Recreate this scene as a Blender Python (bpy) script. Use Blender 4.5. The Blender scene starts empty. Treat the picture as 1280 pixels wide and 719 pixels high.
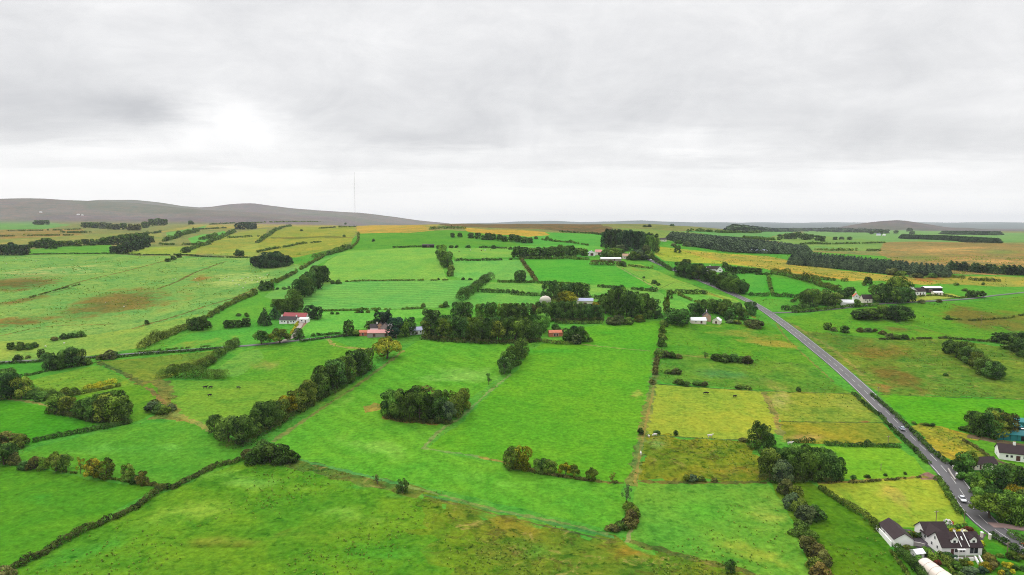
import bpy, bmesh, math, random
import numpy as np
from mathutils import Vector, Matrix, Euler
from mathutils.geometry import delaunay_2d_cdt

random.seed(7)
RNG = np.random.default_rng(7)
C = bpy.context.scene.collection
SC = bpy.context.scene

# ---------------------------------------------------------------- camera
FW, FH, FL = 1280.0, 719.0, 853.0          # measured frame size and focal length in its pixels
CAMZ = 100.0
PITCH = math.radians(5.4)
cam_data = bpy.data.cameras.new('camera')
cam = bpy.data.objects.new('camera', cam_data)
C.objects.link(cam)
cam.location = (0, 0, CAMZ)
cam.rotation_euler = (math.pi / 2 - PITCH, 0, 0)
cam_data.sensor_width = 36.0
cam_data.lens = 36.0 * FL / FW
cam_data.clip_start = 1.0
cam_data.clip_end = 60000.0
SC.camera = cam

# ---------------------------------------------------------------- terrain
def smooth01(x):
    x = np.clip(x, 0, 1)
    return x * x * (3 - 2 * x)

_LY = np.linspace(math.log(30), math.log(40000), 900)
def _profile(knots):
    k = np.array(knots, float)
    t = np.interp(_LY, np.log(k[:, 0]), k[:, 1])
    ker = np.hanning(61); ker /= ker.sum()
    return np.convolve(np.pad(t, 30, mode='edge'), ker, mode='valid')
_PC = _profile([(30, 0), (220, 1), (430, 20), (600, 38), (800, 57), (1000, 72), (1300, 86), (1700, 95), (2200, 97.5),
                (2700, 92), (3500, 70), (5500, 42), (9000, 25), (14000, 10), (40000, 10)])
_PR = _profile([(30, 0), (220, 1), (430, 18), (600, 33), (800, 47), (1000, 52), (1300, 54), (2000, 55), (4000, 50),
                (6000, 38), (9000, 25), (14000, 10), (40000, 10)])
_PL = _profile([(30, 0), (220, 0), (430, 15), (600, 28), (800, 41), (1000, 52), (1300, 64), (1700, 74), (2200, 80),
                (3000, 90), (4000, 95), (6000, 80), (14000, 30), (40000, 10)])
def _tab(a):
    a = np.array(a, float); return a[:, 0], a[:, 1]
# far hills: (distance, depth, crest elevation against bearing)
RIDGES = [
    (5200., 1500., _tab([(-700, 9), (-300, 24), (-100, 28.5), (0, 28.5), (60, 28), (100, 26.5), (140, 25), (190, 22), (240, 19), (285, 14), (340, 9), (420, 4), (470, -8), (520, -30), (2500, -60)])),
    (7600., 1500., _tab([(-700, -20), (60, 0), (100, 26), (130, 29), (170, 29.5), (200, 25), (230, 20), (258, 18.5), (290, 22.5), (318, 24.5), (345, 22), (375, 18), (400, 15.5), (425, 14), (450, 12.5), (480, 8), (520, 4), (560, 0), (640, -14), (2500, -60)])),
    (5600., 800., _tab([(-700, -60), (960, -20), (1040, -8), (1062, -3.5), (1085, 0.8), (1105, 3.8), (1118, 4.6), (1131, 3.4), (1155, -0.5), (1180, -4.5), (1210, -6.5), (1260, -14), (2500, -40)])),
    (13500., 2200., _tab([(-700, -8), (540, -2), (620, 1.0), (690, 2.2), (740, 1.6), (800, 2.6), (850, 1.5), (905, 0.3), (960, -1.0), (1090, -2), (1170, -2.2), (1200, -0.6), (1225, -1.6), (1260, -0.6), (1290, -1.5), (1500, 1.5), (2500, 2)])),
    (17500., 2200., _tab([(-700, 3), (540, -2), (900, 0.4), (2500, 2)])),
]
def height(X, Y):
    X = np.asarray(X, float); Y = np.asarray(Y, float)
    Yc = np.maximum(Y, 60.0)
    s = X / Yc
    ly = np.log(Yc)
    wr = smooth01((s - 0.17) / 0.33); wl = smooth01((-s - 0.06) / 0.36)
    h = (np.interp(ly, _LY, _PC) * (1 - wr - wl) + np.interp(ly, _LY, _PR) * wr + np.interp(ly, _LY, _PL) * wl)
    am = smooth01((Yc - 230) / 400) * (1 - 0.5 * smooth01((Yc - 900) / 900))
    h = h + am * (1.5 * np.sin(X / 47 + 1.3 * np.sin(Y / 90)) + 1.4 * np.sin(Y / 61 + X / 130 + 0.7) + 0.9 * np.sin(X / 29 - Y / 37))
    u = FW / 2 + FL * s
    for D, w, (cu, cv) in RIDGES:
        crest = CAMZ + np.interp(u, cu, cv) * D / FL + 7 * np.sin(X / 310.) + 4 * np.sin(X / 127. + Y / 300.)
        b = np.exp(-((Yc - D) / w) ** 2)
        h = h + np.maximum(crest - h, 0) * b
    return h
def hz(x, y):
    return float(height(np.array([x]), np.array([y]))[0])

_YS = np.exp(np.linspace(math.log(60), math.log(19500), 900))
_CP, _SP = math.cos(PITCH), math.sin(PITCH)
def at(u, v):
    """ground point seen at a measured bearing / dip of the survey"""
    a = (u - FW / 2) / FL; b = (v - FH / 2) / FL
    dx, dy, dz = a, _CP - b * _SP, -_SP - b * _CP
    X = dx / dy * _YS; Z = CAMZ + dz / dy * _YS
    g = height(X, _YS) - Z
    idx = np.nonzero(g > 0)[0]
    if len(idx) == 0:
        i = int(np.argmax(g / _YS)); y = _YS[i]
        return (dx / dy * y, y)
    i = max(idx[0], 1)
    t = g[i - 1] / (g[i - 1] - g[i])
    y = _YS[i - 1] + t * (_YS[i] - _YS[i - 1])
    return (dx / dy * y, y)
def pix(X, Y, Z):
    zc = Y * _CP - (Z - CAMZ) * _SP
    yc = -(Y * _SP + (Z - CAMZ) * _CP)
    return FW / 2 + FL * X / zc, FH / 2 + FL * yc / zc
def px_size(y):
    return y / FL          # metres per measured pixel at that distance

# ---------------------------------------------------------------- colour
KLIGHT = 1.72              # light reaching level ground / pi
def lin(c):
    c = c / 255.0
    return c / 12.92 if c <= 0.04045 else ((c + 0.055) / 1.055) ** 2.4
def alb(rgb, k=None):
    k = KLIGHT if k is None else k
    return tuple(min(0.85, lin(c) / k) for c in rgb)

# ---------------------------------------------------------------- node helper
class NT:
    def __init__(self, tree):
        self.t = tree; self.n = tree.nodes; self.l = tree.links
    def new(self, typ, **kw):
        nd = self.n.new(typ)
        for k, v in kw.items():
            setattr(nd, k, v)
        return nd
    def set(self, sock, val):
        if hasattr(val, 'is_output') or isinstance(val, bpy.types.NodeSocket):
            self.l.new(val, sock)
        elif isinstance(val, tuple) and len(val) == 3 and sock.type == 'RGBA':
            sock.default_value = (*val, 1)
        else:
            sock.default_value = val
    def math(self, op, a, b=0.0, c=0.0, clamp=False):
        nd = self.new('ShaderNodeMath', operation=op); nd.use_clamp = clamp
        self.set(nd.inputs[0], a); self.set(nd.inputs[1], b); self.set(nd.inputs[2], c)
        return nd.outputs[0]
    def vmath(self, op, a, b=(0, 0, 0)):
        nd = self.new('ShaderNodeVectorMath', operation=op)
        self.set(nd.inputs[0], a); self.set(nd.inputs[1], b)
        return nd.outputs['Value'] if op in ('DOT_PRODUCT', 'LENGTH') else nd.outputs['Vector']
    def mix(self, f, a, b, blend='MIX'):
        nd = self.new('ShaderNodeMix', data_type='RGBA', blend_type=blend)
        self.set(nd.inputs[0], f); self.set(nd.inputs[6], a); self.set(nd.inputs[7], b)
        return nd.outputs[2]
    def noise(self, vec, scale, detail=4, rough=0.55, dist=0.0):
        nd = self.new('ShaderNodeTexNoise')
        self.set(nd.inputs['Vector'], vec); nd.inputs['Scale'].default_value = scale
        nd.inputs['Detail'].default_value = detail; nd.inputs['Roughness'].default_value = rough
        nd.inputs['Distortion'].default_value = dist
        return nd.outputs['Fac']
    def ramp(self, f, lo, hi):
        nd = self.new('ShaderNodeMapRange', interpolation_type='SMOOTHSTEP')
        self.set(nd.inputs[0], f); nd.inputs[1].default_value = lo; nd.inputs[2].default_value = hi
        return nd.outputs[0]
    def sep(self, v):
        nd = self.new('ShaderNodeSeparateXYZ'); self.set(nd.inputs[0], v); return nd.outputs
    def comb(self, x, y, z):
        nd = self.new('ShaderNodeCombineXYZ')
        for i, q in enumerate((x, y, z)): self.set(nd.inputs[i], q)
        return nd.outputs[0]
def new_mat(name, rough=0.9, spec=0.2):
    m = bpy.data.materials.new(name); m.use_nodes = True
    nt = NT(m.node_tree)
    bs = m.node_tree.nodes['Principled BSDF']
    bs.inputs['Roughness'].default_value = rough
    bs.inputs['Specular IOR Level'].default_value = spec
    return m, nt, bs

# ---------------------------------------------------------------- objects
def tag(o, label=None, cat=None, group=None, kind=None):
    if label: o['label'] = label
    if cat: o['category'] = cat
    if group: o['group'] = group
    if kind: o['kind'] = kind
    return o
def np_mesh(name, V, F, mats=None, smooth=False, attrs=None, mat_idx=None):
    """V (n,3), F (m,3|4) -> mesh"""
    V = np.asarray(V, np.float32); F = np.asarray(F, np.int32)
    me = bpy.data.meshes.new(name)
    k = F.shape[1]
    me.vertices.add(len(V)); me.vertices.foreach_set('co', V.ravel())
    me.loops.add(len(F) * k); me.loops.foreach_set('vertex_index', F.ravel())
    me.polygons.add(len(F)); me.polygons.foreach_set('loop_start', np.arange(0, len(F) * k, k, dtype=np.int32))
    me.update(calc_edges=True)
    for m in (mats or []):
        me.materials.append(m)
    if mat_idx is not None:
        me.polygons.foreach_set('material_index', np.asarray(mat_idx, np.int32))
    me.polygons.foreach_set('use_smooth', np.full(len(F), smooth, bool))
    for nm, (dom, typ, data) in (attrs or {}).items():
        at_ = me.attributes.new(nm, typ, dom)
        key = {'FLOAT': 'value', 'FLOAT_VECTOR': 'vector', 'FLOAT_COLOR': 'color'}[typ]
        at_.data.foreach_set(key, np.asarray(data, np.float32).ravel())
    me.update()
    return me
def link(name, me, parent=None, loc=(0, 0, 0), rot=0.0, scale=None):
    o = bpy.data.objects.new(name, me); C.objects.link(o)
    o.location = loc; o.rotation_euler = (0, 0, rot)
    if scale is not None: o.scale = scale
    if parent: o.parent = parent
    return o
# ---------------------------------------------------------------- daylight under cloud
SUN_EL, SUN_AZ = math.radians(48), math.radians(-35)     # azimuth from +Y towards +X
sun_data = bpy.data.lights.new('sun', 'SUN')
sun_data.energy = 1.5; sun_data.angle = math.radians(14); sun_data.color = (1.0, 0.96, 0.9)
sun = bpy.data.objects.new('sun', sun_data); C.objects.link(sun)
sd = Vector((math.sin(SUN_AZ) * math.cos(SUN_EL), math.cos(SUN_AZ) * math.cos(SUN_EL), math.sin(SUN_EL)))
sun.rotation_euler = (-sd).to_track_quat('-Z', 'Y').to_euler()
sun.location = (0, 0, 600)

world = bpy.data.worlds.new('World'); SC.world = world; world.use_nodes = True
w = NT(world.node_tree); world.node_tree.nodes.clear()
wout = w.new('ShaderNodeOutputWorld'); bg = w.new('ShaderNodeBackground')
w.l.new(bg.outputs[0], wout.inputs[0]); bg.inputs['Strength'].default_value = 0.1
sky = w.new('ShaderNodeTexSky'); sky.sky_type = 'NISHITA'; sky.sun_disc = False
sky.sun_elevation = SUN_EL; sky.sun_rotation = SUN_AZ
tc = w.new('ShaderNodeTexCoord')
d = tc.outputs['Generated']
sx, sy, sz = w.sep(d)[:3]
zz = w.math('MAXIMUM', sz, 0.0)
den = w.math('ADD', zz, 0.07)
P = w.comb(w.math('DIVIDE', sx, den), w.math('DIVIDE', sy, den), w.math('MULTIPLY', zz, 2.0))
# broad decks, streaks and ragged lower edges
nA = w.noise(w.vmath('MULTIPLY', P, (0.55, 0.85, 1.0)), 0.62, 7, 0.55, 0.35)
nB = w.noise(w.vmath('MULTIPLY', w.vmath('ADD', P, (7.3, 2.1, 0.4)), (0.40, 1.35, 1.0)), 1.15, 8, 0.6, 0.5)
nC = w.noise(w.vmath('MULTIPLY', w.vmath('ADD', P, (-3.3, 9.1, 1.4)), (0.6, 1.0, 1.0)), 2.6, 7, 0.62, 0.4)
dC = w.math('SUBTRACT', nC, 0.5)
dB = w.math('SUBTRACT', nB, 0.5)
# the cloud banks of the day, by bearing and elevation
run = w.math('DIVIDE', sx, w.math('MAXIMUM', sy, 0.05))
lift_ = w.math('DIVIDE', sz, w.math('MAXIMUM', sy, 0.05))
warp = w.noise(P, 1.7, 5, .6)
run = w.math('ADD', run, w.math('MULTIPLY', w.math('SUBTRACT', warp, .5), .16))
lift_ = w.math('ADD', lift_, w.math('MULTIPLY', dC, .035))
bank = None
for u0, v0, ru, rv, k in [(25, 140, 120, 48, .62), (185, 138, 62, 20, .55), (415, 150, 130, 40, .32), (545, 182, 75, 16, .32), (690, 150, 170, 50, .26), (1180, 178, 170, 26, .32), (900, 100, 420, 55, .14),
                         (940, 205, 130, 9, .22), (150, 40, 240, 30, .12), (180, 204, 160, 8, .16), (480, 208, 170, 8, .15), (1000, 160, 240, 30, .16), (620, 228, 200, 6, .10), (1000, 232, 250, 6, .08), (380, 238, 80, 5, .10),
                         (300, 152, 62, 26, -.45), (220, 222, 330, 10, -.22), (830, 176, 100, 13, -.25), (560, 195, 90, 10, -.2), (80, 192, 130, 10, -.25), (1080, 214, 180, 11, -.22), (700, 250, 800, 12, -.10), (860, 192, 70, 6, -.2)]:
    e = w.math('MULTIPLY', w.math('SUBTRACT', run, (u0 - 640) / 853), 853 / ru)
    f = w.math('MULTIPLY', w.math('SUBTRACT', lift_, (279 - v0) / 853), 853 / rv)
    q = w.math('ADD', w.math('MULTIPLY', e, e), w.math('MULTIPLY', f, f))
    g = w.math('MULTIPLY', w.math('EXPONENT', w.math('MULTIPLY', q, -.8)), k)
    bank = g if bank is None else w.math('ADD', bank, g)
front = w.ramp(sy, 0.05, 0.3)
dens = w.math('ADD', 0.21, w.math('MULTIPLY', bank, front))
nD = w.math('SUBTRACT', w.noise(w.vmath('MULTIPLY', d, (7.0, 7.0, 12.5)), 1.0, 9, .62, .5), .5)
nE = w.math('SUBTRACT', w.noise(w.vmath('MULTIPLY', d, (15.0, 15.0, 34.0)), 1.0, 7, .6, .3), .5)
dens = w.math('ADD', dens, w.math('MULTIPLY', nD, .80))
dens = w.math('ADD', dens, w.math('MULTIPLY', nE, .28))
dens = w.math('ADD', dens, w.math('MULTIPLY', dC, .22))
dens = w.math('ADD', dens, w.math('MULTIPLY', dB, .20))
dens = w.math('ADD', dens, w.math('MULTIPLY', w.ramp(zz, 0.10, 0.22), .16))
hor = w.ramp(zz, 0.0, 0.10)          # cloud thins to bright haze at the horizon
dens = w.math('MULTIPLY', dens, w.math('MULTIPLY_ADD', hor, 0.75, 0.25), clamp=True)
light = (10.7, 10.65, 10.62); darkc = (5.95, 6.02, 6.25)
cl = w.mix(dens, light, darkc)
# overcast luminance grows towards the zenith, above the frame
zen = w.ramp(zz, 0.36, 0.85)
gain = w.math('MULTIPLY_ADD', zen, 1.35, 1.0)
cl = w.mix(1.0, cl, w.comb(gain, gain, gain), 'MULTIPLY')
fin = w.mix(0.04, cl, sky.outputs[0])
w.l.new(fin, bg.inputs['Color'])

SC.view_settings.view_transform = 'Standard'
SC.view_settings.look = 'None'
SC.view_settings.exposure = 0.0
SC.view_settings.gamma = 1.0
SC.view_settings.use_curve_mapping = False
SC.cycles.use_denoising = True
SC.cycles.denoiser = 'OPENIMAGEDENOISE'
SC.cycles.denoising_prefilter = 'NONE'
SC.cycles.filter_width = 1.0
SC.cycles.max_bounces = 5
SC.cycles.diffuse_bounces = 3
SC.cycles.volume_bounces = 0
SC.cycles.transparent_max_bounces = 8

# ---------------------------------------------------------------- air
def make_haze():
    x, y0, y1, z0, z1 = 21000., -3000., 21000., -9., 330.
    V = [(sx * x, y, z) for z in (z0, z1) for y in (y0, y1) for sx in (-1, 1)]
    F = [(0, 2, 3, 1), (4, 5, 7, 6), (0, 1, 5, 4), (2, 6, 7, 3), (0, 4, 6, 2), (1, 3, 7, 5)]
    m = bpy.data.materials.new('haze_air'); m.use_nodes = True
    n = m.node_tree.nodes; n.clear()
    out = n.new('ShaderNodeOutputMaterial'); pv = n.new('ShaderNodeVolumePrincipled')
    pv.inputs['Color'].default_value = (0.90, 0.94, 1.0, 1); pv.inputs['Density'].default_value = HAZE
    m.node_tree.links.new(pv.outputs[0], out.inputs['Volume'])
    o = link('haze', np_mesh('haze', V, F, [m]))
    tag(o, kind='stuff')
HAZE = 4.0e-5
make_haze()
# ---------------------------------------------------------------- ground: fields laid out on one sheet
FIELDS = []     # (outline, colour, wildness, stripe amount, stripe reference bearing)
def field(pts, rgb, wild=0.15, stripe=0.0, sref=None, wob=None):
    r, g, b = rgb
    if r < 105 and g > 140:                    # late summer sward is warmer than emerald
        r = r + (108 - r) * .5; g = g - 8; b = b * .80
    W = [at(*p) for p in pts]
    if wob is None: wob = 2.2 if wild >= .8 else .5 if np.mean([p[1] for p in W]) < 420 else 0
    if wob:
        A = np.array(W + W[:1]); d = max(1.8, np.linalg.norm(np.diff(A, axis=0), axis=1).sum() / 340)
        Q = np.concatenate([resample(A[i:i + 2], d)[:-1] for i in range(len(A) - 1)])
        nz = RNG.normal(size=(len(Q), 2))
        nz = nz + np.roll(nz, 1, 0) + np.roll(nz, 2, 0) * .7
        W = [tuple(q) for q in Q + nz * wob * .45]
    FIELDS.append((W, alb((r, g, b)), wild, stripe, sref))
def offset_line(W, width):
    W = np.array(W); n = len(W)
    T = np.zeros_like(W)
    T[1:-1] = W[2:] - W[:-2]; T[0] = W[1] - W[0]; T[-1] = W[-1] - W[-2]
    T /= np.linalg.norm(T, axis=1)[:, None] + 1e-9
    N = np.stack([-T[:, 1], T[:, 0]], 1)
    wd = np.broadcast_to(np.asarray(width, float), (n,))[:, None] / 2
    return W + N * wd, W - N * wd
def resample(W, step):
    W = np.array(W, float)
    d = np.concatenate([[0], np.cumsum(np.linalg.norm(np.diff(W, axis=0), axis=1))])
    n = max(2, int(round(d[-1] / step)) + 1)
    t = np.linspace(0, d[-1], n)
    return np.stack([np.interp(t, d, W[:, 0]), np.interp(t, d, W[:, 1])], 1)
def catmull(W, step):
    W = np.array(W, float); out = []
    Pn = np.vstack([2 * W[0] - W[1], W, 2 * W[-1] - W[-2]])
    for i in range(1, len(Pn) - 2):
        p0, p1, p2, p3 = Pn[i - 1:i + 3]
        for t in np.linspace(0, 1, 12, endpoint=False):
            out.append(0.5 * ((2 * p1) + (-p0 + p2) * t + (2 * p0 - 5 * p1 + 4 * p2 - p3) * t * t + (-p0 + 3 * p1 - 3 * p2 + p3) * t ** 3))
    out.append(W[-1])
    return resample(out, step)
def strip(pts, width, rgb, wild=0.6, wob=0.25):
    """a grassy bank, ditch or worn track along a line, width in metres"""
    rgb = tuple(a * .66 + b * .34 for a, b in zip(rgb, (112, 140, 62)))
    W = catmull([at(*p) for p in pts], 5.0) if len(pts) > 2 else resample([at(*p) for p in pts], 5.0)
    W = resample(W, max(1.8, width * .55, np.linalg.norm(np.diff(W, axis=0), axis=1).sum() / 160))
    a, b = offset_line(W, width)
    nz = RNG.uniform(-1, 1, (2, len(W), 2)) * min(1.3, width * .38)
    a = a + nz[0]; b = b + nz[1]
    FIELDS.append((list(map(tuple, a)) + list(map(tuple, b[::-1])), alb(rgb), wild, 0.0, None))
PATCHES = []    # soft-edged changes of sward: (u, v, ru, rv, angle, colour, strength)
def patch(u, v, ru, rv, rgb, k=1.0, ang=0.0):
    PATCHES.append((u, v, ru, rv, math.radians(ang), alb(rgb), k))

# --- distance and moor
field([(-700, 268), (1900, 268), (1900, 330), (1280, 320), (640, 300), (0, 330), (-700, 340)], (142, 148, 84), .8)
field([(-700, 318), (0, 318), (140, 317.5), (240, 321), (320, 322), (340, 322), (382, 332), (345, 350), (290, 380), (240, 405), (180, 432), (150, 440), (60, 450), (0, 452), (-700, 470)], (132, 176, 84), .5)
field([(-100, 428), (0, 427), (120, 418), (195, 405), (250, 392), (240, 408), (180, 434), (110, 445), (0, 450), (-100, 454)], (146, 178, 76), .3)
field([(36, 312), (90, 307), (138, 306), (146, 318), (36, 318)], (100, 174, 74), .3)
field([(155, 317), (190, 308.5), (245, 308), (262, 312), (240, 319)], (152, 172, 70), .3)
field([(-100, 274.5), (30, 274), (90, 281), (40, 288), (0, 289), (-100, 290)], (116, 166, 84), .4)
field([(-100, 289), (40, 286.5), (105, 286.5), (100, 294), (0, 300), (-100, 301)], (158, 140, 76), .8)
field([(-100, 301), (0, 299), (100, 294), (200, 290), (205, 300), (70, 305), (0, 305.5)], (150, 156, 80), .7)
field([(200, 290), (250, 280), (330, 275), (440, 274), (520, 277), (550, 281), (540, 293), (445, 292), (350, 284), (300, 286)], (172, 162, 80), .7)
field([(250, 302), (300, 290), (335, 286), (328, 300), (275, 318), (245, 317)], (156, 164, 70), .6)
field([(207, 291), (250, 284), (262, 281.5), (240, 290), (210, 300)], (115, 170, 80), .3)
field([(235, 298), (280, 288.5), (284, 292), (262, 302), (240, 304)], (105, 175, 75), .2)
field([(265, 318.5), (330, 300), (325, 316), (320, 321)], (160, 172, 74), .4)
field([(322, 303), (345, 288), (365, 283), (440, 283), (447, 289), (440, 303), (400, 315), (370, 322), (350, 322), (325, 316)], (154, 162, 62), .6)
field([(338, 296.5), (400, 295.2), (443, 296), (443, 297.6), (400, 297), (338, 298)], (128, 132, 56), .8)
field([(445, 284), (500, 281.5), (530, 282), (537, 290), (505, 292), (448, 292)], (190, 163, 70), .6)
field([(448, 292), (510, 291.5), (560, 287.5), (600, 290), (650, 294), (690, 300), (660, 309), (600, 309.5), (545, 307), (500, 311), (436, 315), (440, 300)], (86, 168, 66), .25)
field([(436, 313.5), (500, 310.5), (545, 309), (547, 320), (557, 345), (560, 350), (500, 350), (430, 352), (398, 356), (395, 342), (410, 326), (425, 317)], (128, 183, 74), .12, .5, 90)
field([(398, 356), (430, 352), (500, 350), (560, 350), (606, 349), (592, 360), (577, 374), (560, 385), (480, 386.5), (400, 389), (380, 390), (372, 380)], (114, 180, 80), .1, 1.0, 80)
field([(560, 310), (640, 309), (650, 322), (570, 322.5), (560, 315)], (128, 180, 74), .2)
field([(565, 325), (640, 324), (650, 350), (620, 349.5), (578, 349.5), (566, 345)], (118, 184, 80), .15)
field([(322, 378), (360, 340), (440, 311), (425, 317), (390, 336), (375, 352), (365, 375), (340, 382)], (114, 176, 78), .2)
field([(240, 412), (322, 369), (345, 376), (330, 400), (300, 410), (235, 417)], (98, 176, 70), .2)
field([(193, 441), (240, 416), (330, 408), (347, 415), (320, 430), (270, 434)], (78, 178, 74), .12)
field([(383, 396), (402, 390), (480, 388), (530, 386), (540, 395), (470, 405), (450, 412), (400, 419), (372, 420), (378, 405)], (110, 184, 70), .15)
field([(640, 302), (655, 291), (700, 291), (756, 293), (754, 306), (740, 310), (700, 306), (650, 306)], (82, 180, 84), .12)
field([(580, 284.5), (640, 287), (670, 289), (688, 294), (660, 296), (640, 294), (585, 290)], (194, 165, 68), .6)
field([(520, 274), (640, 277), (700, 279), (765, 284.5), (765, 291), (750, 292.5), (700, 289), (640, 286), (560, 283), (520, 280)], (128, 110, 74), 1.0)
field([(640, 308), (752, 308), (757, 318), (720, 323), (640, 324)], (108, 180, 70), .15)
field([(652, 324), (700, 322.5), (737, 326), (772, 331), (800, 347), (824, 362), (740, 354), (670, 352.5)], (74, 183, 70), .1, .4, 85)
field([(640, 325), (652, 325), (668, 352), (612, 350)], (116, 180, 80), .15)
field([(606, 353), (670, 353), (740, 356), (822, 363), (834, 372), (834, 392), (740, 379), (690, 371), (600, 361)], (124, 180, 74), .25)
field([(590, 362), (690, 371), (740, 379), (750, 392), (620, 386), (560, 386)], (112, 178, 74), .2)
field([(772, 332), (800, 330), (820, 338), (850, 351), (890, 366), (920, 374), (940, 388), (880, 381), (840, 367), (822, 359), (800, 347)], (136, 180, 70), .35)
field([(832, 366), (880, 368), (900, 373), (940, 388), (925, 390), (900, 381), (870, 387), (835, 390), (828, 376)], (114, 180, 68), .25)
field([(820, 308), (860, 312), (960, 320), (968, 338), (905, 330), (850, 328), (830, 326), (818, 318)], (170, 182, 64), .45)
field([(850, 313), (960, 320.5), (990, 326), (1050, 338), (1120, 345), (1185, 351), (1160, 357), (1100, 351), (1000, 345), (960, 337), (880, 322)], (182, 171, 72), .7)
field([(905, 341), (960, 343), (968, 366), (938, 373), (924, 366)], (76, 180, 74), .12)
field([(960, 345), (1002, 352), (1030, 366), (990, 374), (950, 374)], (66, 180, 64), .1)
field([(1006, 350), (1060, 349), (1092, 352), (1092, 363), (1060, 369), (1026, 364)], (94, 180, 74), .15)
field([(960, 300), (1000, 291), (1125, 293), (1140, 315), (1100, 313), (1000, 313)], (128, 164, 80), .5)
field([(1000, 288), (1090, 284.5), (1180, 288), (1290, 292), (1290, 303), (1120, 303), (1010, 294)], (122, 166, 88), .3)
field([(1105, 303), (1200, 303), (1400, 306), (1400, 347), (1180, 342), (1120, 329), (1098, 316)], (166, 144, 84), .9)
field([(1165, 346), (1230, 345.5), (1400, 349), (1400, 359), (1200, 356), (1165, 354)], (170, 166, 68), .5)
field([(1178, 356), (1400, 358), (1400, 364), (1220, 372), (1150, 370), (1144, 356)], (94, 178, 68), .15)
field([(1134, 369), (1190, 367), (1204, 372), (1140, 378), (1130, 378)], (178, 186, 78), .3)
field([(855, 289), (960, 289.5), (1000, 289), (960, 298), (860, 297)], (110, 164, 88), .3)
field([(770, 285), (830, 288), (880, 292), (880, 300), (838, 302), (815, 296)], (134, 160, 78), .5)
# --- right of the road
field([(970, 398), (1040, 387), (1100, 383), (1200, 379), (1290, 368), (1500, 355), (1500, 445), (1182, 423), (1100, 424), (1012, 417), (985, 410)], (96, 168, 54), .45)
field([(990, 414), (1030, 415), (1100, 424.5), (1182, 422), (1300, 440), (1500, 462), (1500, 510), (1215, 497), (1100, 493), (1078, 478), (1035, 442)], (112, 146, 48), .85)
field([(1098, 492), (1150, 495), (1215, 497), (1300, 500), (1500, 508), (1500, 575), (1280, 545), (1205, 540), (1160, 533), (1135, 527)], (82, 178, 44), .12)
field([(1135, 529), (1200, 538), (1222, 548), (1240, 575), (1200, 580), (1178, 572), (1155, 548)], (166, 164, 54), .95)
field([(1208, 549), (1290, 556), (1500, 570), (1500, 600), (1262, 590), (1240, 576)], (88, 170, 54), .15)
field([(1180, 574), (1262, 588), (1500, 600), (1500, 690), (1280, 662), (1240, 645), (1212, 618)], (70, 140, 45), .5)
# --- middle ground
field([(826, 405), (870, 404), (940, 405), (962, 404), (1000, 440), (1042, 478), (1060, 490), (1000, 490), (930, 486), (830, 479), (816, 472), (825, 440)], (88, 166, 54), .5)
field([(830, 440), (900, 446), (1010, 455), (1044, 480), (1062, 491), (1000, 490), (930, 486), (830, 479), (818, 471)], (96, 158, 60), .75)
field([(815, 480), (870, 484.5), (955, 489.5), (965, 515), (976, 540), (940, 551), (860, 546.5), (806, 543)], (160, 176, 58), .2)
field([(955, 489.5), (1000, 490), (1064, 492), (1090, 512), (1104, 528), (1050, 527.5), (976, 527), (968, 515)], (142, 162, 56), .6)
field([(975, 527), (1060, 528), (1104, 529), (1128, 554), (1100, 556), (1000, 554), (980, 550)], (148, 152, 48), .6)
field([(1000, 557), (1060, 558.5), (1122, 559), (1140, 572), (1160, 592), (1166, 596), (1100, 598.5), (1040, 600), (1020, 592)], (120, 178, 44), .15)
field([(1022, 605), (1100, 600), (1168, 596.5), (1188, 622), (1210, 655), (1185, 662), (1140, 660), (1100, 658), (1070, 637.5), (1035, 615)], (162, 182, 56), .3)
field([(806, 544), (860, 548), (940, 552), (948, 580), (955, 602), (870, 602.5), (794, 601)], (136, 146, 40), 1.0)
field([(794, 603), (870, 604.5), (962, 604), (985, 640), (1000, 680), (1015, 719), (1050, 800), (950, 745), (880, 707), (785, 681), (782, 660), (792, 630)], (110, 168, 54), .5)
field([(962, 603.5), (1012, 603), (1035, 617), (1070, 640), (1098, 660), (1140, 719), (1180, 790), (1040, 790), (1012, 700), (985, 640)], (86, 148, 38), .6)
field([(725, 409), (780, 404), (826, 401), (830, 420), (820, 440.5), (740, 432), (718, 428)], (90, 178, 50), .2)
field([(340, 552), (400, 508), (470, 462), (520, 427), (548, 421), (600, 425), (635, 430), (645, 445), (625, 470), (600, 490), (565, 510), (540, 545), (528, 560), (580, 572), (650, 586), (700, 596), (778, 606), (782, 640), (772, 664), (700, 648), (600, 624), (500, 602), (420, 587), (368, 574)], (98, 178, 58), .14, .6, 40)
field([(533, 560), (575, 530), (615, 490), (647, 463), (660, 440), (682, 428), (720, 430), (820, 440), (816, 450), (812, 480), (803, 520), (795, 560), (786, 604), (740, 599), (700, 591), (650, 581), (600, 571)], (98, 176, 50), .1, .25, 60)
field([(250, 474), (276, 470), (300, 441), (320, 434), (410, 425), (452, 432), (475, 440), (440, 462), (400, 482), (380, 490), (330, 478), (290, 476)], (100, 172, 58), .25)
field([(207, 476), (290, 476), (340, 476), (385, 480), (350, 512), (300, 535), (266, 542), (230, 528), (214, 510)], (120, 168, 54), .35)
field([(250, 474), (300, 441), (322, 436), (330, 446), (300, 470)], (118, 172, 66), .3)
field([(414, 424), (440, 420), (466, 424), (464, 434), (436, 433)], (74, 172, 70), .15)
field([(124, 452), (200, 445.5), (272, 438), (262, 452), (240, 460), (206, 474), (182, 482), (142, 464)], (132, 156, 56), .7)
field([(168, 474), (212, 476), (216, 500), (232, 525), (262, 538), (200, 524), (182, 500)], (138, 140, 66), .9)
field([(35, 476), (110, 458.5), (126, 457), (150, 470), (172, 482), (100, 495), (60, 492)], (122, 168, 54), .4)
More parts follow.
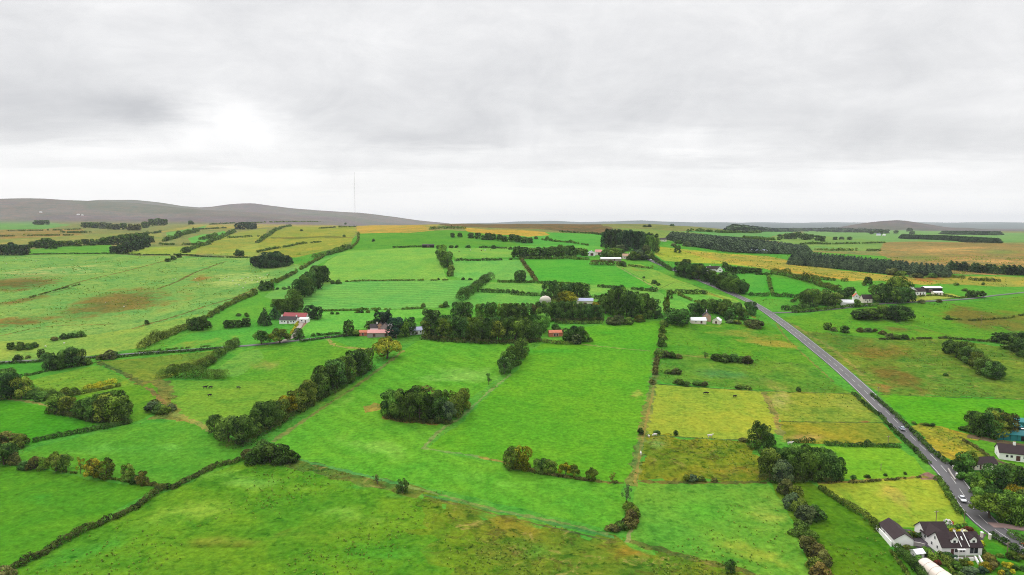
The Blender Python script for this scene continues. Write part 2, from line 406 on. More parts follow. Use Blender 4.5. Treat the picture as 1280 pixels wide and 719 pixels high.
field([(90, 497), (150, 484.5), (190, 479), (204, 500), (184, 522), (158, 530)], (96, 164, 50), .3)
field([(-200, 456), (55, 451.5), (66, 462), (32, 471), (0, 469), (-200, 472)], (64, 166, 64), .1)
field([(-200, 470), (0, 468), (34, 476), (60, 494), (0, 500), (-200, 505)], (110, 160, 60), .4)
field([(-200, 498), (0, 500), (62, 508), (126, 528), (90, 541), (46, 554), (0, 564), (-200, 590)], (56, 164, 44), .12)
field([(14, 573), (50, 558), (130, 540), (165, 530), (230, 527), (266, 536), (312, 566), (314, 574), (262, 592), (206, 608), (150, 601), (100, 593), (40, 583), (0, 579), (-100, 577)], (82, 168, 58), .2)
field([(-300, 598), (0, 582), (60, 589), (130, 602), (196, 610.5), (150, 635), (100, 666), (18, 712), (-120, 790), (-400, 800)], (72, 160, 46), .2)
field([(-400, 900), (-120, 790), (18, 713), (100, 667), (190, 621), (262, 592.5), (312, 574), (346, 577), (400, 591), (450, 600), (500, 611), (532, 626), (548, 645), (572, 660), (588, 680), (602, 700), (625, 760), (640, 980), (-400, 1100)], (92, 160, 46), .62)
field([(520, 614), (600, 639), (660, 659), (760, 677), (860, 699), (950, 722), (1050, 765), (1060, 1000), (560, 980), (566, 760), (548, 706), (544, 690), (530, 668), (516, 640)], (102, 150, 44), .8, wob=3.5)
field([(534, 619), (600, 640), (660, 660), (760, 678), (860, 700), (950, 723), (1050, 765), (1060, 1000), (660, 980), (645, 760), (622, 704), (600, 682), (584, 662), (556, 642)], (112, 138, 40), 1.0, wob=3.5)
# --- gardens and yards
field([(1098, 659), (1140, 660), (1185, 662), (1212, 657), (1236, 668), (1262, 684), (1300, 705), (1330, 790), (1180, 790), (1140, 719), (1118, 686)], (86, 160, 48), .3)
field([(1120, 660), (1142, 664), (1158, 675), (1165, 690), (1173, 700), (1163, 706), (1152, 701), (1144, 690), (1138, 678)], (112, 98, 104), .0)
field([(1180, 672), (1196, 668), (1222, 671), (1236, 668), (1226, 680), (1200, 684)], (116, 98, 100), .0)
field([(1186, 696), (1218, 695), (1226, 698), (1220, 702), (1190, 702)], (176, 158, 146), .0)
field([(1228, 684), (1240, 678), (1262, 690), (1280, 700), (1262, 704), (1246, 702), (1236, 694)], (52, 158, 50), .05)
field([(1150, 594), (1162, 590), (1172, 597), (1172, 601), (1152, 600)], (150, 118, 104), .2)
field([(1200, 580), (1216, 590), (1246, 590), (1262, 594), (1290, 600), (1290, 606), (1230, 604), (1204, 594)], (84, 150, 54), .2)
field([(1206, 546), (1240, 553), (1290, 560), (1290, 556), (1240, 548), (1215, 543)], (128, 112, 84), .6)
field([(446, 420), (470, 416.5), (500, 413), (522, 412), (526, 417), (500, 419), (470, 421)], (150, 138, 128), .1)
field([(370, 406), (382, 400), (384, 404), (374, 414), (368, 414)], (168, 134, 112), .1)
# --- banks, ditches and worn ground
strip([(346, 577), (372, 580), (430, 596), (470, 603), (500, 611), (530, 618)], 7, (104, 122, 44), 1.0)
strip([(530, 618), (600, 634), (660, 647), (720, 661), (768, 672)], 1.8, (76, 150, 74), .4)
strip([(505, 607), (560, 621), (620, 637), (700, 653), (760, 668)], 1.5, (136, 158, 84), .6)
strip([(372, 574), (420, 586), (470, 598), (505, 607)], 1.6, (92, 164, 86), .3)
strip([(530, 620), (580, 633), (640, 648), (700, 662), (765, 676)], 1.0, (106, 110, 56), .9)
strip([(784, 676), (850, 694), (905, 708), (960, 724)], 3.0, (116, 118, 52), 1.0)
strip([(784, 678), (790, 660)], 1.2, (176, 170, 110), .5)
strip([(530, 560), (548, 540), (580, 518), (612, 489), (640, 467)], 1.6, (140, 168, 96), .4)
strip([(528, 560), (560, 565), (600, 571)], 1.6, (130, 170, 92), .4)
strip([(598, 571), (640, 580), (660, 586)], 2.2, (172, 150, 72), .6)
strip([(640, 582), (700, 594), (740, 601), (780, 604)], 2.0, (126, 118, 58), .9)
strip([(790, 606), (797, 570), (803, 540), (812, 500), (816, 474)], 3.8, (140, 150, 72), .8)
strip([(793, 604), (800, 565), (806, 535), (814, 500), (818, 478)], 1.2, (176, 148, 80), .5)
strip([(818, 478), (819, 460), (822, 444)], 4.0, (128, 134, 70), 1.0)
strip([(725, 430), (760, 434), (815, 439)], 1.6, (176, 176, 92), .5)
strip([(832, 441), (870, 446), (905, 449)], 2.0, (140, 148, 70), .8)
strip([(820, 480), (870, 484), (955, 489), (1062, 492)], 1.2, (92, 116, 54), .9)
strip([(956, 490), (962, 505), (970, 522), (976, 545)], 3.0, (172, 150, 84), .8)
strip([(808, 543), (860, 547), (940, 551)], 1.2, (96, 128, 66), .8)
strip([(976, 527), (1060, 528), (1104, 528)], 1.2, (110, 122, 52), .9)
strip([(796, 602), (870, 603.5), (960, 603)], 2.0, (120, 106, 52), .9)
strip([(1022, 604), (1100, 599.5), (1160, 596)], 1.8, (160, 142, 66), .8)
strip([(970, 404), (985, 425), (1010, 448), (1042, 478)], 1.5, (142, 152, 66), .8)
strip([(985, 402), (1010, 418), (1045, 440), (1080, 470)], 3.0, (150, 150, 72), .9)
strip([(978, 406), (1000, 420), (1040, 452), (1066, 472)], 2.0, (118, 168, 66), .5)
strip([(1100, 493), (1150, 495), (1215, 497.5), (1300, 500)], 1.2, (84, 120, 50), .9)
strip([(1000, 416), (1060, 420), (1110, 424), (1182, 422)], 1.4, (86, 110, 48), .9)
strip([(1190, 380), (1230, 398), (1280, 420)], 2.0, (100, 112, 50), .9)
strip([(1060, 396), (1130, 405), (1190, 420), (1245, 426)], 1.6, (100, 124, 52), .9)
strip([(70, 362), (130, 345), (180, 333), (222, 322)], 3.0, (138, 128, 62), 1.0)
strip([(198, 361), (235, 345), (262, 334), (282, 327)], 3.5, (126, 104, 58), 1.0)
strip([(0, 420), (60, 408), (140, 405)], 2.0, (140, 134, 66), .9)
strip([(0, 380), (40, 372), (90, 360)], 2.0, (128, 128, 62), .9)
strip([(165, 411), (230, 392), (290, 373), (320, 360)], 3.0, (150, 128, 66), .9)
strip([(182, 484), (190, 489), (196, 494), (202, 500), (207, 506)], 2.6, (158, 122, 76), .8)
strip([(120, 452), (150, 465), (180, 482)], 3.5, (106, 116, 60), 1.0)
strip([(205, 510), (240, 526), (266, 540)], 3.0, (168, 166, 84), .7)
strip([(410, 424), (417, 431), (430, 434), (465, 437)], 2.6, (190, 178, 98), .5)
strip([(340, 553), (400, 512), (440, 486), (480, 457), (505, 438)], 2.4, (150, 150, 78), .7)
strip([(525, 420), (560, 421), (600, 424), (636, 428)], 2.5, (176, 166, 90), .7)
strip([(455, 512), (470, 510), (478, 506)], 11.0, (176, 156, 74), .7)
strip([(478, 521), (510, 526), (550, 529)], 4.0, (160, 136, 68), .8)
strip([(400, 388), (480, 387), (560, 385)], 1.6, (76, 140, 62), .7)
strip([(430, 352), (500, 350.5), (560, 350)], 1.4, (96, 150, 66), .6)
strip([(770, 332), (800, 349), (824, 362)], 2.2, (176, 180, 110), .4)
strip([(820, 363), (850, 352), (890, 367), (935, 386)], 1.2, (110, 140, 60), .7)
strip([(880, 365), (905, 374), (925, 386), (945, 398)], 2.4, (176, 152, 60), .8)
strip([(650, 322), (660, 337), (670, 352)], 4.0, (134, 124, 62), 1.0)
strip([(36, 318), (140, 317.3), (240, 320.6), (320, 322)], 2.5, (72, 84, 44), 1.0)
strip([(445, 290), (447, 300), (438, 311)], 2.5, (120, 126, 58), .9)
strip([(1140, 378), (1200, 372), (1230, 366)], 1.5, (110, 110, 60), .9)
strip([(0, 498), (30, 501), (62, 508)], 2.0, (168, 160, 90), .7)
# soft patches
patch(150, 378, 66, 13, (126, 122, 60), .9, -6)
patch(110, 390, 45, 9, (124, 128, 62), .7, -8)
patch(18, 355, 55, 9, (124, 116, 58), .9, -3)
patch(25, 403, 45, 6, (136, 118, 58), .8, -5)
patch(30, 375, 40, 3, (130, 122, 60), .7, -10)
patch(250, 350, 14, 4, (150, 128, 62), .7, -12)
patch(60, 340, 80, 6, (170, 190, 110), .6, -4)
patch(300, 350, 35, 9, (160, 194, 104), .6, -8)
patch(250, 430, 45, 5, (140, 165, 62), .4, -8)
patch(1222, 398, 40, 13, (112, 118, 48), .85, 12)
patch(1265, 406, 30, 16, (118, 128, 52), .7, 14)
patch(1122, 412, 28, 4, (128, 116, 54), .8, 4)
patch(1100, 440, 60, 10, (122, 118, 46), .7, 10)
patch(1125, 473, 40, 13, (114, 110, 46), .75, 18)
patch(1108, 487, 14, 6, (160, 128, 66), .8)
patch(1060, 425, 40, 5, (120, 124, 48), .7, 6)
patch(1150, 455, 30, 7, (108, 158, 54), .6, 10)
patch(930, 418, 45, 8, (138, 156, 58), .7, 5)
patch(960, 428, 30, 5, (150, 154, 60), .7, 5)
patch(905, 468, 40, 6, (76, 140, 70), .6, 5)
patch(950, 478, 30, 4, (120, 136, 60), .6)
patch(797, 492, 7, 6, (190, 182, 84), 1.0)
patch(1120, 620, 22, 9, (184, 176, 78), .8, 35)
patch(1100, 612, 26, 5, (178, 182, 70), .8)
patch(1134, 640, 10, 9, (190, 172, 72), .7, 50)
patch(1060, 640, 20, 18, (96, 166, 40), .3)
patch(975, 500, 12, 12, (172, 176, 96), .6)
patch(1000, 548, 26, 5, (176, 158, 84), .7)
patch(1065, 505, 26, 9, (150, 168, 72), .5)
patch(1082, 527, 8, 2, (170, 100, 64), .9)
patch(920, 590, 40, 7, (154, 144, 48), .7)
patch(850, 575, 30, 10, (122, 152, 46), .5)
patch(820, 556, 16, 8, (122, 168, 84), .7)
patch(960, 640, 30, 20, (142, 178, 70), .5)
patch(880, 640, 50, 18, (92, 172, 50), .5)
patch(930, 690, 50, 10, (138, 172, 60), .5, 12)
patch(300, 600, 70, 9, (118, 176, 66), .6, 4)
patch(420, 640, 60, 10, (124, 174, 60), .6, 8)
patch(240, 640, 60, 12, (126, 172, 56), .55, -6)
patch(330, 672, 90, 5, (118, 146, 50), .6, -3)
patch(100, 690, 80, 14, (74, 152, 46), .6, -20)
patch(480, 690, 70, 12, (80, 160, 46), .6)
patch(450, 610, 50, 5, (70, 156, 56), .5, 10)
patch(640, 660, 36, 12, (126, 134, 44), .8, 16)
patch(590, 640, 22, 10, (112, 130, 42), .7, 20)
patch(630, 690, 40, 12, (122, 132, 44), .8)
patch(720, 700, 60, 10, (118, 142, 40), .6, 10)
patch(780, 690, 40, 6, (138, 128, 44), .6, 10)
patch(670, 690, 22, 9, (84, 150, 50), .8)
patch(420, 500, 40, 16, (124, 180, 66), .4, -20)
patch(560, 470, 70, 10, (120, 184, 76), .5)
patch(460, 560, 50, 10, (124, 184, 70), .5, 10)
patch(600, 600, 60, 8, (112, 182, 60), .5, 10)
patch(700, 440, 60, 5, (76, 166, 44), .6)
patch(680, 540, 60, 16, (84, 172, 40), .4)
patch(330, 458, 14, 7, (130, 160, 70), .6)
patch(150, 560, 90, 8, (100, 176, 66), .5, 3)
patch(60, 625, 60, 8, (66, 150, 44), .5, 6)
patch(760, 415, 30, 3, (66, 160, 40), .5)
patch(135, 482, 20, 3, (160, 172, 46), .9, -6)
patch(1180, 312, 40, 4, (186, 158, 92), .7)
patch(1240, 326, 50, 3, (190, 162, 96), .7, 4)
patch(1150, 322, 35, 4, (126, 144, 70), .7)
patch(1250, 315, 30, 3, (128, 152, 74), .7)
patch(1180, 336, 50, 3, (128, 128, 66), .6)
patch(1010, 343, 60, 3, (196, 166, 66), .5, 6)
patch(1160, 348, 22, 3, (160, 118, 60), .8)
patch(800, 338, 12, 3, (176, 150, 60), .7)

RUSHY = []
def build_ground():
    rows = [60.]
    while rows[-1] < 20400: rows.append(rows[-1] * 1.024)
    rows = np.array(rows)
    cols = np.concatenate([np.arange(-2.4, -1.1, 0.06), np.arange(-1.1, 1.1, 0.0125), np.arange(1.1, 2.41, 0.06)])
    pts = []
    for j, y in enumerate(rows):
        x = (cols + (0.5 if j % 2 else 0) * 0.0125) * y
        x = x[np.abs(x) < 20300]
        pts.append(np.stack([x, np.full_like(x, y)], 1))
    bx = np.concatenate([-np.geomspace(60, 20300, 26)[::-1], [0], np.geomspace(60, 20300, 26)])
    for y in (-2900, -1800, -1000, -500, -250, -120, -40, 20):
        pts.append(np.stack([bx, np.full_like(bx, y)], 1))
    for s in (-1, 1):
        for y in np.geomspace(60, 8400, 40):
            x = np.geomspace(2.45 * y, 20300, 12); x = x[x < 20301]
            pts.append(np.stack([s * x, np.full_like(x, y)], 1))
    P = np.concatenate(pts)
    P += RNG.uniform(-0.02, 0.02, P.shape) * np.maximum(np.abs(P[:, 1:2]), 60) * 0.05
    verts = [Vector(p) for p in P.tolist()]
    edges = []
    for poly, *_ in FIELDS:
        b = len(verts); n = 0
        Q = []
        for i in range(len(poly)):               # long sides are cut up so that they follow the slopes
            p, q = np.array(poly[i]), np.array(poly[(i + 1) % len(poly)])
            L = np.linalg.norm(q - p); k = max(1, int(L / max(25, 0.05 * abs(p[1]))))
            for t in range(k): Q.append(p + (q - p) * t / k)
        for p in Q: verts.append(Vector(p))
        edges += [(b + i, b + (i + 1) % len(Q)) for i in range(len(Q))]
    vo, eo, fo, *_ = delaunay_2d_cdt(verts, edges, [], 0, 0.02, False)
    V2 = np.array([tuple(v) for v in vo]); F = np.array([tuple(f) for f in fo], np.int32)
    a, b, c = V2[F[:, 0]], V2[F[:, 1]], V2[F[:, 2]]
    ar = (b[:, 0] - a[:, 0]) * (c[:, 1] - a[:, 1]) - (b[:, 1] - a[:, 1]) * (c[:, 0] - a[:, 0])
    F[ar < 0] = F[ar < 0][:, ::-1]
    F = F[np.abs(ar) > 1e-7]
    cen = V2[F].mean(1)
    col = np.zeros((len(F), 4), np.float32); col[:] = (*alb((96, 166, 56)), 1)
    far = smooth01((cen[:, 1] - 2600) / 1500)[:, None]
    col[:, :3] = col[:, :3] * (1 - far) + np.array(alb((118, 112, 84))) * far
    wild = np.full(len(F), .45, np.float32); sdir = np.zeros((len(F), 3), np.float32)
    for poly, rgb, wd, st, sref in FIELDS:
        p = np.array(poly); lo, hi = p.min(0), p.max(0)
        ii = np.nonzero((cen[:, 0] > lo[0]) & (cen[:, 0] < hi[0]) & (cen[:, 1] > lo[1]) & (cen[:, 1] < hi[1]))[0]
        if not len(ii): continue
        x, y = cen[ii, 0], cen[ii, 1]; ins = np.zeros(len(ii), bool)
        for k in range(len(p)):
            x0, y0 = p[k - 1]; x1, y1 = p[k]
            if y0 == y1: continue
            cr = ((y0 > y) != (y1 > y)) & (x < (x1 - x0) * (y - y0) / (y1 - y0) + x0)
            ins ^= cr
        ii = ii[ins]
        col[ii, :3] = rgb; wild[ii] = wd
        if st:
            r = math.radians(sref); sdir[ii] = (math.cos(r) * st, math.sin(r) * st, 0)
        else: sdir[ii] = 0
    # open moor beyond the last fields: heather, bleached grass and bog in haze-greyed colours
    mo = smooth01((cen[:, 1] - 2500) / 700)
    hx = np.sin(cen[:, 0] / 410 + 2 * np.sin(cen[:, 1] / 900)) * .5 + np.sin(cen[:, 0] / 170 + cen[:, 1] / 230) * .3 + np.sin(cen[:, 1] / 310 + cen[:, 0] / 640) * .4
    mc = np.where((hx > .35)[:, None], alb((138, 128, 128)), np.where((hx < -.4)[:, None], alb((130, 132, 118)), alb((140, 134, 126))))
    mc = mc * np.where(cen[:, 0] > .3 * cen[:, 1], .72, .97)[:, None]
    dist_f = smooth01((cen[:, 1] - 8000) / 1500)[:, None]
    mc = mc * (1 - dist_f) + np.array(alb((104, 122, 118))) * dist_f  # haze blue painted into the colour of the farthest ridges
    lowR = ((cen[:, 0] / cen[:, 1] > .2) & (cen[:, 1] < 4300)) | (cen[:, 1] < 100)
    mo = np.where(lowR, 0, mo)[:, None]
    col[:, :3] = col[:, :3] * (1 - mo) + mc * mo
    wild = np.where(mo[:, 0] > .5, .8, wild).astype(np.float32)
    Z = height(V2[:, 0], V2[:, 1])
    u, v = pix(V2[:, 0], np.maximum(V2[:, 1], 1), Z)
    pc = np.zeros((len(V2), 3)); pa = np.zeros(len(V2))
    front = V2[:, 1] > 50
    for (cu, cv, ru, rv, an, rgb, k) in PATCHES:
        du, dv = u - cu, v - cv
        e = (du * math.cos(an) + dv * math.sin(an)) / ru; f = (-du * math.sin(an) + dv * math.cos(an)) / rv
        al = k * np.exp(-(e * e + f * f) ** 1.3 * 0.9) * front
        t = al / np.maximum(pa + al, 1e-6)
        m = al > 0.01
        pc[m] = pc[m] * (1 - t[m])[:, None] + np.array(rgb) * t[m][:, None]
        pa = np.maximum(pa, al)
    pcol = np.concatenate([pc, pa[:, None]], 1)
    V = np.stack([V2[:, 0], V2[:, 1], Z], 1)
    me = np_mesh('ground', V, F, [MAT_GROUND], True, {
        'tint': ('FACE', 'FLOAT_COLOR', col), 'wild': ('FACE', 'FLOAT', wild), 'sdir': ('FACE', 'FLOAT_VECTOR', sdir),
        'sward': ('POINT', 'FLOAT_VECTOR', pc), 'swardk': ('POINT', 'FLOAT', pa)})
    o = link('ground', me); tag(o, kind='structure')
    # where the sward is rough, remember the ground for the rushes planted later
    k = (wild >= .4) & (cen[:, 1] > 150) & (cen[:, 1] < 1300) & (np.abs(cen[:, 0]) < cen[:, 1] * .85)
    RUSHY.append((cen[k], np.abs(ar[np.abs(ar) > 1e-7])[k] / 2, wild[k], V2[F[k]]))

def ground_material():
    m, n, bs = new_mat('pasture', 1.0, 0.0)
    def attr(nm, out):
        a = n.new('ShaderNodeAttribute'); a.attribute_name = nm; return a.outputs[out]
    tint, wild, sdir = attr('tint', 'Color'), attr('wild', 'Fac'), attr('sdir', 'Vector')
    sw, swk = attr('sward', 'Color'), attr('swardk', 'Fac')
    pos = n.new('ShaderNodeTexCoord').outputs['Object']
    flat = n.vmath('MULTIPLY', pos, (1, 1, 0.0))
    big = n.noise(flat, 1 / 55., 4, .55, .4)
    mid = n.noise(flat, 1 / 14., 5, .6, .6)
    sml = n.noise(flat, 1 / 4.2, 5, .68, .5)
    fin = n.noise(flat, 1 / 2.0, 4, .75)
    spk = n.noise(n.vmath('ADD', flat, (311, 53, 0)), 1 / 3.4, 4, .65, .3)
    # sward patches, broken at the edge
    pk = n.ramp(n.math('ADD', swk, n.math('MULTIPLY', n.math('SUBTRACT', n.math('ADD', n.math('MULTIPLY', mid, .6), n.math('MULTIPLY', big, .5)), .55), 2.6)), .12, .80)
    pk = n.math('MULTIPLY', pk, n.ramp(swk, 0.02, 0.12))
    col = n.mix(pk, tint, sw)
    w2 = n.math('MAXIMUM', wild, n.math('MULTIPLY', pk, .5))
    # greener / yellower drift
    yel = n.mix(1.0, col, (1.36, 1.06, 1.02), 'MULTIPLY'); grn = n.mix(1.0, col, (0.66, .93, .98), 'MULTIPLY')
    drift = n.math('ADD', n.math('MULTIPLY', big, .6), n.math('MULTIPLY', mid, .4))
    k1 = n.math('MULTIPLY_ADD', w2, .55, .45)
    c2 = n.mix(n.ramp(drift, .36, .64), grn, yel)
    col = n.mix(k1, col, c2)
    # tussock mottling
    dk = n.mix(1.0, col, (.36, .56, .54), 'MULTIPLY'); lt = n.mix(1.0, col, (1.55, 1.36, 1.40), 'MULTIPLY')
    tus = n.math('ADD', n.math('MULTIPLY', sml, .65), n.math('MULTIPLY', mid, .35))
    kd = n.math('MULTIPLY', n.math('SUBTRACT', 1.0, n.ramp(tus, .36, .52)), n.math('MULTIPLY_ADD', w2, .62, .30))
    kl = n.math('MULTIPLY', n.ramp(tus, .52, .68), n.math('MULTIPLY_ADD', w2, .60, .22))
    col = n.mix(kd, col, dk); col = n.mix(kl, col, lt)
    # rushes and dead stems in the wettest ground
    rush = n.math('MULTIPLY', n.ramp(n.noise(n.vmath('ADD', flat, (91, 37, 0)), 1 / 7., 5, .7, .8), .53, .62), n.ramp(wild, .55, 1.0))
    col = n.mix(n.math('MULTIPLY', rush, .6), col, alb((92, 86, 40)))
    str_ = n.math('MULTIPLY', n.ramp(n.noise(n.vmath('ADD', flat, (17, 137, 0)), 1 / 9., 5, .7, .8), .56, .66), n.ramp(wild, .6, 1.0))
    col = n.mix(n.math('MULTIPLY', str_, .5), col, alb((186, 166, 92)))
    # blades
    sk = n.math('MULTIPLY', n.math('SUBTRACT', 1.0, n.ramp(spk, .30, .43)), n.math('MULTIPLY_ADD', w2, .60, .34))
    col = n.mix(sk, col, n.mix(1.0, col, (.20, .40, .30), 'MULTIPLY'))
    bl = n.math('MULTIPLY_ADD', fin, 1.7, .15)
    col = n.mix(1.0, col, n.comb(bl, bl, bl), 'MULTIPLY')
    # mowing and spreading lines
    ph = n.math('ADD', n.vmath('DOT_PRODUCT', flat, n.vmath('NORMALIZE', sdir)), n.math('MULTIPLY', big, 22.0))
    sn = n.math('SINE', n.math('MULTIPLY', ph, 2 * math.pi / 9.0))
    sa = n.math('MULTIPLY_ADD', n.math('MULTIPLY', sn, n.vmath('LENGTH', sdir)), .12, 1.0)
    col = n.mix(1.0, col, n.comb(sa, sa, sa), 'MULTIPLY')
    vast = n.math('ADD', n.noise(flat, 1 / 420., 6, .62, .8), n.math('MULTIPLY', n.noise(n.vmath('ADD', flat, (900, 70, 0)), 1 / 120., 4, .6, .6), .6))
    vk = n.math('MULTIPLY_ADD', n.math('SUBTRACT', vast, .8), n.math('MULTIPLY_ADD', w2, .75, .22), 1.0)
    col = n.mix(1.0, col, n.comb(vk, n.math('MULTIPLY_ADD', vk, .8, .2), vk), 'MULTIPLY')
    n.l.new(col, bs.inputs['Base Color'])
    bp = n.new('ShaderNodeBump'); bp.inputs['Distance'].default_value = .8
    n.set(bp.inputs['Strength'], n.math('MULTIPLY_ADD', w2, .55, .25))
    n.set(bp.inputs['Height'], n.math('ADD', n.math('MULTIPLY', fin, .5), n.math('MULTIPLY', sml, 1.2)))
    n.l.new(bp.outputs[0], bs.inputs['Normal'])
    return m
MAT_GROUND = ground_material()
build_ground()
# ---------------------------------------------------------------- roads
def ribbon(name, W, offs, width, lift, mat, kind='structure', dash=None):
    """strip of road surface or paint following the line W; offs = sideways shift, metres"""
    W = np.array(W)
    mid, _ = offset_line(W, 2 * offs) if offs else (W, None)
    a, b = offset_line(mid, width)
    z = lambda p: height(p[:, 0], p[:, 1])
    # one cross-fall, taken from the centre line, keeps paint and tarmac parallel
    a0, b0 = offset_line(W, 8.0)
    za0, zb0 = z(a0), z(b0)
    def zz(p):
        n = a0 - b0; n /= np.linalg.norm(n, axis=1)[:, None]
        t = ((p - W) * n).sum(1) / 4.0
        return (za0 + zb0) / 2 + t * (za0 - zb0) / 2
    lf = lift + 0.10 + 0.0004 * W[:, 1]
    A = np.column_stack([a, zz(a) + lf]); B = np.column_stack([b, zz(b) + lf])
    F = []
    for i in range(len(W) - 1):
        if dash and i % dash[1] >= dash[0]: continue
        F.append((i, len(W) + i, len(W) + i + 1, i + 1))
    V = np.vstack([A, B])
    if not dash:          # skirt down into the verge so that the edge has thickness
        n = len(W); S = V.copy(); S[:, 2] -= 0.5 + 0.001 * np.tile(W[:, 1], 2)
        V = np.vstack([V, S])
        for i in range(n - 1):
            F.append((i, i + 1, 2 * n + i + 1, 2 * n + i)); F.append((n + i + 1, n + i, 3 * n + i, 3 * n + i + 1))
    o = link(name, np_mesh(name, V, F, [mat])); tag(o, kind=kind)
    return o
def road_material(name, rgb, rough, spec=.5):
    m, n, bs = new_mat(name, rough, spec)
    pos = n.new('ShaderNodeTexCoord').outputs['Object']
    a = n.noise(pos, .05, 4, .6); b = n.noise(pos, .9, 4, .7)
    c = n.mix(n.ramp(a, .35, .65), tuple(x * .86 for x in rgb), tuple(x * 1.12 for x in rgb))
    k = n.math('MULTIPLY_ADD', b, .35, .82)
    n.l.new(n.mix(1.0, c, n.comb(k, k, k), 'MULTIPLY'), bs.inputs['Base Color'])
    return m
M_TAR = road_material('asphalt', (.080, .076, .079), .62)
M_LANE = road_material('old_tarmac', (.115, .112, .112), .8, .3)
M_PAINT = road_material('road_paint', (.62, .62, .60), .7, .3)
M_GRAVEL = road_material('gravel', (.30, .255, .22), .95, .1)
MAIN_PX = [(1330, 716), (1300, 697), (1272, 681), (1243, 662), (1222, 643), (1205, 620), (1188, 596), (1167, 573), (1144, 551), (1120, 527), (1096, 504),
           (1072, 481), (1046, 458), (1019, 436), (994, 416), (974, 401), (957, 389), (940, 379), (921, 370), (903, 362), (885, 354.5),
           (866, 346.5), (848, 339.5), (831, 333), (818, 327.5), (808, 322.5), (802, 318)]
MAIN = catmull([at(*p) for p in MAIN_PX], 2.0)
ribbon('road', MAIN, 0, 8.2, 0.0, M_TAR)
ribbon('road_marking', MAIN, 3.55, .15, .03, M_PAINT, dash=(1, 1))
ribbon('road_marking', MAIN, -3.55, .15, .03, M_PAINT, dash=(1, 1))
ribbon('road_marking', MAIN, 0, .13, .03, M_PAINT, dash=(3, 5))
LANE = catmull([at(*p) for p in [(-60, 458), (0, 453.5), (55, 450.5), (110, 447), (147, 444), (210, 439.5), (272, 435), (320, 431.5), (362, 427), (400, 423), (440, 418.5), (470, 416), (500, 413)]], 3.0)
ribbon('lane', LANE, 0, 3.4, 0.05, M_LANE)
LANE_R = catmull([at(*p) for p in [(964, 391.5), (985, 391), (1010, 389.5), (1050, 386), (1090, 381), (1130, 378.5), (1180, 376), (1215, 373.5), (1250, 369), (1290, 365), (1340, 361)]], 3.0)
ribbon('lane', LANE_R, 0, 2.9, 0.06, M_LANE)
TRACK = catmull([at(*p) for p in [(1238, 657), (1252, 657.5), (1270, 660), (1300, 664), (1340, 668)]], 3.0)
ribbon('track', TRACK, 0, 3.4, 0.04, road_material('red_gravel', (.26, .18, .16), .95, .1))
DRIVE = catmull([at(*p) for p in [(345, 429), (366, 422), (372, 412), (376, 405), (377, 400)]], 3.0)
ribbon('drive', DRIVE, 0, 4.0, 0.08, M_GRAVEL)
# ---------------------------------------------------------------- foliage
def unit(v): return v / (np.linalg.norm(v, axis=1)[:, None] + 1e-9)
def leaf_quads(P, N, size, jit, rng, aspect=.75):
    """one small leaf-spray quad per point, facing roughly along N"""
    n = len(P)
    N = unit(N + jit * rng.normal(size=(n, 3)))
    R = rng.normal(size=(n, 3)); T = unit(np.cross(N, R)); B = np.cross(N, T)
    s = (size * rng.uniform(.65, 1.35, n))[:, None] * .5
    a, b = T * s, B * s * aspect
    V = np.stack([P - a - b * .6, P + a * .5 - b, P + a + b * .6, P - a * .5 + b], 1).reshape(-1, 3)
    return V, np.arange(n * 4, dtype=np.int32).reshape(n, 4)
def lobes_to_leaves(Cn, Rr, n, size, rng, jit=.36, flat=1.0, up=.25, keep=.82):
    """leaf sprays spread over the outside of a cluster of lobes"""
    Cn = np.array(Cn); Rr = np.array(Rr)
    pr = Rr ** 2 / (Rr ** 2).sum()
    k = rng.choice(len(Cn), int(n * 2.6), p=pr)
    D = unit(rng.normal(size=(len(k), 3)) + np.array([0, 0, up]))
    rad = Rr[k] * rng.uniform(.80, 1.10, len(k))
    P = Cn[k] + D * rad[:, None] * np.array([1, 1, flat])
    d = np.linalg.norm((P[:, None, :] - Cn[None]) / np.array([1, 1, flat]), axis=2) / Rr[None]
    d[np.arange(len(k)), k] = 9
    ok = np.nonzero(d.min(1) > keep)[0][:n]
    P, D, k = P[ok], D[ok], k[ok]
    V, F = leaf_quads(P, D, size, jit, rng)
    lt = rng.uniform(0, 1, len(Cn))
    tone = .55 * lt[k] + .45 * rng.uniform(0, 1, len(k))
    return V, F, tone
def tube(pts, radii, sides=6):
    pts = np.array(pts, float); V = []; F = []
    for i, p in enumerate(pts):
        t = pts[min(i + 1, len(pts) - 1)] - pts[max(i - 1, 0)]; t /= np.linalg.norm(t) + 1e-9
        a = np.cross(t, [1, 0, 0] if abs(t[0]) < .8 else [0, 1, 0]); a /= np.linalg.norm(a); b = np.cross(t, a)
        for j in range(sides):
            th = 2 * math.pi * j / sides
            V.append(p + radii[i] * (a * math.cos(th) + b * math.sin(th)))
    for i in range(len(pts) - 1):
        for j in range(sides):
            F.append((i * sides + j, i * sides + (j + 1) % sides, (i + 1) * sides + (j + 1) % sides, (i + 1) * sides + j))
    return np.array(V), F
def join(parts):
    V = []; F = []; o = 0
    for v, f in parts:
        V.append(np.asarray(v)); F += [tuple(i + o for i in q) for q in f]; o += len(v)
    return np.vstack(V), F

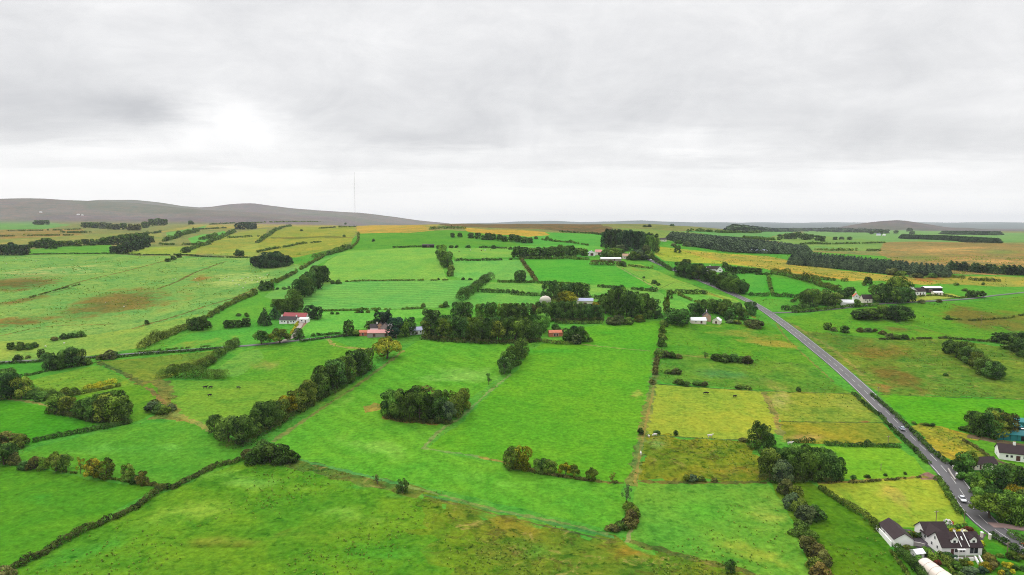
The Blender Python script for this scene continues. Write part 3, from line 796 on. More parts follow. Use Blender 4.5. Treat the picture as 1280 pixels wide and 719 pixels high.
def foliage_material(own=True):
    m, n, bs = new_mat('foliage', .9, .0)
    oi = n.new('ShaderNodeObjectInfo')
    if not own:
        oi = n.new('ShaderNodeAttribute'); oi.attribute_name = 'tint'
    a = n.new('ShaderNodeAttribute'); a.attribute_name = 'tone'
    pos = n.new('ShaderNodeNewGeometry').outputs['Position']
    nz = n.noise(pos, .22, 3, .6)
    t = n.math('ADD', n.math('MULTIPLY', a.outputs['Fac'], .75), n.math('MULTIPLY', nz, .5))
    c = oi.outputs['Color']
    dk = n.mix(1.0, c, (.22, .30, .38), 'MULTIPLY'); lt = n.mix(1.0, c, (2.15, 2.15, 1.4), 'MULTIPLY')  # random leaf tones, dark end lowered to stand for crown shade
    col = n.mix(n.ramp(t, .28, .95), dk, lt)
    n.l.new(col, bs.inputs['Base Color'])
    tr = n.new('ShaderNodeBsdfTranslucent'); n.l.new(col, tr.inputs['Color'])
    mx = n.new('ShaderNodeMixShader'); mx.inputs[0].default_value = .18
    n.l.new(bs.outputs[0], mx.inputs[1]); n.l.new(tr.outputs[0], mx.inputs[2])
    n.l.new(mx.outputs[0], n.n['Material Output'].inputs['Surface'])
    return m
M_LEAF = foliage_material()
M_LEAF_FAR = foliage_material(False)
def bark_material():
    m, n, bs = new_mat('bark', .95, .1)
    pos = n.new('ShaderNodeTexCoord').outputs['Object']
    k = n.noise(n.vmath('MULTIPLY', pos, (8, 8, 2)), 6.0, 4, .7)
    n.l.new(n.mix(k, (.045, .035, .026), (.13, .105, .08)), bs.inputs['Base Color'])
    return m
M_BARK = bark_material()

# palette of crowns (albedo)
TINT = dict(
    dark=(.047, .090, .026), mid=(.074, .130, .028), green=(.078, .155, .030), light=(.085, .150, .030), olive=(.088, .122, .028),
    gold=(.20, .19, .018), amber=(.20, .170, .022), brown=(.086, .088, .034), grey=(.080, .105, .058), pine=(.028, .056, .028),
    spruce=(.062, .092, .070), rust=(.110, .092, .038), bramble=(.056, .070, .026), red=(.10, .025, .022), blue=(.024, .052, .040), yellow=(.30, .29, .03), white=(.62, .60, .56))
LOOK = dict(dark='dark green', mid='mid green', green='fresh green', light='light green', olive='olive green', gold='golden yellow green', amber='amber tinted',
            brown='brownish', grey='grey green', pine='blackish green', spruce='dull dark', rust='rusty brown', bramble='dark brown', red='dark red', blue='bluish green', yellow='bright yellow', white='white flowering')

def crown_mesh(name, kind, seed, n=2600):
    r = np.random.default_rng(seed); Cn = []; R = []
    if kind == 'round':          # full crown with skirts down to the grass
        for i in range(24):
            th = r.uniform(0, 6.3); z = r.uniform(.10, .90); rad = r.uniform(.12, .23)
            e = (1 - abs((z - .42) / .62) ** 2.4) ** .5 if z > .42 else .80 + .48 * z
            q = r.uniform(.25, 1) ** .5 * r.uniform(.82, 1.06)
            Cn.append((math.cos(th) * q * max(0.02, .5 * e - rad * .7), math.sin(th) * q * max(0.02, .5 * e - rad * .7), max(rad * .8, min(z, 1 - rad)))); R.append(rad)
        size = .055
    elif kind == 'tall':
        for i in range(30):
            z = r.uniform(.06, .88); e = 1.0 if z < .5 else (1 - ((z - .5) / .55) ** 2) ** .5
            th = r.uniform(0, 6.3); rad = r.uniform(.10, .17); q = r.uniform(.3, 1) ** .5
            Cn.append((math.cos(th) * q * max(.02, .5 * e - rad * .7), math.sin(th) * q * max(.02, .5 * e - rad * .7), max(rad * .8, z))); R.append(rad)
        size = .052
    elif kind == 'spread':       # broad crown, gaps and visible limbs
        for i in range(26):
            th = r.uniform(0, 6.3); q = r.uniform(0, 1) ** .6; rad = r.uniform(.10, .17)
            z = .90 - .42 * q ** 2 + r.uniform(-.26, .03)
            Cn.append((math.cos(th) * q * (.5 - rad), math.sin(th) * q * (.5 - rad), z - rad * .5)); R.append(rad)
        size = .050
    elif kind == 'shrub':
        for i in range(20):
            th = r.uniform(0, 6.3); q = r.uniform(0, 1) ** .5; rad = r.uniform(.13, .26)
            zt = (1 - .6 * q ** 2) * r.uniform(.66, 1.0)
            Cn.append((math.cos(th) * q * (.5 - rad * .7), math.sin(th) * q * (.5 - rad * .7), max(.06, zt - rad))); R.append(rad)
        size = .085
    elif kind == 'cone':         # conifer: whorls that narrow upwards
        for i in range(54):
            z = (i + .5) / 54; e = (1 - z) ** .85 * .40 + .02
            th = i * 2.4 + r.uniform(-.4, .4)
            Cn.append((math.cos(th) * e * .75, math.sin(th) * e * .75, .04 + z * .90)); R.append(max(.05, e * .42))
        size = .050
    elif kind == 'sparse':
        for i in range(16):
            th = r.uniform(0, 6.3); q = r.uniform(.1, 1) ** .6; rad = r.uniform(.07, .13)
            Cn.append((math.cos(th) * q * (.48 - rad), math.sin(th) * q * (.48 - rad), r.uniform(.32, .90))); R.append(rad)
        size = .045
    V, F, tone = lobes_to_leaves(Cn, R, n, size, r)
    return np_mesh(name, V, F, [M_LEAF], False, {'tone': ('FACE', 'FLOAT', tone)}), np.array(Cn)
def trunk_mesh(name, kind, Cn, seed):
    r = np.random.default_rng(seed)
    if kind == 'shrub':
        P = []
        for i in range(4):
            th = i * 1.6 + r.uniform(-.3, .3)
            P.append(tube([(0, 0, -.06), (math.cos(th) * .10, math.sin(th) * .10, .25), (math.cos(th) * .2, math.sin(th) * .2, .5)], [.030, .022, .010], 5))
        V, F = join(P)
    else:
        b = r.uniform(-.02, .02, 2); top = .86 if kind == 'cone' else .62
        P = [tube([(0, 0, -.06), (0, 0, .0), (b[0], b[1], .2), (b[0] * 2, b[1] * 2, .42), (b[0] * 2.5, b[1] * 2.5, top)], [.042, .036, .026, .020, .008], 7)]
        if kind != 'cone':
            idx = r.choice(len(Cn), min(7, len(Cn)), replace=False)
            for i in idx:
                z = r.uniform(.18, .4); s = np.array([b[0] * 1.5, b[1] * 1.5, z]); e = Cn[i]
                P.append(tube([s, s * .55 + e * .45 + np.array([0, 0, -.03]), e], [.017, .012, .005], 5))
        V, F = join(P)
    return np_mesh(name, V, F, [M_BARK], True)
PROTO = {}
for kind, cnt in (('round', 6), ('tall', 4), ('spread', 4), ('shrub', 5), ('cone', 3), ('sparse', 2)):
    L = []
    for i in range(cnt):
        sd = sum(map(ord, kind)) * 10 + i
        cm, Cn = crown_mesh('crown', kind, sd, 1300 if kind == 'shrub' else 2000 if kind == 'cone' else 900 if kind == 'sparse' else 2600)
        L.append((cm, trunk_mesh('trunk', kind, Cn, sd + 5)))
    PROTO[kind] = L
NAME = dict(round='broadleaf_tree', tall='broadleaf_tree', spread='broadleaf_tree', sparse='thin_tree', shrub='shrub', cone='conifer_tree')
NOUN = dict(round='broadleaf tree', tall='broadleaf tree', spread='spreading tree', sparse='thin tree', shrub='shrub', cone='conifer')
CAT = dict(round='tree', tall='tree', spread='tree', sparse='tree', shrub='shrub', cone='conifer')
ORD = ['first', 'second', 'third', 'fourth', 'fifth', 'sixth', 'seventh', 'eighth', 'ninth', 'tenth', 'eleventh', 'twelfth', 'thirteenth',
       'fourteenth', 'fifteenth', 'sixteenth', 'seventeenth', 'eighteenth', 'nineteenth', 'twentieth']
TREES = []
def tree_at(x, y, h, wd, kind, tint, label, group=None):
    i = len(TREES)
    cm, tm = PROTO[kind][(i * 7 + int(abs(x))) % len(PROTO[kind])]
    r = random.Random(i * 31 + 5)
    z = hz(x, y)
    root = bpy.data.objects.new(NAME[kind], None); C.objects.link(root)
    root.empty_display_size = .5
    root.location = (x, y, z); root.rotation_euler = (r.uniform(-.03, .03), r.uniform(-.03, .03), r.uniform(0, 6.28))
    wd *= 1.15
    root.scale = (wd * r.uniform(.9, 1.1), wd * r.uniform(.9, 1.1), h)
    tag(root, label, CAT[kind], group)
    c = link('crown', cm, root); t = link('trunk' if kind != 'shrub' else 'stem', tm, root)
    b = TINT[tint]; k = r.uniform(.74, 1.45); hs = r.uniform(-.16, .16)
    c.color = (b[0] * k * (1 + hs), b[1] * k, b[2] * k * (1 - hs), 1)
    TREES.append(root)
    return root
def tree(u, v, hpx, wpx=None, kind='round', tint='dark', label=None, group=None):
    x, y = at(u, v); m = px_size(y)
    return tree_at(x, y, hpx * m, (wpx if wpx else hpx * .95) * m, kind, tint, label, group)
def grove(phrase, items, group=None, kind='round', tint='dark', h=20, w=None):
    """items: (u, v[, h[, w[, tint[, kind]]]]) read from left to right"""
    its = sorted(items, key=lambda q: (q[0], q[1]))
    full = []
    for it in its:
        it = tuple(it); g = lambda k, d: it[k] if len(it) > k and it[k] is not None else d
        full.append((it[0], it[1], g(2, h), g(3, w), g(4, tint), g(5, kind)))
    n = len(full)
    # say the look first; the place along the row only where looks repeat
    looks = [(LOOK[f[4]], NOUN[f[5]]) for f in full]
    for f, lk in zip(full, looks):
        same = [q for q, l2 in zip(full, looks) if l2 == lk]
        if len(same) == 1:
            lab = f'{lk[0]} {lk[1]} {phrase}' if n == 1 else f'only {lk[0]} {lk[1]} {phrase}'
        else:
            lab = f'{ORD[min(same.index(f), 19)]} {lk[0]} {lk[1]} from left {phrase}'
        PENDING.append((f, lab, group or ('trees ' + phrase)))
PENDING = []
def plant_all(limit=285):
    """the largest trees in view stand as things of their own; the smallest, far off, read as one mass"""
    big = sorted((p for p in PENDING if NAME[p[0][5]] == 'broadleaf_tree'), key=lambda p: -p[0][2])
    far = set(id(p) for p in big[limit:])
    VV = []; TT = []; CC = []; r = np.random.default_rng(4)
    for p in PENDING:
        f, lab, grp = p
        if id(p) not in far:
            tree(f[0], f[1], f[2], f[3], f[5], f[4], lab, grp); continue
        x, y = at(f[0], f[1]); m = px_size(y)
        cm = PROTO[f[5]][len(VV) % len(PROTO[f[5]])][0]
        co = np.empty(len(cm.vertices) * 3, np.float32); cm.vertices.foreach_get('co', co); co = co.reshape(-1, 4, 3)
        co = co[r.choice(len(co), 640, replace=False)]; c0 = co.mean(1, keepdims=True); co = c0 + (co - c0) * 2.3
        wd = (f[3] or f[2] * .95) * m * 1.15
        VV.append((co * np.array([wd, wd, f[2] * m]) + np.array([x, y, hz(x, y)])).reshape(-1, 3))
        TT.append(r.uniform(0, 1, 640)); b = np.array(TINT[f[4]]) * r.uniform(.86, 1.16)
        CC.append(np.repeat(np.append(b, 1.0)[None], 640, 0))
    if VV:
        V = np.concatenate(VV); base = V.mean(0); n = len(V) // 4
        me = np_mesh('distant_trees', V - base, np.arange(n * 4).reshape(n, 4), [M_LEAF_FAR], False,
                     {'tone': ('FACE', 'FLOAT', np.concatenate(TT)), 'tint': ('FACE', 'FLOAT_COLOR', np.concatenate(CC))})
        o = link('distant_trees', me, loc=tuple(base)); tag(o, kind='stuff')
def line(u0, v0, u1, v1, n, h, jit=.25, tints=None, w=None, kinds=None, seed=0):
    r = random.Random(int(u0 * 13 + v0 * 7 + n) + seed); out = []
    for i in range(n):
        t = i / max(1, n - 1)
        du = (u1 - u0) / max(1, n - 1)
        out.append((u0 + (u1 - u0) * t + r.uniform(-.2, .2) * du, v0 + (v1 - v0) * t + r.uniform(-.15, .15), h * r.uniform(1 - jit, 1 + jit),
                    w and w * r.uniform(.85, 1.2), r.choice(tints) if tints else None, r.choice(kinds) if kinds else None))
    return out

HEDGES = []
def hedge(pts, h, wd, tint, label, group=None, lump=.35, gaps=0.0, leaf=None, cat='hedge', seed=0, name='hedge'):
    """one hedge along a line: sprays of leaf over a run of uneven lumps; h and wd in metres"""
    r = np.random.default_rng(len(HEDGES) * 17 + 3 + seed)
    raw = np.array([at(*p) for p in pts])
    W = resample(raw, max(.55 * wd, .5))
    n = len(W)
    wob = np.convolve(r.normal(size=n + 12), np.ones(5) / 5, mode='same')[6:6 + n]
    hh = h * np.clip(1 + lump * 1.6 * wob + lump * .35 * r.normal(size=n), .35, 2.1)
    keep = np.ones(n, bool)
    if gaps:
        g = np.convolve(r.normal(size=n + 20), np.ones(7) / 7 ** .5, mode='same')[10:10 + n]
        keep = g > np.quantile(g, gaps)
        keep[0] = keep[-1] = True
    W, hh = W[keep], hh[keep]
    W = W + r.normal(size=W.shape) * wd * .12
    Z = height(W[:, 0], W[:, 1])
    y0 = float(np.median(W[:, 1])); px = px_size(y0)
    R = np.maximum(wd * .55, hh * .42) * r.uniform(.85, 1.15, len(W))
    Cn = np.concatenate([np.column_stack([W, Z + np.maximum(hh - R * .9, R * .35)]), np.column_stack([W + r.normal(size=W.shape) * wd * .15, Z + hh * .28])])
    RR = np.concatenate([R * .9, np.maximum(wd * .5, hh * .3)])
    lf = leaf or max(.34, .95 * px)
    L = np.linalg.norm(np.diff(W, axis=0), axis=1).sum()
    cnt = int(min(9000, max(160, 1.5 * L * (2 * h + wd) / (lf * lf * .55))))
    base = np.array([W[len(W) // 2][0], W[len(W) // 2][1], float(Z[len(W) // 2])])
    V, F, tone = lobes_to_leaves(Cn - base, RR, cnt, lf, r, keep=.6, up=.45)
    me = np_mesh(name, V, F, [M_LEAF], False, {'tone': ('FACE', 'FLOAT', tone)})
    o = link(name, me, loc=tuple(base)); b = TINT[tint]; k = r.uniform(.9, 1.12)
    o.color = (b[0] * k, b[1] * k, b[2] * k, 1)
    tag(o, label, cat, group); HEDGES.append(o)
    return o
def plantation(front, depth_px, hm, sp, tint, name='conifer_plantation', proto='cone'):
    """far-off block of conifers that reads as one mass"""
    r = np.random.default_rng(int(front[0][0] * 3 + front[0][1])); P = []
    cm = PROTO[proto][0][0]
    nv = len(cm.vertices); co = np.empty(nv * 3, np.float32); cm.vertices.foreach_get('co', co); co = co.reshape(-1, 3)
    q = r.choice(nv // 4, 150, replace=False); src = (co.reshape(-1, 4, 3)[q])
    ctr = src.mean(1, keepdims=True); src = ctr + (src - ctr) * 2.6
    A = resample([at(*p) for p in front], sp)
    Bk = resample([at(p[0] + dx, p[1] - dv) for p, (dx, dv) in zip(front, depth_px)], sp)
    tt = np.linspace(0, 1, len(A)); tb = np.linspace(0, 1, len(Bk))
    Bk = np.stack([np.interp(tt, tb, Bk[:, 0]), np.interp(tt, tb, Bk[:, 1])], 1)
    D = np.linalg.norm(Bk - A, axis=1).max(); rows = max(2, int(D / (sp * 1.15)))
    for k in range(rows):
        P.append(A + (Bk - A) * k / (rows - 1))
    P = np.concatenate(P); P += r.uniform(-.35, .35, P.shape) * sp
    if len(P) > 1500: P = P[r.choice(len(P), 1500, replace=False)]
    base = np.array([*P.mean(0), 0]); base[2] = hz(base[0], base[1])
    z = height(P[:, 0], P[:, 1]); H = hm * r.uniform(.86, 1.0, len(P)); Wd = sp * r.uniform(2.1, 2.8, len(P))
    V = src[None] * np.stack([Wd, Wd, H], 1)[:, None, None, :] + (np.column_stack([P, z]) - base)[:, None, None, :]
    V = V.reshape(-1, 3); F = np.arange(len(V), dtype=np.int32).reshape(-1, 4)
    tone = np.repeat(r.uniform(0, 1, len(P)), 150) * .6 + r.uniform(0, .4, len(F))
    o = link(name, np_mesh(name, V, F, [M_LEAF], False, {'tone': ('FACE', 'FLOAT', tone)}), loc=tuple(base))
    o.color = (*TINT[tint], 1); tag(o, kind='stuff')
    return o
# ---------------------------------------------------------------- trees, shrubs and hedges
M4 = ['dark', 'mid', 'dark', 'green']
D2 = ['dark', 'dark', 'mid']
# --- left: foreground hedges and rows
hedge([(18, 711), (60, 689), (100, 667), (140, 650), (175, 633), (198, 615), (220, 609)], 2.0, 2.2, 'bramble', 'low dark brown hedge climbing from the bottom left corner', lump=.3, leaf=.36)
hedge([(220, 609), (245, 596), (268, 584), (293, 578), (309, 573)], 2.1, 2.2, 'bramble', 'low dark brown hedge between the pasture and the dark bush clump', lump=.3, leaf=.36)
grove('in the bottom left corner', [(3, 722, 16, 24, 'rust', 'shrub')], 'foreground shrubs')
grove('in the hedgerow crossing the left pasture', [(31, 586, 12, 13), (43, 586, 18, 16, 'brown'), (54, 587, 18, 12, 'mid'), (70, 589, 28, 22, 'olive', 'spread'), (83, 589, 24, 19, 'mid', 'spread'),
      (101, 592, 22, 13, 'amber', 'sparse'), (117, 597, 27, 25, 'amber', 'spread'), (133, 598, 26, 19, 'olive', 'tall'), (160, 602, 23, 17, 'olive', 'tall'), (178, 606, 18, 15, 'brown', 'tall'),
      (170, 604, 12, 12, 'dark', 'shrub')], kind='shrub')
hedge([(184, 606), (196, 609), (206, 610)], 1.6, 1.8, 'brown', 'short thorny hedge end beside the amber trees', lump=.4)
hedge([(0, 579), (40, 583.5), (100, 593), (150, 601), (186, 607)], .7, 1.0, 'olive', 'thin grassy hedge bank under the amber trees', lump=.6, gaps=.3)
grove('at the left edge beside the emerald field', [(5, 581, 27, 28, 'dark', 'round'), (18, 580, 16, 16, 'brown', 'shrub')])
grove('on the left edge below the vivid green field', [(8, 558, 20, 26, 'brown', 'shrub'), (24, 558, 18, 22, 'olive', 'shrub'), (-8, 560, 22, 26, 'dark', 'shrub')])
hedge([(44, 552), (70, 547), (100, 541), (130, 536), (162, 529)], 2.0, 2.6, 'dark', 'low dark hedge leading to the large dark clump', lump=.35)
# big clumps left-middle
grove('in the big clump on the left pasture edge', [(72, 515, 23, 24, 'mid'), (85, 517, 22, 22, 'olive'), (104, 522, 24, 24, 'dark'), (117, 525, 30, 26, 'mid'), (132, 527, 34, 30, 'olive'), (147, 527, 33, 30, 'mid'), (157, 526, 26, 22, 'dark'),
      (125, 519, 28, 28, 'dark'), (142, 520, 32, 30, 'dark')])
hedge([(36, 490), (60, 496), (80, 503), (95, 512)], 3.2, 4.5, 'mid', 'thick green hedge between the left tree trio and big clump', lump=.45)
grove('at the left edge above the vivid field', [(2, 497, 34, 26, 'mid'), (14, 498, 33, 26, 'dark'), (27, 498, 28, 22, 'olive'), (8, 490, 30, 26, 'dark')])
grove('in the thicket right of the left edge trio', [(42, 497, 14, 17), (52, 500, 15, 17, 'mid'), (66, 500, 13, 16), (82, 494, 11, 13, 'olive'), (92, 493, 10, 12)], kind='shrub')
hedge([(90, 495), (110, 491), (130, 487), (150, 483)], 2.0, 2.2, 'olive', 'straight hedge beside the yellow gorse strip', lump=.3)
hedge([(108, 486.5), (120, 483.5), (132, 480.5), (143, 478.5)], 1.6, 3.5, 'yellow', 'yellow green gorse strip in the left pasture', lump=.4, name='gorse')
grove('beside the gully', [(190, 514, 14, 16, 'grey'), (199, 516, 12, 16, 'dark'), (206, 517, 12, 14, 'mid'), (214, 513, 9, 11, 'grey'), (193, 508, 10, 14, 'brown')], kind='shrub')
grove('near the lane on the left pasture', [(62, 461, 20, 17, 'dark'), (73, 462, 19, 18, 'dark'), (80, 459, 22, 17, 'mid'), (90, 459, 25, 20, 'dark'), (99, 457, 21, 16, 'dark'), (107, 456, 10, 14, 'mid', 'shrub')], 'trees in the clump near the lane')
hedge([(0, 473), (20, 472), (40, 469), (60, 464), (90, 459)], 1.4, 1.8, 'dark', 'low hedge under the dark trees south of the lane', lump=.4, gaps=.15)
grove('north of the lane', [(23, 450, 8, 11, 'dark'), (52, 447, 11, 9, 'dark', 'round'), (59, 447, 8, 8, 'mid'), (35, 448, 5, 6, 'olive')], 'shrubs north of the lane', kind='shrub')
grove('astride the lane bend', [(128, 449, 9, 13, 'brown'), (137, 449, 13, 15, 'grey'), (144, 447, 9, 9, 'dark')], 'shrubs at the lane bend', kind='shrub')
hedge([(147, 447), (180, 444), (215, 441), (245, 439), (276, 436)], 1.7, 1.8, 'dark', 'trimmed hedge along the south side of the lane', lump=.12)
hedge([(0, 455.5), (55, 452.5), (110, 448.5), (122, 448)], 1.5, 1.6, 'dark', 'trimmed roadside hedge at the western end of the lane', lump=.25)
hedge([(170, 441), (210, 437.5), (262, 433)], .9, 1.2, 'mid', 'low green hedge along the north side of the lane', lump=.3, gaps=.3)
grove('in the left rushy pasture', [(14, 437, 9, 9, 'dark', 'round'), (25, 437, 11, 12, 'dark'), (35, 437, 9, 10, 'mid'), (43, 434, 7, 9, 'dark')], 'shrubs in the rushy pasture', kind='shrub')
grove('higher in the left rushy pasture', [(68, 426, 6, 8, 'brown'), (80, 424, 8, 10), (90, 422, 8, 10), (101, 421, 8, 10, 'mid')], 'shrubs high in the rushy pasture', kind='shrub')
grove('standing alone on the rushy slope', [(184, 406, 6, 6, 'dark', 'round')], 'lone field trees')
hedge([(178, 435), (192, 429), (205, 422), (218, 417), (230, 412)], 4.2, 6.0, 'olive', 'bushy ragged hedge rising right from the lane', lump=.45)
# --- the two thick hedges north of the gully
hedge([(206, 471), (225, 471), (248, 472), (268, 472), (282, 473)], 5.0, 7.0, 'mid', 'broad thicket hedge along the foot of the lime pasture', lump=.35)
hedge([(212, 465), (232, 463), (252, 459), (266, 453)], 4.6, 6.0, 'olive', 'second thicket hedge row behind the broad thicket', lump=.4)
hedge([(256, 459), (268, 450), (279, 442), (288, 436), (296, 430)], 5.0, 5.0, 'mid', 'thick hedge rising from thicket to lane', lump=.4)
grove('at the top of the thicket hedge', [(292, 434, 11, 13, 'dark', 'shrub')], 'trees by the lane')
# --- big dark tree row centre left
grove('in the long row above the round meadow', [(286, 552, 32, 30, 'olive'), (303, 554, 36, 30, 'dark'), (318, 545, 26, 20, 'olive'), (326, 537, 36, 32, 'dark'), (340, 532, 32, 26, 'dark'),
      (350, 526, 28, 24, 'olive'), (360, 520, 26, 22, 'gold'), (371, 514, 28, 26, 'olive'), (384, 507, 32, 26, 'olive'), (397, 499, 34, 28, 'dark'), (409, 492, 36, 30, 'dark'), (421, 485, 36, 30, 'dark'),
      (433, 478, 34, 28, 'dark'), (445, 470, 32, 28, 'dark'), (456, 463, 28, 26, 'dark')], 'trees in the long row', tint='dark')
grove('left of the long tree row', [(269, 543, 26, 18, 'dark', 'tall'), (275, 545, 16, 16, 'mid', 'shrub')], 'trees beside the long row')
grove('in the dark bush clump below the long row', [(322, 577, 24, 26), (338, 578, 28, 28), (352, 577, 25, 26), (363, 577, 17, 20), (330, 572, 24, 26), (310, 571, 14, 16, 'brown')], 'shrubs in the dark clump', kind='shrub', tint='dark')
grove('beside the pink roofed farm', [(484, 448, 31, 36, 'amber', 'spread')], 'lone field trees')
# --- clump in the round meadow
grove('in the clump alone in the round meadow', [(487, 519, 32, 26, 'mid'), (499, 522, 36, 28, 'dark'), (512, 524, 36, 30, 'dark'), (525, 525, 36, 28, 'mid'), (538, 526, 33, 28, 'dark'), (549, 526, 30, 24, 'dark'),
      (560, 527, 26, 20, 'grey'), (570, 521, 34, 24, 'olive'), (580, 512, 27, 20, 'olive'), (535, 511, 30, 26, 'rust', 'sparse'), (520, 512, 30, 26, 'dark'), (552, 514, 28, 24, 'dark')], 'trees in the meadow clump')
grove('leaning beside the meadow fence', [(611, 481, 16, 9, 'dark', 'sparse')], 'lone field trees')
grove('in the short row right of the meadow', [(630, 468, 22, 18, 'dark'), (636, 462, 24, 20, 'mid'), (642, 456, 26, 20, 'mid'), (648, 449, 24, 20, 'dark'), (653, 442, 20, 16, 'mid')], 'trees in the short row', kind='tall')
# --- foreground centre
grove('at the foot of the central field', [(639, 586, 29, 22, 'olive'), (653, 587, 31, 24, 'gold'), (676, 591, 19, 20, 'olive'), (688, 592, 18, 18, 'olive'), (707, 594, 18, 18, 'gold', 'spread'), (717, 595, 16, 16, 'olive', 'spread'),
      (740, 601, 19, 18, 'olive', 'spread'), (765, 602, 12, 10, 'brown', 'sparse')], 'trees along the central field foot')
hedge([(640, 586), (680, 593), (720, 599), (770, 604)], .9, 1.4, 'brown', 'thin brown hedge along the central field foot', lump=.5, gaps=.2)
grove('south of the track junction', [(783, 627, 22, 15, 'grey', 'sparse'), (786, 640, 17, 18, 'mid'), (789, 655, 20, 18, 'rust'), (785, 659, 16, 18, 'brown'), (776, 661, 13, 16, 'dark'), (766, 663, 10, 16, 'brown'), (793, 645, 15, 13, 'olive')], 'shrubs at the track junction', kind='shrub')
grove('on the bank below the round meadow', [(503, 616, 19, 14, 'dark', 'tall'), (472, 605, 13, 12, 'brown', 'sparse')], 'trees on the bank')
grove('by the bottom fence', [(913, 716, 17, 13, 'dark', 'tall')], 'lone field trees')
grove('along the field track', [(829, 408, 9, 10, 'olive'), (828, 416, 10, 10, 'mid'), (827, 424, 9, 11, 'olive'), (827, 433, 12, 12, 'dark'), (824, 446, 12, 14, 'olive'), (833, 447, 10, 12, 'brown'), (840, 448, 10, 9, 'dark'), (848, 448, 6, 9, 'brown')], 'shrubs along the field track', kind='shrub')
hedge([(822, 444), (820, 455), (818, 468), (815, 480)], 1.1, 2.5, 'brown', 'patchy brown bramble hedge on the field track', lump=.6, gaps=.35)
grove('on the tan track verge', [(801, 543, 10, 8, 'dark', 'shrub')], 'lone field trees')
grove('in the rough green field', [(896, 450, 11, 14), (906, 452, 12, 16), (917, 452, 11, 14), (927, 453, 9, 12), (935, 455, 12, 13, 'brown'), (882, 448, 8, 8, 'brown', 'sparse')], 'shrubs in the rough green field', kind='shrub')
grove('on the wet bank above the yellow field', [(836, 467, 7, 10), (845, 467, 8, 12, 'grey'), (848, 480, 9, 11), (858, 482, 7, 10), (871, 482, 7, 12), (881, 483, 7, 10, 'grey'), (924, 486, 6, 11, 'olive'), (934, 486, 5, 10, 'olive')], 'shrubs on the wet bank', kind='shrub')
grove('on the fence under the yellow field', [(821, 542, 5, 9, 'dark'), (845, 544, 6, 6, 'dark', 'round'), (929, 551, 4, 12, 'brown')], 'shrubs on the yellow field fence', kind='shrub')
grove('at the foot of the olive rushes', [(858, 601, 9, 9, 'olive'), (866, 601, 9, 12, 'grey'), (877, 601, 7, 9, 'olive'), (893, 602, 5, 9, 'brown')], 'shrubs at the foot of the rushes', kind='shrub')
# --- clump by the dog-leg of the right fields
grove('beside the olive rushes', [(946, 560, 34, 22, 'dark', 'tall'), (955, 560, 30, 20, 'dark', 'tall'), (962, 557, 18, 14, 'mid', 'shrub')], 'trees beside the olive rushes')
grove('in the big grove above the shrub row', [(962, 596, 36, 26, 'olive'), (974, 592, 34, 28, 'dark'), (985, 595, 36, 28, 'mid'), (997, 598, 36, 28, 'dark'), (1010, 599, 36, 28, 'mid'), (1023, 599, 38, 30, 'dark'), (1037, 599, 36, 28, 'dark'), (1047, 599, 28, 20, 'dark'),
      (957, 588, 28, 22, 'olive'), (978, 604, 30, 24, 'grey'), (990, 586, 30, 26, 'mid'), (1012, 588, 32, 28, 'dark'), (1030, 590, 32, 26, 'dark')], 'trees in the big grove')
grove('in the row running down to the garden', [(984, 618, 22, 22, 'brown'), (995, 622, 18, 18, 'olive'), (990, 634, 22, 22, 'grey'), (1000, 641, 22, 20, 'olive'), (1008, 650, 26, 26, 'grey'), (1020, 650, 22, 22, 'dark'), (1000, 668, 20, 26, 'dark'), (1012, 674, 16, 22, 'mid'),
      (1010, 692, 26, 28, 'brown'), (1022, 698, 22, 22, 'rust'), (1030, 705, 20, 20, 'brown'), (1018, 712, 22, 22, 'olive'), (1026, 722, 22, 26, 'rust')], 'shrubs in the row above the garden', kind='shrub')
hedge([(1027, 612), (1045, 624), (1065, 637), (1080, 646), (1090, 654), (1096, 664)], 1.8, 2.2, 'olive', 'hedge curving down to the white garage', lump=.3)
hedge([(1063, 604), (1090, 602), (1115, 600), (1150, 597)], .7, 1.0, 'brown', 'thin dry hedge with small bushes under the bright field', lump=.6, gaps=.3)
grove('in the thin dry hedge', [(1067, 598, 5, 7), (1084, 597, 5, 7), (1107, 595, 4, 5), (1131, 593, 4, 5)], 'bushes in the thin dry hedge', kind='shrub')
hedge([(985, 553.5), (1000, 553.5), (1016, 554)], 1.5, 2.0, 'dark', 'short dark hedge by the white animal', lump=.3)
hedge([(1032, 556), (1060, 557.5), (1090, 558), (1122, 559)], 1.7, 2.2, 'dark', 'dark straight hedge above the bright field', lump=.3)
grove('on the dark straight hedge', [(1085, 557, 9, 9, 'dark', 'shrub')], 'lone hedge bushes')
# --- roadside hedges
hedge([(1067, 493), (1080, 505), (1093, 516), (1106, 525)], 1.5, 1.9, 'dark', 'clipped roadside hedge left of the road, upper length', lump=.15)
hedge([(1107, 528), (1120, 541), (1133, 553), (1146, 566), (1160, 580)], 1.5, 1.9, 'dark', 'clipped roadside hedge left of the road, lower length', lump=.18)
hedge([(1090, 494), (1105, 507), (1120, 520), (1136, 536)], 1.4, 1.9, 'dark', 'clipped roadside hedge right of the road, upper length', lump=.15)
hedge([(1138, 538), (1152, 552), (1166, 566), (1182, 580)], 1.5, 2.1, 'dark', 'clipped roadside hedge right of the road, beside the yellow field', lump=.2)
hedge([(1172, 598), (1180, 612), (1190, 628), (1200, 643)], 1.5, 2.2, 'mid', 'green hedge between the bright field and the road bend', lump=.35)
hedge([(1242, 672), (1258, 681), (1272, 690), (1292, 702)], 1.9, 2.4, 'dark', 'dark clipped hedge between the garden lawn and the road', lump=.12)
hedge([(1268, 672), (1282, 681), (1300, 692)], 1.9, 3.0, 'dark', 'dark hedge on the far side of the road bend', lump=.2)
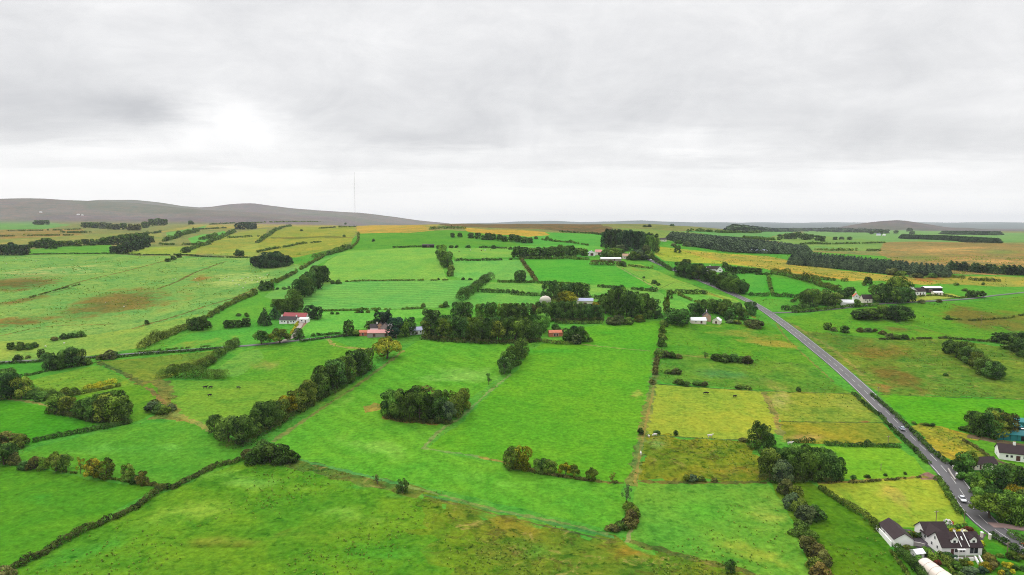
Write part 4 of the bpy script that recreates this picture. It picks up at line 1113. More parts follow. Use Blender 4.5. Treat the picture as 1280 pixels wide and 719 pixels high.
grove('beside the vivid right field', [(1182, 470, 5, 5, 'dark', 'shrub'), (998, 489, 6, 6, 'dark', 'shrub'), (1142, 530, 4, 6, 'dark'), (1158, 532, 5, 7, 'dark'), (1166, 533, 5, 7, 'dark'), (1203, 538, 6, 9, 'dark')], 'small dark bushes on the right', kind='shrub')
hedge([(1205, 551), (1217, 558), (1228, 566), (1236, 573)], 1.1, 1.4, 'brown', 'brown hedge between the yellow field and the lawn', lump=.3)
# --- right edge trees
grove('in the clump beside the teal sheds', [(1216, 541, 27, 22, 'dark'), (1226, 544, 30, 24, 'mid'), (1237, 546, 33, 26, 'mid'), (1249, 547, 34, 26, 'olive'), (1260, 545, 30, 24, 'brown'), (1243, 541, 31, 26, 'dark')], 'trees beside the teal sheds')
grove('in the dark row on the rushy slope', [(1187, 442, 18, 18), (1195, 447, 20, 20), (1205, 450, 24, 22, 'mid'), (1213, 455, 22, 22), (1222, 462, 22, 22, 'olive'), (1231, 468, 22, 24), (1240, 473, 22, 24), (1247, 472, 18, 18)], 'trees in the dark slope row', kind='round')
grove('at the right edge on the slope', [(1249, 428, 12, 18), (1262, 430, 14, 20), (1272, 440, 18, 20), (1283, 447, 24, 26), (1258, 436, 10, 14, 'mid'), (1278, 430, 15, 20)], 'trees at the right edge', kind='round')
grove('by the roadside bungalow', [(1203, 590, 25, 22, 'green'), (1211, 588, 24, 20, 'mid'), (1195, 586, 14, 16, 'dark', 'shrub'), (1243, 617, 38, 34, 'dark'), (1261, 617, 38, 34, 'dark'), (1231, 612, 18, 14, 'green', 'shrub'), (1203, 600, 12, 13, 'green', 'shrub'),
      (1214, 606, 16, 16, 'green'), (1222, 618, 20, 18, 'light'), (1276, 612, 22, 20, 'dark')], 'trees by the roadside bungalow')
grove('in the copse right of the road bend', [(1237, 648, 38, 40, 'light', 'spread'), (1252, 640, 30, 26, 'green'), (1262, 653, 38, 30, 'mid'), (1275, 655, 40, 32, 'green'), (1287, 652, 40, 32, 'olive'), (1228, 634, 26, 24, 'light'), (1270, 638, 32, 28, 'amber')], 'trees in the road bend copse')
# --- right middle: farms
grove('in front of the eastern cottages', [(1076, 399, 13, 22), (1087, 400, 15, 22), (1095, 398, 12, 15), (1110, 399, 15, 18), (1120, 400, 19, 24), (1131, 400, 17, 20), (1104, 395, 14, 16, 'mid')], 'trees before the eastern cottages')
grove('beside the white eastern farm', [(1096, 378, 22, 20), (1105, 378, 24, 20), (1113, 374, 26, 20, 'mid'), (1121, 371, 26, 22, 'mid'), (1131, 370, 20, 18), (1127, 378, 20, 22), (1136, 378, 16, 16), (1117, 379, 18, 18, 'mid')], 'trees beside the white farm')
grove('north of the eastern farm', [(1085, 357, 11, 10), (1080, 357, 6, 6, 'mid', 'shrub')], 'lone field trees')
grove('around the eastern cottages', [(1008, 380, 18, 18), (1016, 381, 20, 20, 'mid'), (1026, 380, 16, 16), (1036, 382, 14, 16), (1044, 383, 17, 18, 'olive'), (1052, 380, 18, 16), (1062, 371, 12, 14), (1071, 384, 10, 8, 'mid'), (1033, 374, 12, 14, 'mid')], 'trees around the eastern cottages')
hedge([(980, 388), (1000, 386), (1020, 383.5)], 4.0, 4.5, 'dark', 'tall dark hedge at the lane mouth', lump=.15)
hedge([(991, 391), (1012, 390), (1036, 387), (1062, 384), (1096, 383)], 2.6, 3.5, 'mid', 'long rounded hedge along the eastern lane', lump=.2)
grove('below the eastern cottages', [(1034, 412, 9, 10, 'mid'), (1042, 414, 6, 7, 'brown', 'shrub'), (1056, 416, 9, 12, 'dark')], 'small trees below the cottages')
grove('on the boundary below the cottages', [(1075, 415, 6, 9, 'brown'), (1085, 415, 7, 10, 'grey'), (1094, 415, 5, 7, 'brown'), (1103, 418, 6, 8, 'brown'), (1112, 421, 6, 9, 'brown'), (1121, 424, 7, 9, 'dark'), (1130, 424, 8, 10, 'dark')], 'bushes on the boundary', kind='shrub')
grove('on the lane east of the farm', [(1214, 372, 9, 12, 'dark'), (1224, 372, 10, 14, 'dark', 'spread'), (1185, 399.5, 6, 6, 'dark', 'shrub'), (1152, 379, 5, 8, 'brown', 'shrub'), (1174, 378, 5, 7, 'brown', 'shrub'), (1195, 357, 5, 6, 'mid', 'shrub'), (1229, 356.5, 4, 4, 'dark', 'shrub'), (1206, 364, 4, 8, 'olive', 'shrub')], 'trees along the eastern lane')
hedge([(966, 342), (985, 346), (1005, 351), (1025, 357), (1050, 365)], 6.0, 6.0, 'olive', 'thick hedge slanting down to the eastern cottages', lump=.35)
hedge([(1007, 347), (1024, 349), (1040, 351), (1058, 352)], 3.2, 4.5, 'olive', 'low hedge above the slanting hedge', lump=.4, gaps=.2)
hedge([(960, 370), (975, 371), (992, 372), (1006, 372)], 3.2, 4.0, 'dark', 'row of dark clumps crossing the field by the road', lump=.4, gaps=.25)
hedge([(1176, 345), (1200, 348), (1220, 351), (1248, 352)], 2.4, 4.0, 'olive', 'long low scrubby hedge on the far right', lump=.4, gaps=.2)
hedge([(1140, 367), (1160, 366.5), (1177, 368), (1200, 373)], 1.0, 1.2, 'dark', 'dark garden hedge behind the white farm', lump=.1)
# --- roadside trees on the hill
grove('in the upper roadside row', [(850, 345, 18, 15), (858, 347, 19, 16), (866, 349, 19, 16), (874, 350, 18, 16, 'mid'), (882, 352, 17, 16), (889, 353, 15, 14), (856, 341, 17, 16), (872, 345, 16, 16)], 'trees in the upper roadside row')
grove('in the lower roadside row', [(895, 357, 14, 15), (902, 361, 18, 18), (910, 364, 19, 18), (918, 366, 19, 18, 'mid'), (926, 367, 18, 16), (931, 367, 13, 12), (914, 357, 16, 18), (904, 355, 14, 16)], 'trees in the lower roadside row')
hedge([(817, 324), (823, 329), (830, 333), (838, 338)], 3.6, 5.0, 'dark', 'dark roadside hedge near the hilltop', lump=.2)
grove('beside the brown roofed bungalow', [(910, 339, 8, 9), (917, 340, 7, 10), (925, 340, 7, 10), (933, 341, 7, 11), (941, 341, 6, 10), (948, 341, 6, 9), (906, 335, 7, 8)], 'trees by the brown roofed bungalow')
hedge([(940, 369.5), (948, 370), (955, 370.5)], 3.4, 4.5, 'dark', 'two dark bushes joined in a hedge right of the road', lump=.4)
# --- middle: the hamlet
grove('around the brick gabled house', [(868, 397, 18, 15), (876, 394, 20, 16), (888, 391, 18, 16, 'mid'), (897, 392, 18, 16), (904, 396, 18, 16, 'mid'), (912, 401, 14, 14), (920, 398, 20, 17), (928, 400, 16, 15), (938, 394, 17, 15), (908, 388, 14, 14)], 'trees around the brick house')
grove('left of the white roofed shed', [(847, 405, 20, 34, 'dark')], 'lone field trees')
grove('beside the road at the hamlet', [(942, 409, 13, 25, 'brown'), (921, 405, 6, 12, 'olive'), (913, 404, 5, 10, 'grey')], 'shrubs at the hamlet roadside', kind='shrub')
grove('in the hamlet wood, eastern part', [(757, 392, 26, 18), (765, 393, 32, 22), (774, 394, 36, 22, 'mid'), (783, 395, 30, 20), (792, 396, 28, 20), (801, 397, 28, 20, 'mid'), (810, 398, 28, 18), (819, 397, 24, 16), (770, 384, 26, 22), (788, 386, 24, 22), (806, 388, 22, 20)], 'trees in the eastern hamlet wood', kind='tall')
grove('in the hamlet wood, central part', [(676, 400, 24, 18), (686, 400, 22, 16, 'mid'), (696, 400, 22, 18), (706, 400, 24, 18), (716, 400, 24, 18), (726, 400, 22, 16, 'mid'), (736, 400, 20, 16), (746, 399, 18, 16), (707, 386, 22, 28, 'gold'), (697, 386, 17, 18, 'olive'), (745, 389, 12, 12, 'amber')], 'trees in the central hamlet wood')
grove('in the hamlet wood, western part', [(634, 399, 20, 17), (643, 400, 22, 17), (652, 400, 22, 18), (661, 400, 22, 17), (670, 400, 22, 16, 'rust')], 'trees in the western hamlet wood', kind='tall')
grove('behind the grey roofed barn', [(684, 373, 22, 15), (691, 374, 24, 15), (698, 374, 20, 14), (706, 374, 20, 15), (714, 374, 21, 16), (722, 374, 22, 16), (730, 374, 19, 14)], 'trees behind the grey barn', kind='tall')
grove('at the wood end above the red barn', [(671, 416, 24, 18, 'green', 'round'), (680, 416, 24, 18, 'green'), (676, 411, 26, 16, 'light', 'tall')], 'trees above the red barn')
grove('beside the red barn', [(710, 426, 16, 16, 'dark'), (721, 427, 20, 20, 'dark'), (729, 427, 15, 16, 'dark'), (721, 430, 13, 13, 'grey'), (694, 413, 9, 12, 'dark', 'shrub'), (737, 427, 6, 8, 'mid', 'shrub')], 'trees beside the red barn')
hedge([(681, 428), (695, 430), (710, 430.5), (722, 430)], 1.9, 2.6, 'olive', 'rounded hedge in front of the red barn', lump=.25)
hedge([(696, 404.5), (715, 404.8), (735, 404.8), (751, 404.5)], 2.3, 2.8, 'mid', 'clipped flat topped hedge before the hamlet wood', lump=.06)
grove('below the eastern hamlet wood', [(763, 405, 10, 14, 'grey'), (773, 405, 12, 18, 'grey'), (785, 405, 10, 14, 'olive'), (799, 402, 9, 12, 'olive')], 'shrubs below the hamlet wood', kind='shrub')
grove('between hamlet wood and round bush', [(833, 392, 22, 9, 'olive', 'tall'), (837, 373, 11, 8, 'mid', 'tall'), (838, 368, 7, 8, 'dark', 'shrub')], 'thin trees at the hamlet')
grove('in front of the big wood', [(535, 421, 21, 20, 'olive'), (546, 422, 25, 20), (557, 423, 25, 22, 'mid'), (568, 423, 29, 22), (579, 424, 27, 22), (590, 425, 29, 22, 'mid'), (601, 425, 27, 22), (612, 426, 29, 22), (623, 426, 26, 22, 'olive'), (634, 426, 29, 20), (645, 426, 25, 22, 'mid'), (656, 426, 27, 22), (667, 425, 23, 20)],
      'front trees of the big wood', tint='dark')
grove('at the back of the big wood', [(556, 416, 22, 22), (576, 417, 22, 22), (596, 418, 22, 22), (616, 418, 22, 22), (636, 418, 22, 22), (654, 418, 22, 20)], 'back trees of the big wood', tint='dark')
grove('in the row behind the big wood', [(535, 401, 15, 18), (545, 401, 13, 14), (572, 400, 23, 18), (583, 399, 22, 18), (601, 398, 19, 15, 'mid'), (614, 398, 21, 17), (627, 397, 18, 14, 'mid'), (640, 398, 18, 14)], 'trees behind the big wood')
hedge([(577, 376), (584, 369), (592, 363), (600, 357), (607, 352), (614, 349)], 7.5, 9.0, 'dark', 'thick tree hedge slanting uphill left of the single tree', lump=.3)
hedge([(600, 365), (612, 365.5), (625, 366), (640, 366)], 3.0, 4.0, 'dark', 'short dark hedge right of the slanting tree hedge', lump=.25)
hedge([(640, 368), (655, 369), (672, 370)], 3.0, 4.0, 'dark', 'short dark hedge left of the hamlet barn trees', lump=.25)
grove('on the hill pasture boundary', [(529, 384, 6, 6, 'olive'), (557, 384, 8, 8, 'dark'), (552, 384, 4, 8, 'mid'), (485, 393, 7, 6, 'dark')], 'bushes on the hill boundary', kind='shrub')
grove('under the hill pasture', [(415, 393, 4, 5), (422, 393, 4, 4), (447, 391, 4, 6, 'olive'), (452, 391, 4, 5), (460, 391, 4, 5, 'olive'), (470, 390, 4, 5)], 'bushes under the hill pasture', kind='shrub')
# --- the white cottage and farm
grove('at the white cottage', [(331, 407, 24, 17, 'pine', 'cone'), (343, 399, 17, 15, 'pine', 'cone'), (327, 404, 14, 11, 'pine', 'cone')], 'conifers at the white cottage')
grove('right of the white cottage', [(388, 398, 17, 15, 'pine', 'tall'), (397, 399, 16, 14, 'pine', 'tall')], 'dark trees by the white cottage')
grove('by the lane below the cottage', [(327, 431, 20, 22, 'mid', 'spread'), (350, 429, 22, 26, 'olive', 'spread'), (373, 424, 14, 14, 'dark')], 'trees below the cottage')
grove('by the lane west of the farm', [(436, 420, 20, 14, 'dark', 'tall'), (445, 420, 9, 9, 'olive', 'shrub')], 'trees west of the farm')
hedge([(376, 427.5), (395, 425), (410, 422.5), (424, 421.5)], 1.6, 1.8, 'dark', 'dark clipped hedge south of the lane by the cottage', lump=.12)
hedge([(380, 422), (400, 419.5), (425, 417), (450, 415)], 1.4, 1.6, 'dark', 'clumpy low hedge north of the lane towards the farm', lump=.4, gaps=.3)
hedge([(426, 421), (440, 419.5), (452, 419)], 1.8, 2.2, 'dark', 'dark hedge from lane to pink farm', lump=.15)
hedge([(364, 418), (367, 413), (370, 408), (372, 403)], 1.3, 1.8, 'yellow', 'bright yellow green clipped hedge at the cottage drive', lump=.05)
grove('around the pink roofed farm', [(465, 413, 12, 18, 'dark'), (476, 412, 22, 22, 'blue'), (484, 411, 20, 16, 'blue'), (495, 423, 26, 22, 'blue'), (505, 421, 20, 16, 'green'), (512, 420, 24, 15, 'dark', 'tall'), (519, 414, 8, 12, 'mid', 'shrub'), (526, 415, 9, 10, 'mid', 'shrub')], 'trees around the pink roofed farm')
grove('in the dark row above the cottage', [(352, 392, 18, 20), (361, 391, 18, 20), (371, 390, 18, 18), (367, 381, 20, 20, 'mid'), (375, 375, 26, 20), (381, 371, 28, 20), (387, 367, 28, 20), (393, 362, 27, 20), (399, 357, 25, 20), (404, 353, 20, 18), (346, 388, 14, 16)], 'trees above the cottage')
grove('above the dark cottage row', [(416, 355, 5, 6), (423, 355, 6, 7)], 'bushes above the cottage row', kind='shrub')
hedge([(340, 356), (355, 349), (368, 342), (380, 335), (392, 328), (404, 321)], 3.0, 3.6, 'olive', 'long ragged hedge sweeping up the left slope', lump=.45, gaps=.1)
hedge([(395, 322), (410, 319), (422, 315.5), (438, 311)], 6.0, 8.0, 'mid', 'bushy hedge at the top of the sweeping hedge', lump=.4)
grove('where the sweeping hedges meet', [(328, 364, 13, 10), (335, 363, 12, 9), (340, 361, 7, 7)], 'trees where the hedges meet')
grove('crossing below the sweeping hedge', [(341, 363, 3, 4), (347, 362, 3, 4), (355, 362, 4, 6), (361, 361, 4, 4)], 'bushes under the sweeping hedge', kind='shrub')
hedge([(240, 407), (255, 400), (270, 391), (285, 383), (300, 376), (320, 368)], 3.6, 4.5, 'olive', 'long bushy hedge slanting up the left hillside', lump=.4)
grove('at the foot of the slanting hillside hedge', [(240, 413, 15, 12), (247, 413, 17, 13), (254, 413, 17, 13), (261, 411, 10, 8)], 'trees at the foot of the hillside hedge')
grove('on the emerald field edge by the cottage', [(284, 410, 10, 9), (291, 410, 10, 11), (299, 409, 9, 10), (308, 408, 11, 12)], 'trees on the emerald field edge')
grove('above the emerald field edge', [(298, 395, 4, 6), (308, 396, 6, 6)], 'bushes above the emerald edge', kind='shrub')
grove('in the dome shaped grove on the left slope', [(319, 332, 11, 12), (324, 334, 14, 13), (330, 335, 16, 14), (337, 335, 17, 15), (344, 335, 18, 15), (351, 334, 17, 14), (358, 333, 14, 12), (362, 331, 10, 9), (334, 330, 15, 14), (346, 330, 16, 14)], 'trees in the dome grove', tint='pine')
# --- far left rows
grove('in the dark wood on the left edge', [(2, 319, 13, 11), (10, 319, 14, 11), (18, 319, 14, 11), (26, 319, 13, 11), (33, 318, 12, 10), (14, 315, 12, 11), (-7, 319, 13, 12)], 'trees in the left edge wood', tint='pine')
grove('right of the left edge wood', [(42, 310, 8, 10), (50, 310, 10, 12), (58, 311, 13, 12), (66, 311, 11, 11), (73, 309, 8, 10), (81, 308, 7, 9, 'olive'), (89, 308, 7, 9), (98, 308, 8, 9, 'olive'), (106, 307, 8, 9), (115, 307, 8, 9), (124, 306, 7, 9), (132, 306, 7, 9)], 'trees right of the edge wood')
grove('in front of the far left copse', [(143, 317, 9, 11), (151, 317, 11, 11), (159, 316, 12, 12), (167, 314, 13, 12), (175, 312, 13, 12), (183, 309, 12, 11)], 'front trees of the far left copse', tint='pine')
grove('at the back of the far left copse', [(130, 305, 8, 9), (138, 306, 10, 11), (146, 306, 11, 11), (155, 305, 11, 12), (164, 304, 11, 12), (173, 303, 11, 12), (182, 302, 11, 11), (189, 303, 8, 9)], 'back trees of the far left copse')
grove('in the distant grey wood at left', [(106, 285, 7, 9), (113, 285, 7, 9), (120, 285, 7, 8), (129, 286, 8, 10, 'grey'), (138, 287, 8, 10, 'grey'), (146, 287, 7, 9, 'grey'), (154, 287, 8, 8), (163, 288, 8, 10, 'brown'), (172, 288, 8, 9, 'brown'), (182, 285, 8, 9), (190, 283, 9, 9), (198, 282, 9, 9), (205, 282, 8, 8)], 'distant trees at left')
grove('far off on the emerald strip', [(45, 281, 6, 7), (52, 281, 6, 7), (59, 281, 6, 6), (239, 281, 5, 7)], 'far off trees')
grove('in the small far clump', [(298, 287, 8, 9), (305, 287, 9, 9), (312, 287, 9, 9), (318, 286, 7, 7)], 'trees in the small far clump', tint='pine')
hedge([(228, 316), (245, 310), (262, 304), (278, 297), (294, 290)], 6.0, 6.0, 'mid', 'far hedgerow rising to the small far clump', lump=.45)
hedge([(205, 302), (220, 298), (234, 293), (248, 289)], 7.0, 7.0, 'mid', 'far tree hedge above the far left copse', lump=.45)
hedge([(252, 300), (262, 298), (270, 295)], 7.0, 8.0, 'mid', 'short far hedge inside the small emerald field', lump=.35)
grove('on the yellow far fields', [(297, 320, 8, 9), (302, 320, 7, 8), (233, 316, 7, 10), (210, 327, 4, 7), (217, 325, 5, 7), (224, 322, 5, 7)], 'trees on the far yellow fields')
hedge([(322, 304), (332, 297), (342, 290), (352, 285), (364, 283)], 5.0, 6.0, 'mid', 'far hedge beside the yellow green hill field', lump=.4)
hedge([(40, 318), (90, 317.4), (140, 317.2), (200, 319), (250, 321), (320, 322)], 1.6, 2.0, 'dark', 'long straight hedge across the left hillside', lump=.35, gaps=.1)
hedge([(492, 310), (505, 309.6), (520, 309), (530, 308.5)], 2.4, 3.0, 'dark', 'low hedge leading to the hill shed', lump=.25)
# --- hill centre
grove('in the pair on the hill', [(552, 325, 19, 13, 'mid'), (559, 334, 20, 16, 'mid'), (563, 345, 11, 9, 'olive', 'shrub'), (564, 340, 10, 8, 'olive', 'shrub'), (555, 331, 17, 13, 'mid')], 'trees in the hill pair')
grove('in the skyline row on the hill', [(566, 297, 6, 6), (575, 297, 6, 6), (589, 298, 7, 8), (597, 299, 8, 8), (604, 300, 6, 6), (610, 300, 9, 9), (617, 300, 8, 8), (625, 301, 8, 8), (631, 302, 7, 8), (640, 302, 9, 9), (647, 303, 9, 9), (655, 304, 8, 9), (663, 304, 7, 8)], 'trees in the hill skyline row')
grove('below the skyline row', [(564, 310, 4, 6), (571, 310, 4, 5), (585, 310, 5, 6), (617, 311, 5, 6), (638, 312, 4, 5)], 'bushes below the skyline row', kind='shrub')
hedge([(570, 326.5), (590, 326), (615, 325.6), (640, 325)], 2.4, 2.8, 'dark', 'low dotted hedge across the hill', lump=.45, gaps=.15)
grove('at the foot of the hill pair', [(579, 350, 4, 4), (588, 350, 3, 5), (603, 350, 5, 4), (548, 350, 3, 3)], 'bushes at the hill pair foot', kind='shrub')
grove('alone on the green hill field', [(650, 353, 15, 16, 'dark')], 'lone field trees')
grove('beside the blue barn', [(647, 323, 14, 14), (656, 323, 14, 14), (665, 323, 13, 13, 'mid'), (674, 323, 14, 14), (683, 323, 14, 14), (692, 323, 15, 14), (700, 322, 16, 14), (708, 322, 15, 14), (715, 321, 14, 12), (724, 320, 10, 11, 'mid'), (731, 320, 9, 9, 'mid')], 'trees in the row left of the blue barn', tint='dark')
hedge([(652, 323.5), (680, 324.2), (710, 324), (735, 325)], 3.0, 4.0, 'mid', 'hedge under the tree row by the blue barn', lump=.25)
hedge([(652, 325), (659, 335), (666, 345), (670, 351)], 2.0, 3.5, 'brown', 'brown bramble hedge running down the emerald field', lump=.35)
hedge([(672, 354), (700, 355.5), (735, 358)], 2.4, 3.5, 'mid', 'low hedge along the foot of the emerald field', lump=.4)
hedge([(748, 359), (775, 361), (800, 363), (820, 365)], 2.8, 3.5, 'dark', 'row of dark bushes below the emerald field', lump=.45, gaps=.15)
hedge([(846, 366), (860, 367), (880, 367.5)], 3.6, 5.0, 'dark', 'dark bushy hedge near the ochre verge', lump=.3)
hedge([(729, 374), (740, 374), (751, 373.5)], 3.0, 4.0, 'dark', 'dark hedge right of the grey barn trees', lump=.2)
grove('where the farm track meets the hedge', [(818, 355, 7, 7), (823, 357, 4, 5), (805, 348, 3, 4), (880, 367, 5, 6)], 'bushes by the farm track', kind='shrub')
# hilltop wood
grove('at the front of the hilltop wood', [(757, 309, 19, 12), (764, 311, 23, 13), (771, 312, 25, 14), (778, 313, 25, 14), (785, 313, 25, 14), (792, 314, 24, 14), (799, 314, 24, 14), (806, 315, 23, 13), (813, 316, 22, 13, 'mid', 'round'), (820, 316, 19, 11, 'mid', 'round')], 'front trees of the hilltop wood', tint='pine', kind='tall')
grove('at the back of the hilltop wood', [(760, 305, 19, 12), (768, 306, 20, 13), (776, 307, 20, 14), (784, 307, 20, 14), (792, 308, 19, 14), (800, 308, 19, 14), (808, 309, 19, 14), (817, 309, 17, 12)], 'back trees of the hilltop wood', tint='pine', kind='tall')
grove('around the hilltop farmhouse', [(757, 322, 12, 16, 'mid'), (766, 322, 13, 18, 'mid'), (774, 321, 12, 16, 'mid'), (776, 314, 9, 14, 'grey'), (793, 325, 12, 16, 'mid'), (802, 325, 12, 16, 'grey'), (811, 324, 12, 15, 'mid'), (796, 318, 8, 16, 'grey'), (807, 317, 12, 12, 'grey')], 'shrubs around the hilltop farmhouse', kind='shrub')
hedge([(742, 331), (752, 331), (763, 331.5), (776, 332)], 5.0, 7.0, 'brown', 'dark brown hedge before the long hilltop shed', lump=.2)
grove('right of the dark brown hedge', [(779, 333, 8, 8, 'dark')], 'lone field trees', kind='shrub')
hedge([(788, 333), (800, 334.5), (815, 336)], 2.2, 2.6, 'olive', 'small hedge above the striped pasture', lump=.3)
grove('alone on the ochre field', [(847, 316, 9, 8, 'dark', 'tall')], 'lone field trees')
grove('by the ruined hilltop house', [(848, 305, 7, 9), (858, 308, 8, 9, 'grey'), (842, 309, 6, 8, 'grey')], 'shrubs by the ruin', kind='shrub')
hedge([(700, 290.5), (720, 291.5), (740, 292.5), (755, 294)], 3.0, 4.0, 'dark', 'dark hedge on the moor edge', lump=.3)
grove('dotted on the hill skyline', [(432, 281, 3, 4), (430, 296, 3, 4), (467, 302, 4, 4), (670, 299, 4, 5), (684, 299, 4, 5), (377, 289, 3, 4), (840, 283, 4, 5), (806, 284, 4, 5), (812, 284, 4, 5)], 'skyline bushes', kind='shrub')
# --- conifer blocks
plantation([(988, 331), (1020, 333.5), (1060, 337.5), (1095, 341.5), (1125, 344)], [(6, 9), (6, 9), (8, 9), (8, 9), (8, 9)], 10, 4.2, 'spruce')
plantation([(1106, 342), (1130, 343.5), (1155, 345), (1180, 347)], [(4, 6), (4, 6), (4, 6), (4, 6)], 12, 4.8, 'spruce')
plantation([(838, 300), (870, 309), (910, 315), (950, 317), (1006, 318)], [(4, 5), (6, 11), (6, 13), (6, 12), (0, 7)], 9, 7.5, 'spruce')
plantation([(1187, 337), (1215, 340), (1250, 342.5), (1300, 345)], [(2, 2), (2, 2), (2, 2), (2, 2)], 11, 6.0, 'pine')
plantation([(916, 290), (960, 289.5), (1010, 289), (1060, 290.5), (1100, 292)], [(0, 1.6), (0, 2.2), (0, 2.4), (0, 2.2), (0, 1.5)], 20, 24., 'spruce')
plantation([(1127, 298), (1160, 299.5), (1200, 301.5), (1244, 304)], [(2, 1.2), (2, 1.2), (2, 1.2), (2, 1.2)], 13, 9., 'pine')
plantation([(1180, 293), (1210, 293.5), (1246, 294)], [(2, .8), (2, .8), (2, .8)], 16, 16., 'pine')
grove('beyond the long spruce plantation', [(975, 299, 6, 7), (983, 299, 7, 8), (990, 299, 8, 9), (998, 299, 9, 9), (1006, 300, 8, 9), (1014, 300, 7, 8), (1022, 301, 7, 8), (1028, 302, 7, 7), (1044, 300, 4, 6), (1052, 300, 4, 6), (1062, 300, 4, 6)], 'far trees beyond the plantation')
grove('in front of the spruce plantation gap', [(1118, 344, 10, 14, 'grey'), (1126, 345, 9, 12, 'mid'), (1112, 344, 9, 12, 'grey'), (1145, 347, 7, 14, 'grey'), (1165, 347, 6, 12, 'mid')], 'shrubs before the plantation gap', kind='shrub')
grove('on the flank of the distant hill', [(1100, 293, 5, 7), (1108, 292, 5, 7), (1120, 292, 4, 6), (1140, 293, 4, 6), (1090, 293, 4, 6), (1137, 290, 5, 7)], 'trees on the distant hill flank')
hedge([(280, 557), (302, 559), (330, 543), (360, 524), (400, 501), (440, 476), (463, 463)], 2.4, 5.0, 'bramble', 'added dark undergrowth for contact shade along the foot of the long tree row', lump=.5, cat='undergrowth', name='undergrowth')  # these dark strips are added at tree feet to deepen contact shade
hedge([(530, 424), (560, 427), (600, 429.5), (640, 429.5), (676, 427)], 2.2, 4.0, 'bramble', 'added dark undergrowth for contact shade along the foot of the big wood', lump=.5, cat='undergrowth', name='undergrowth')
hedge([(952, 600), (980, 603), (1010, 602), (1048, 601)], 2.0, 3.5, 'bramble', 'added dark undergrowth for contact shade along the foot of the right grove', lump=.5, cat='undergrowth', name='undergrowth')
hedge([(680, 402), (710, 402.5), (752, 401)], 2.2, 4.0, 'bramble', 'added dark undergrowth for contact shade below the central hamlet wood', lump=.5, cat='undergrowth', name='undergrowth')
hedge([(482, 522), (500, 526), (530, 529), (562, 530)], 1.8, 3.0, 'bramble', 'added dark undergrowth for contact shade along the foot of the meadow clump', lump=.5, cat='undergrowth', name='undergrowth')
hedge([(62, 516), (90, 521), (120, 528), (160, 529)], 2.0, 3.0, 'bramble', 'added dark undergrowth for contact shade along the foot of the left pasture clump', lump=.5, cat='undergrowth', name='undergrowth')
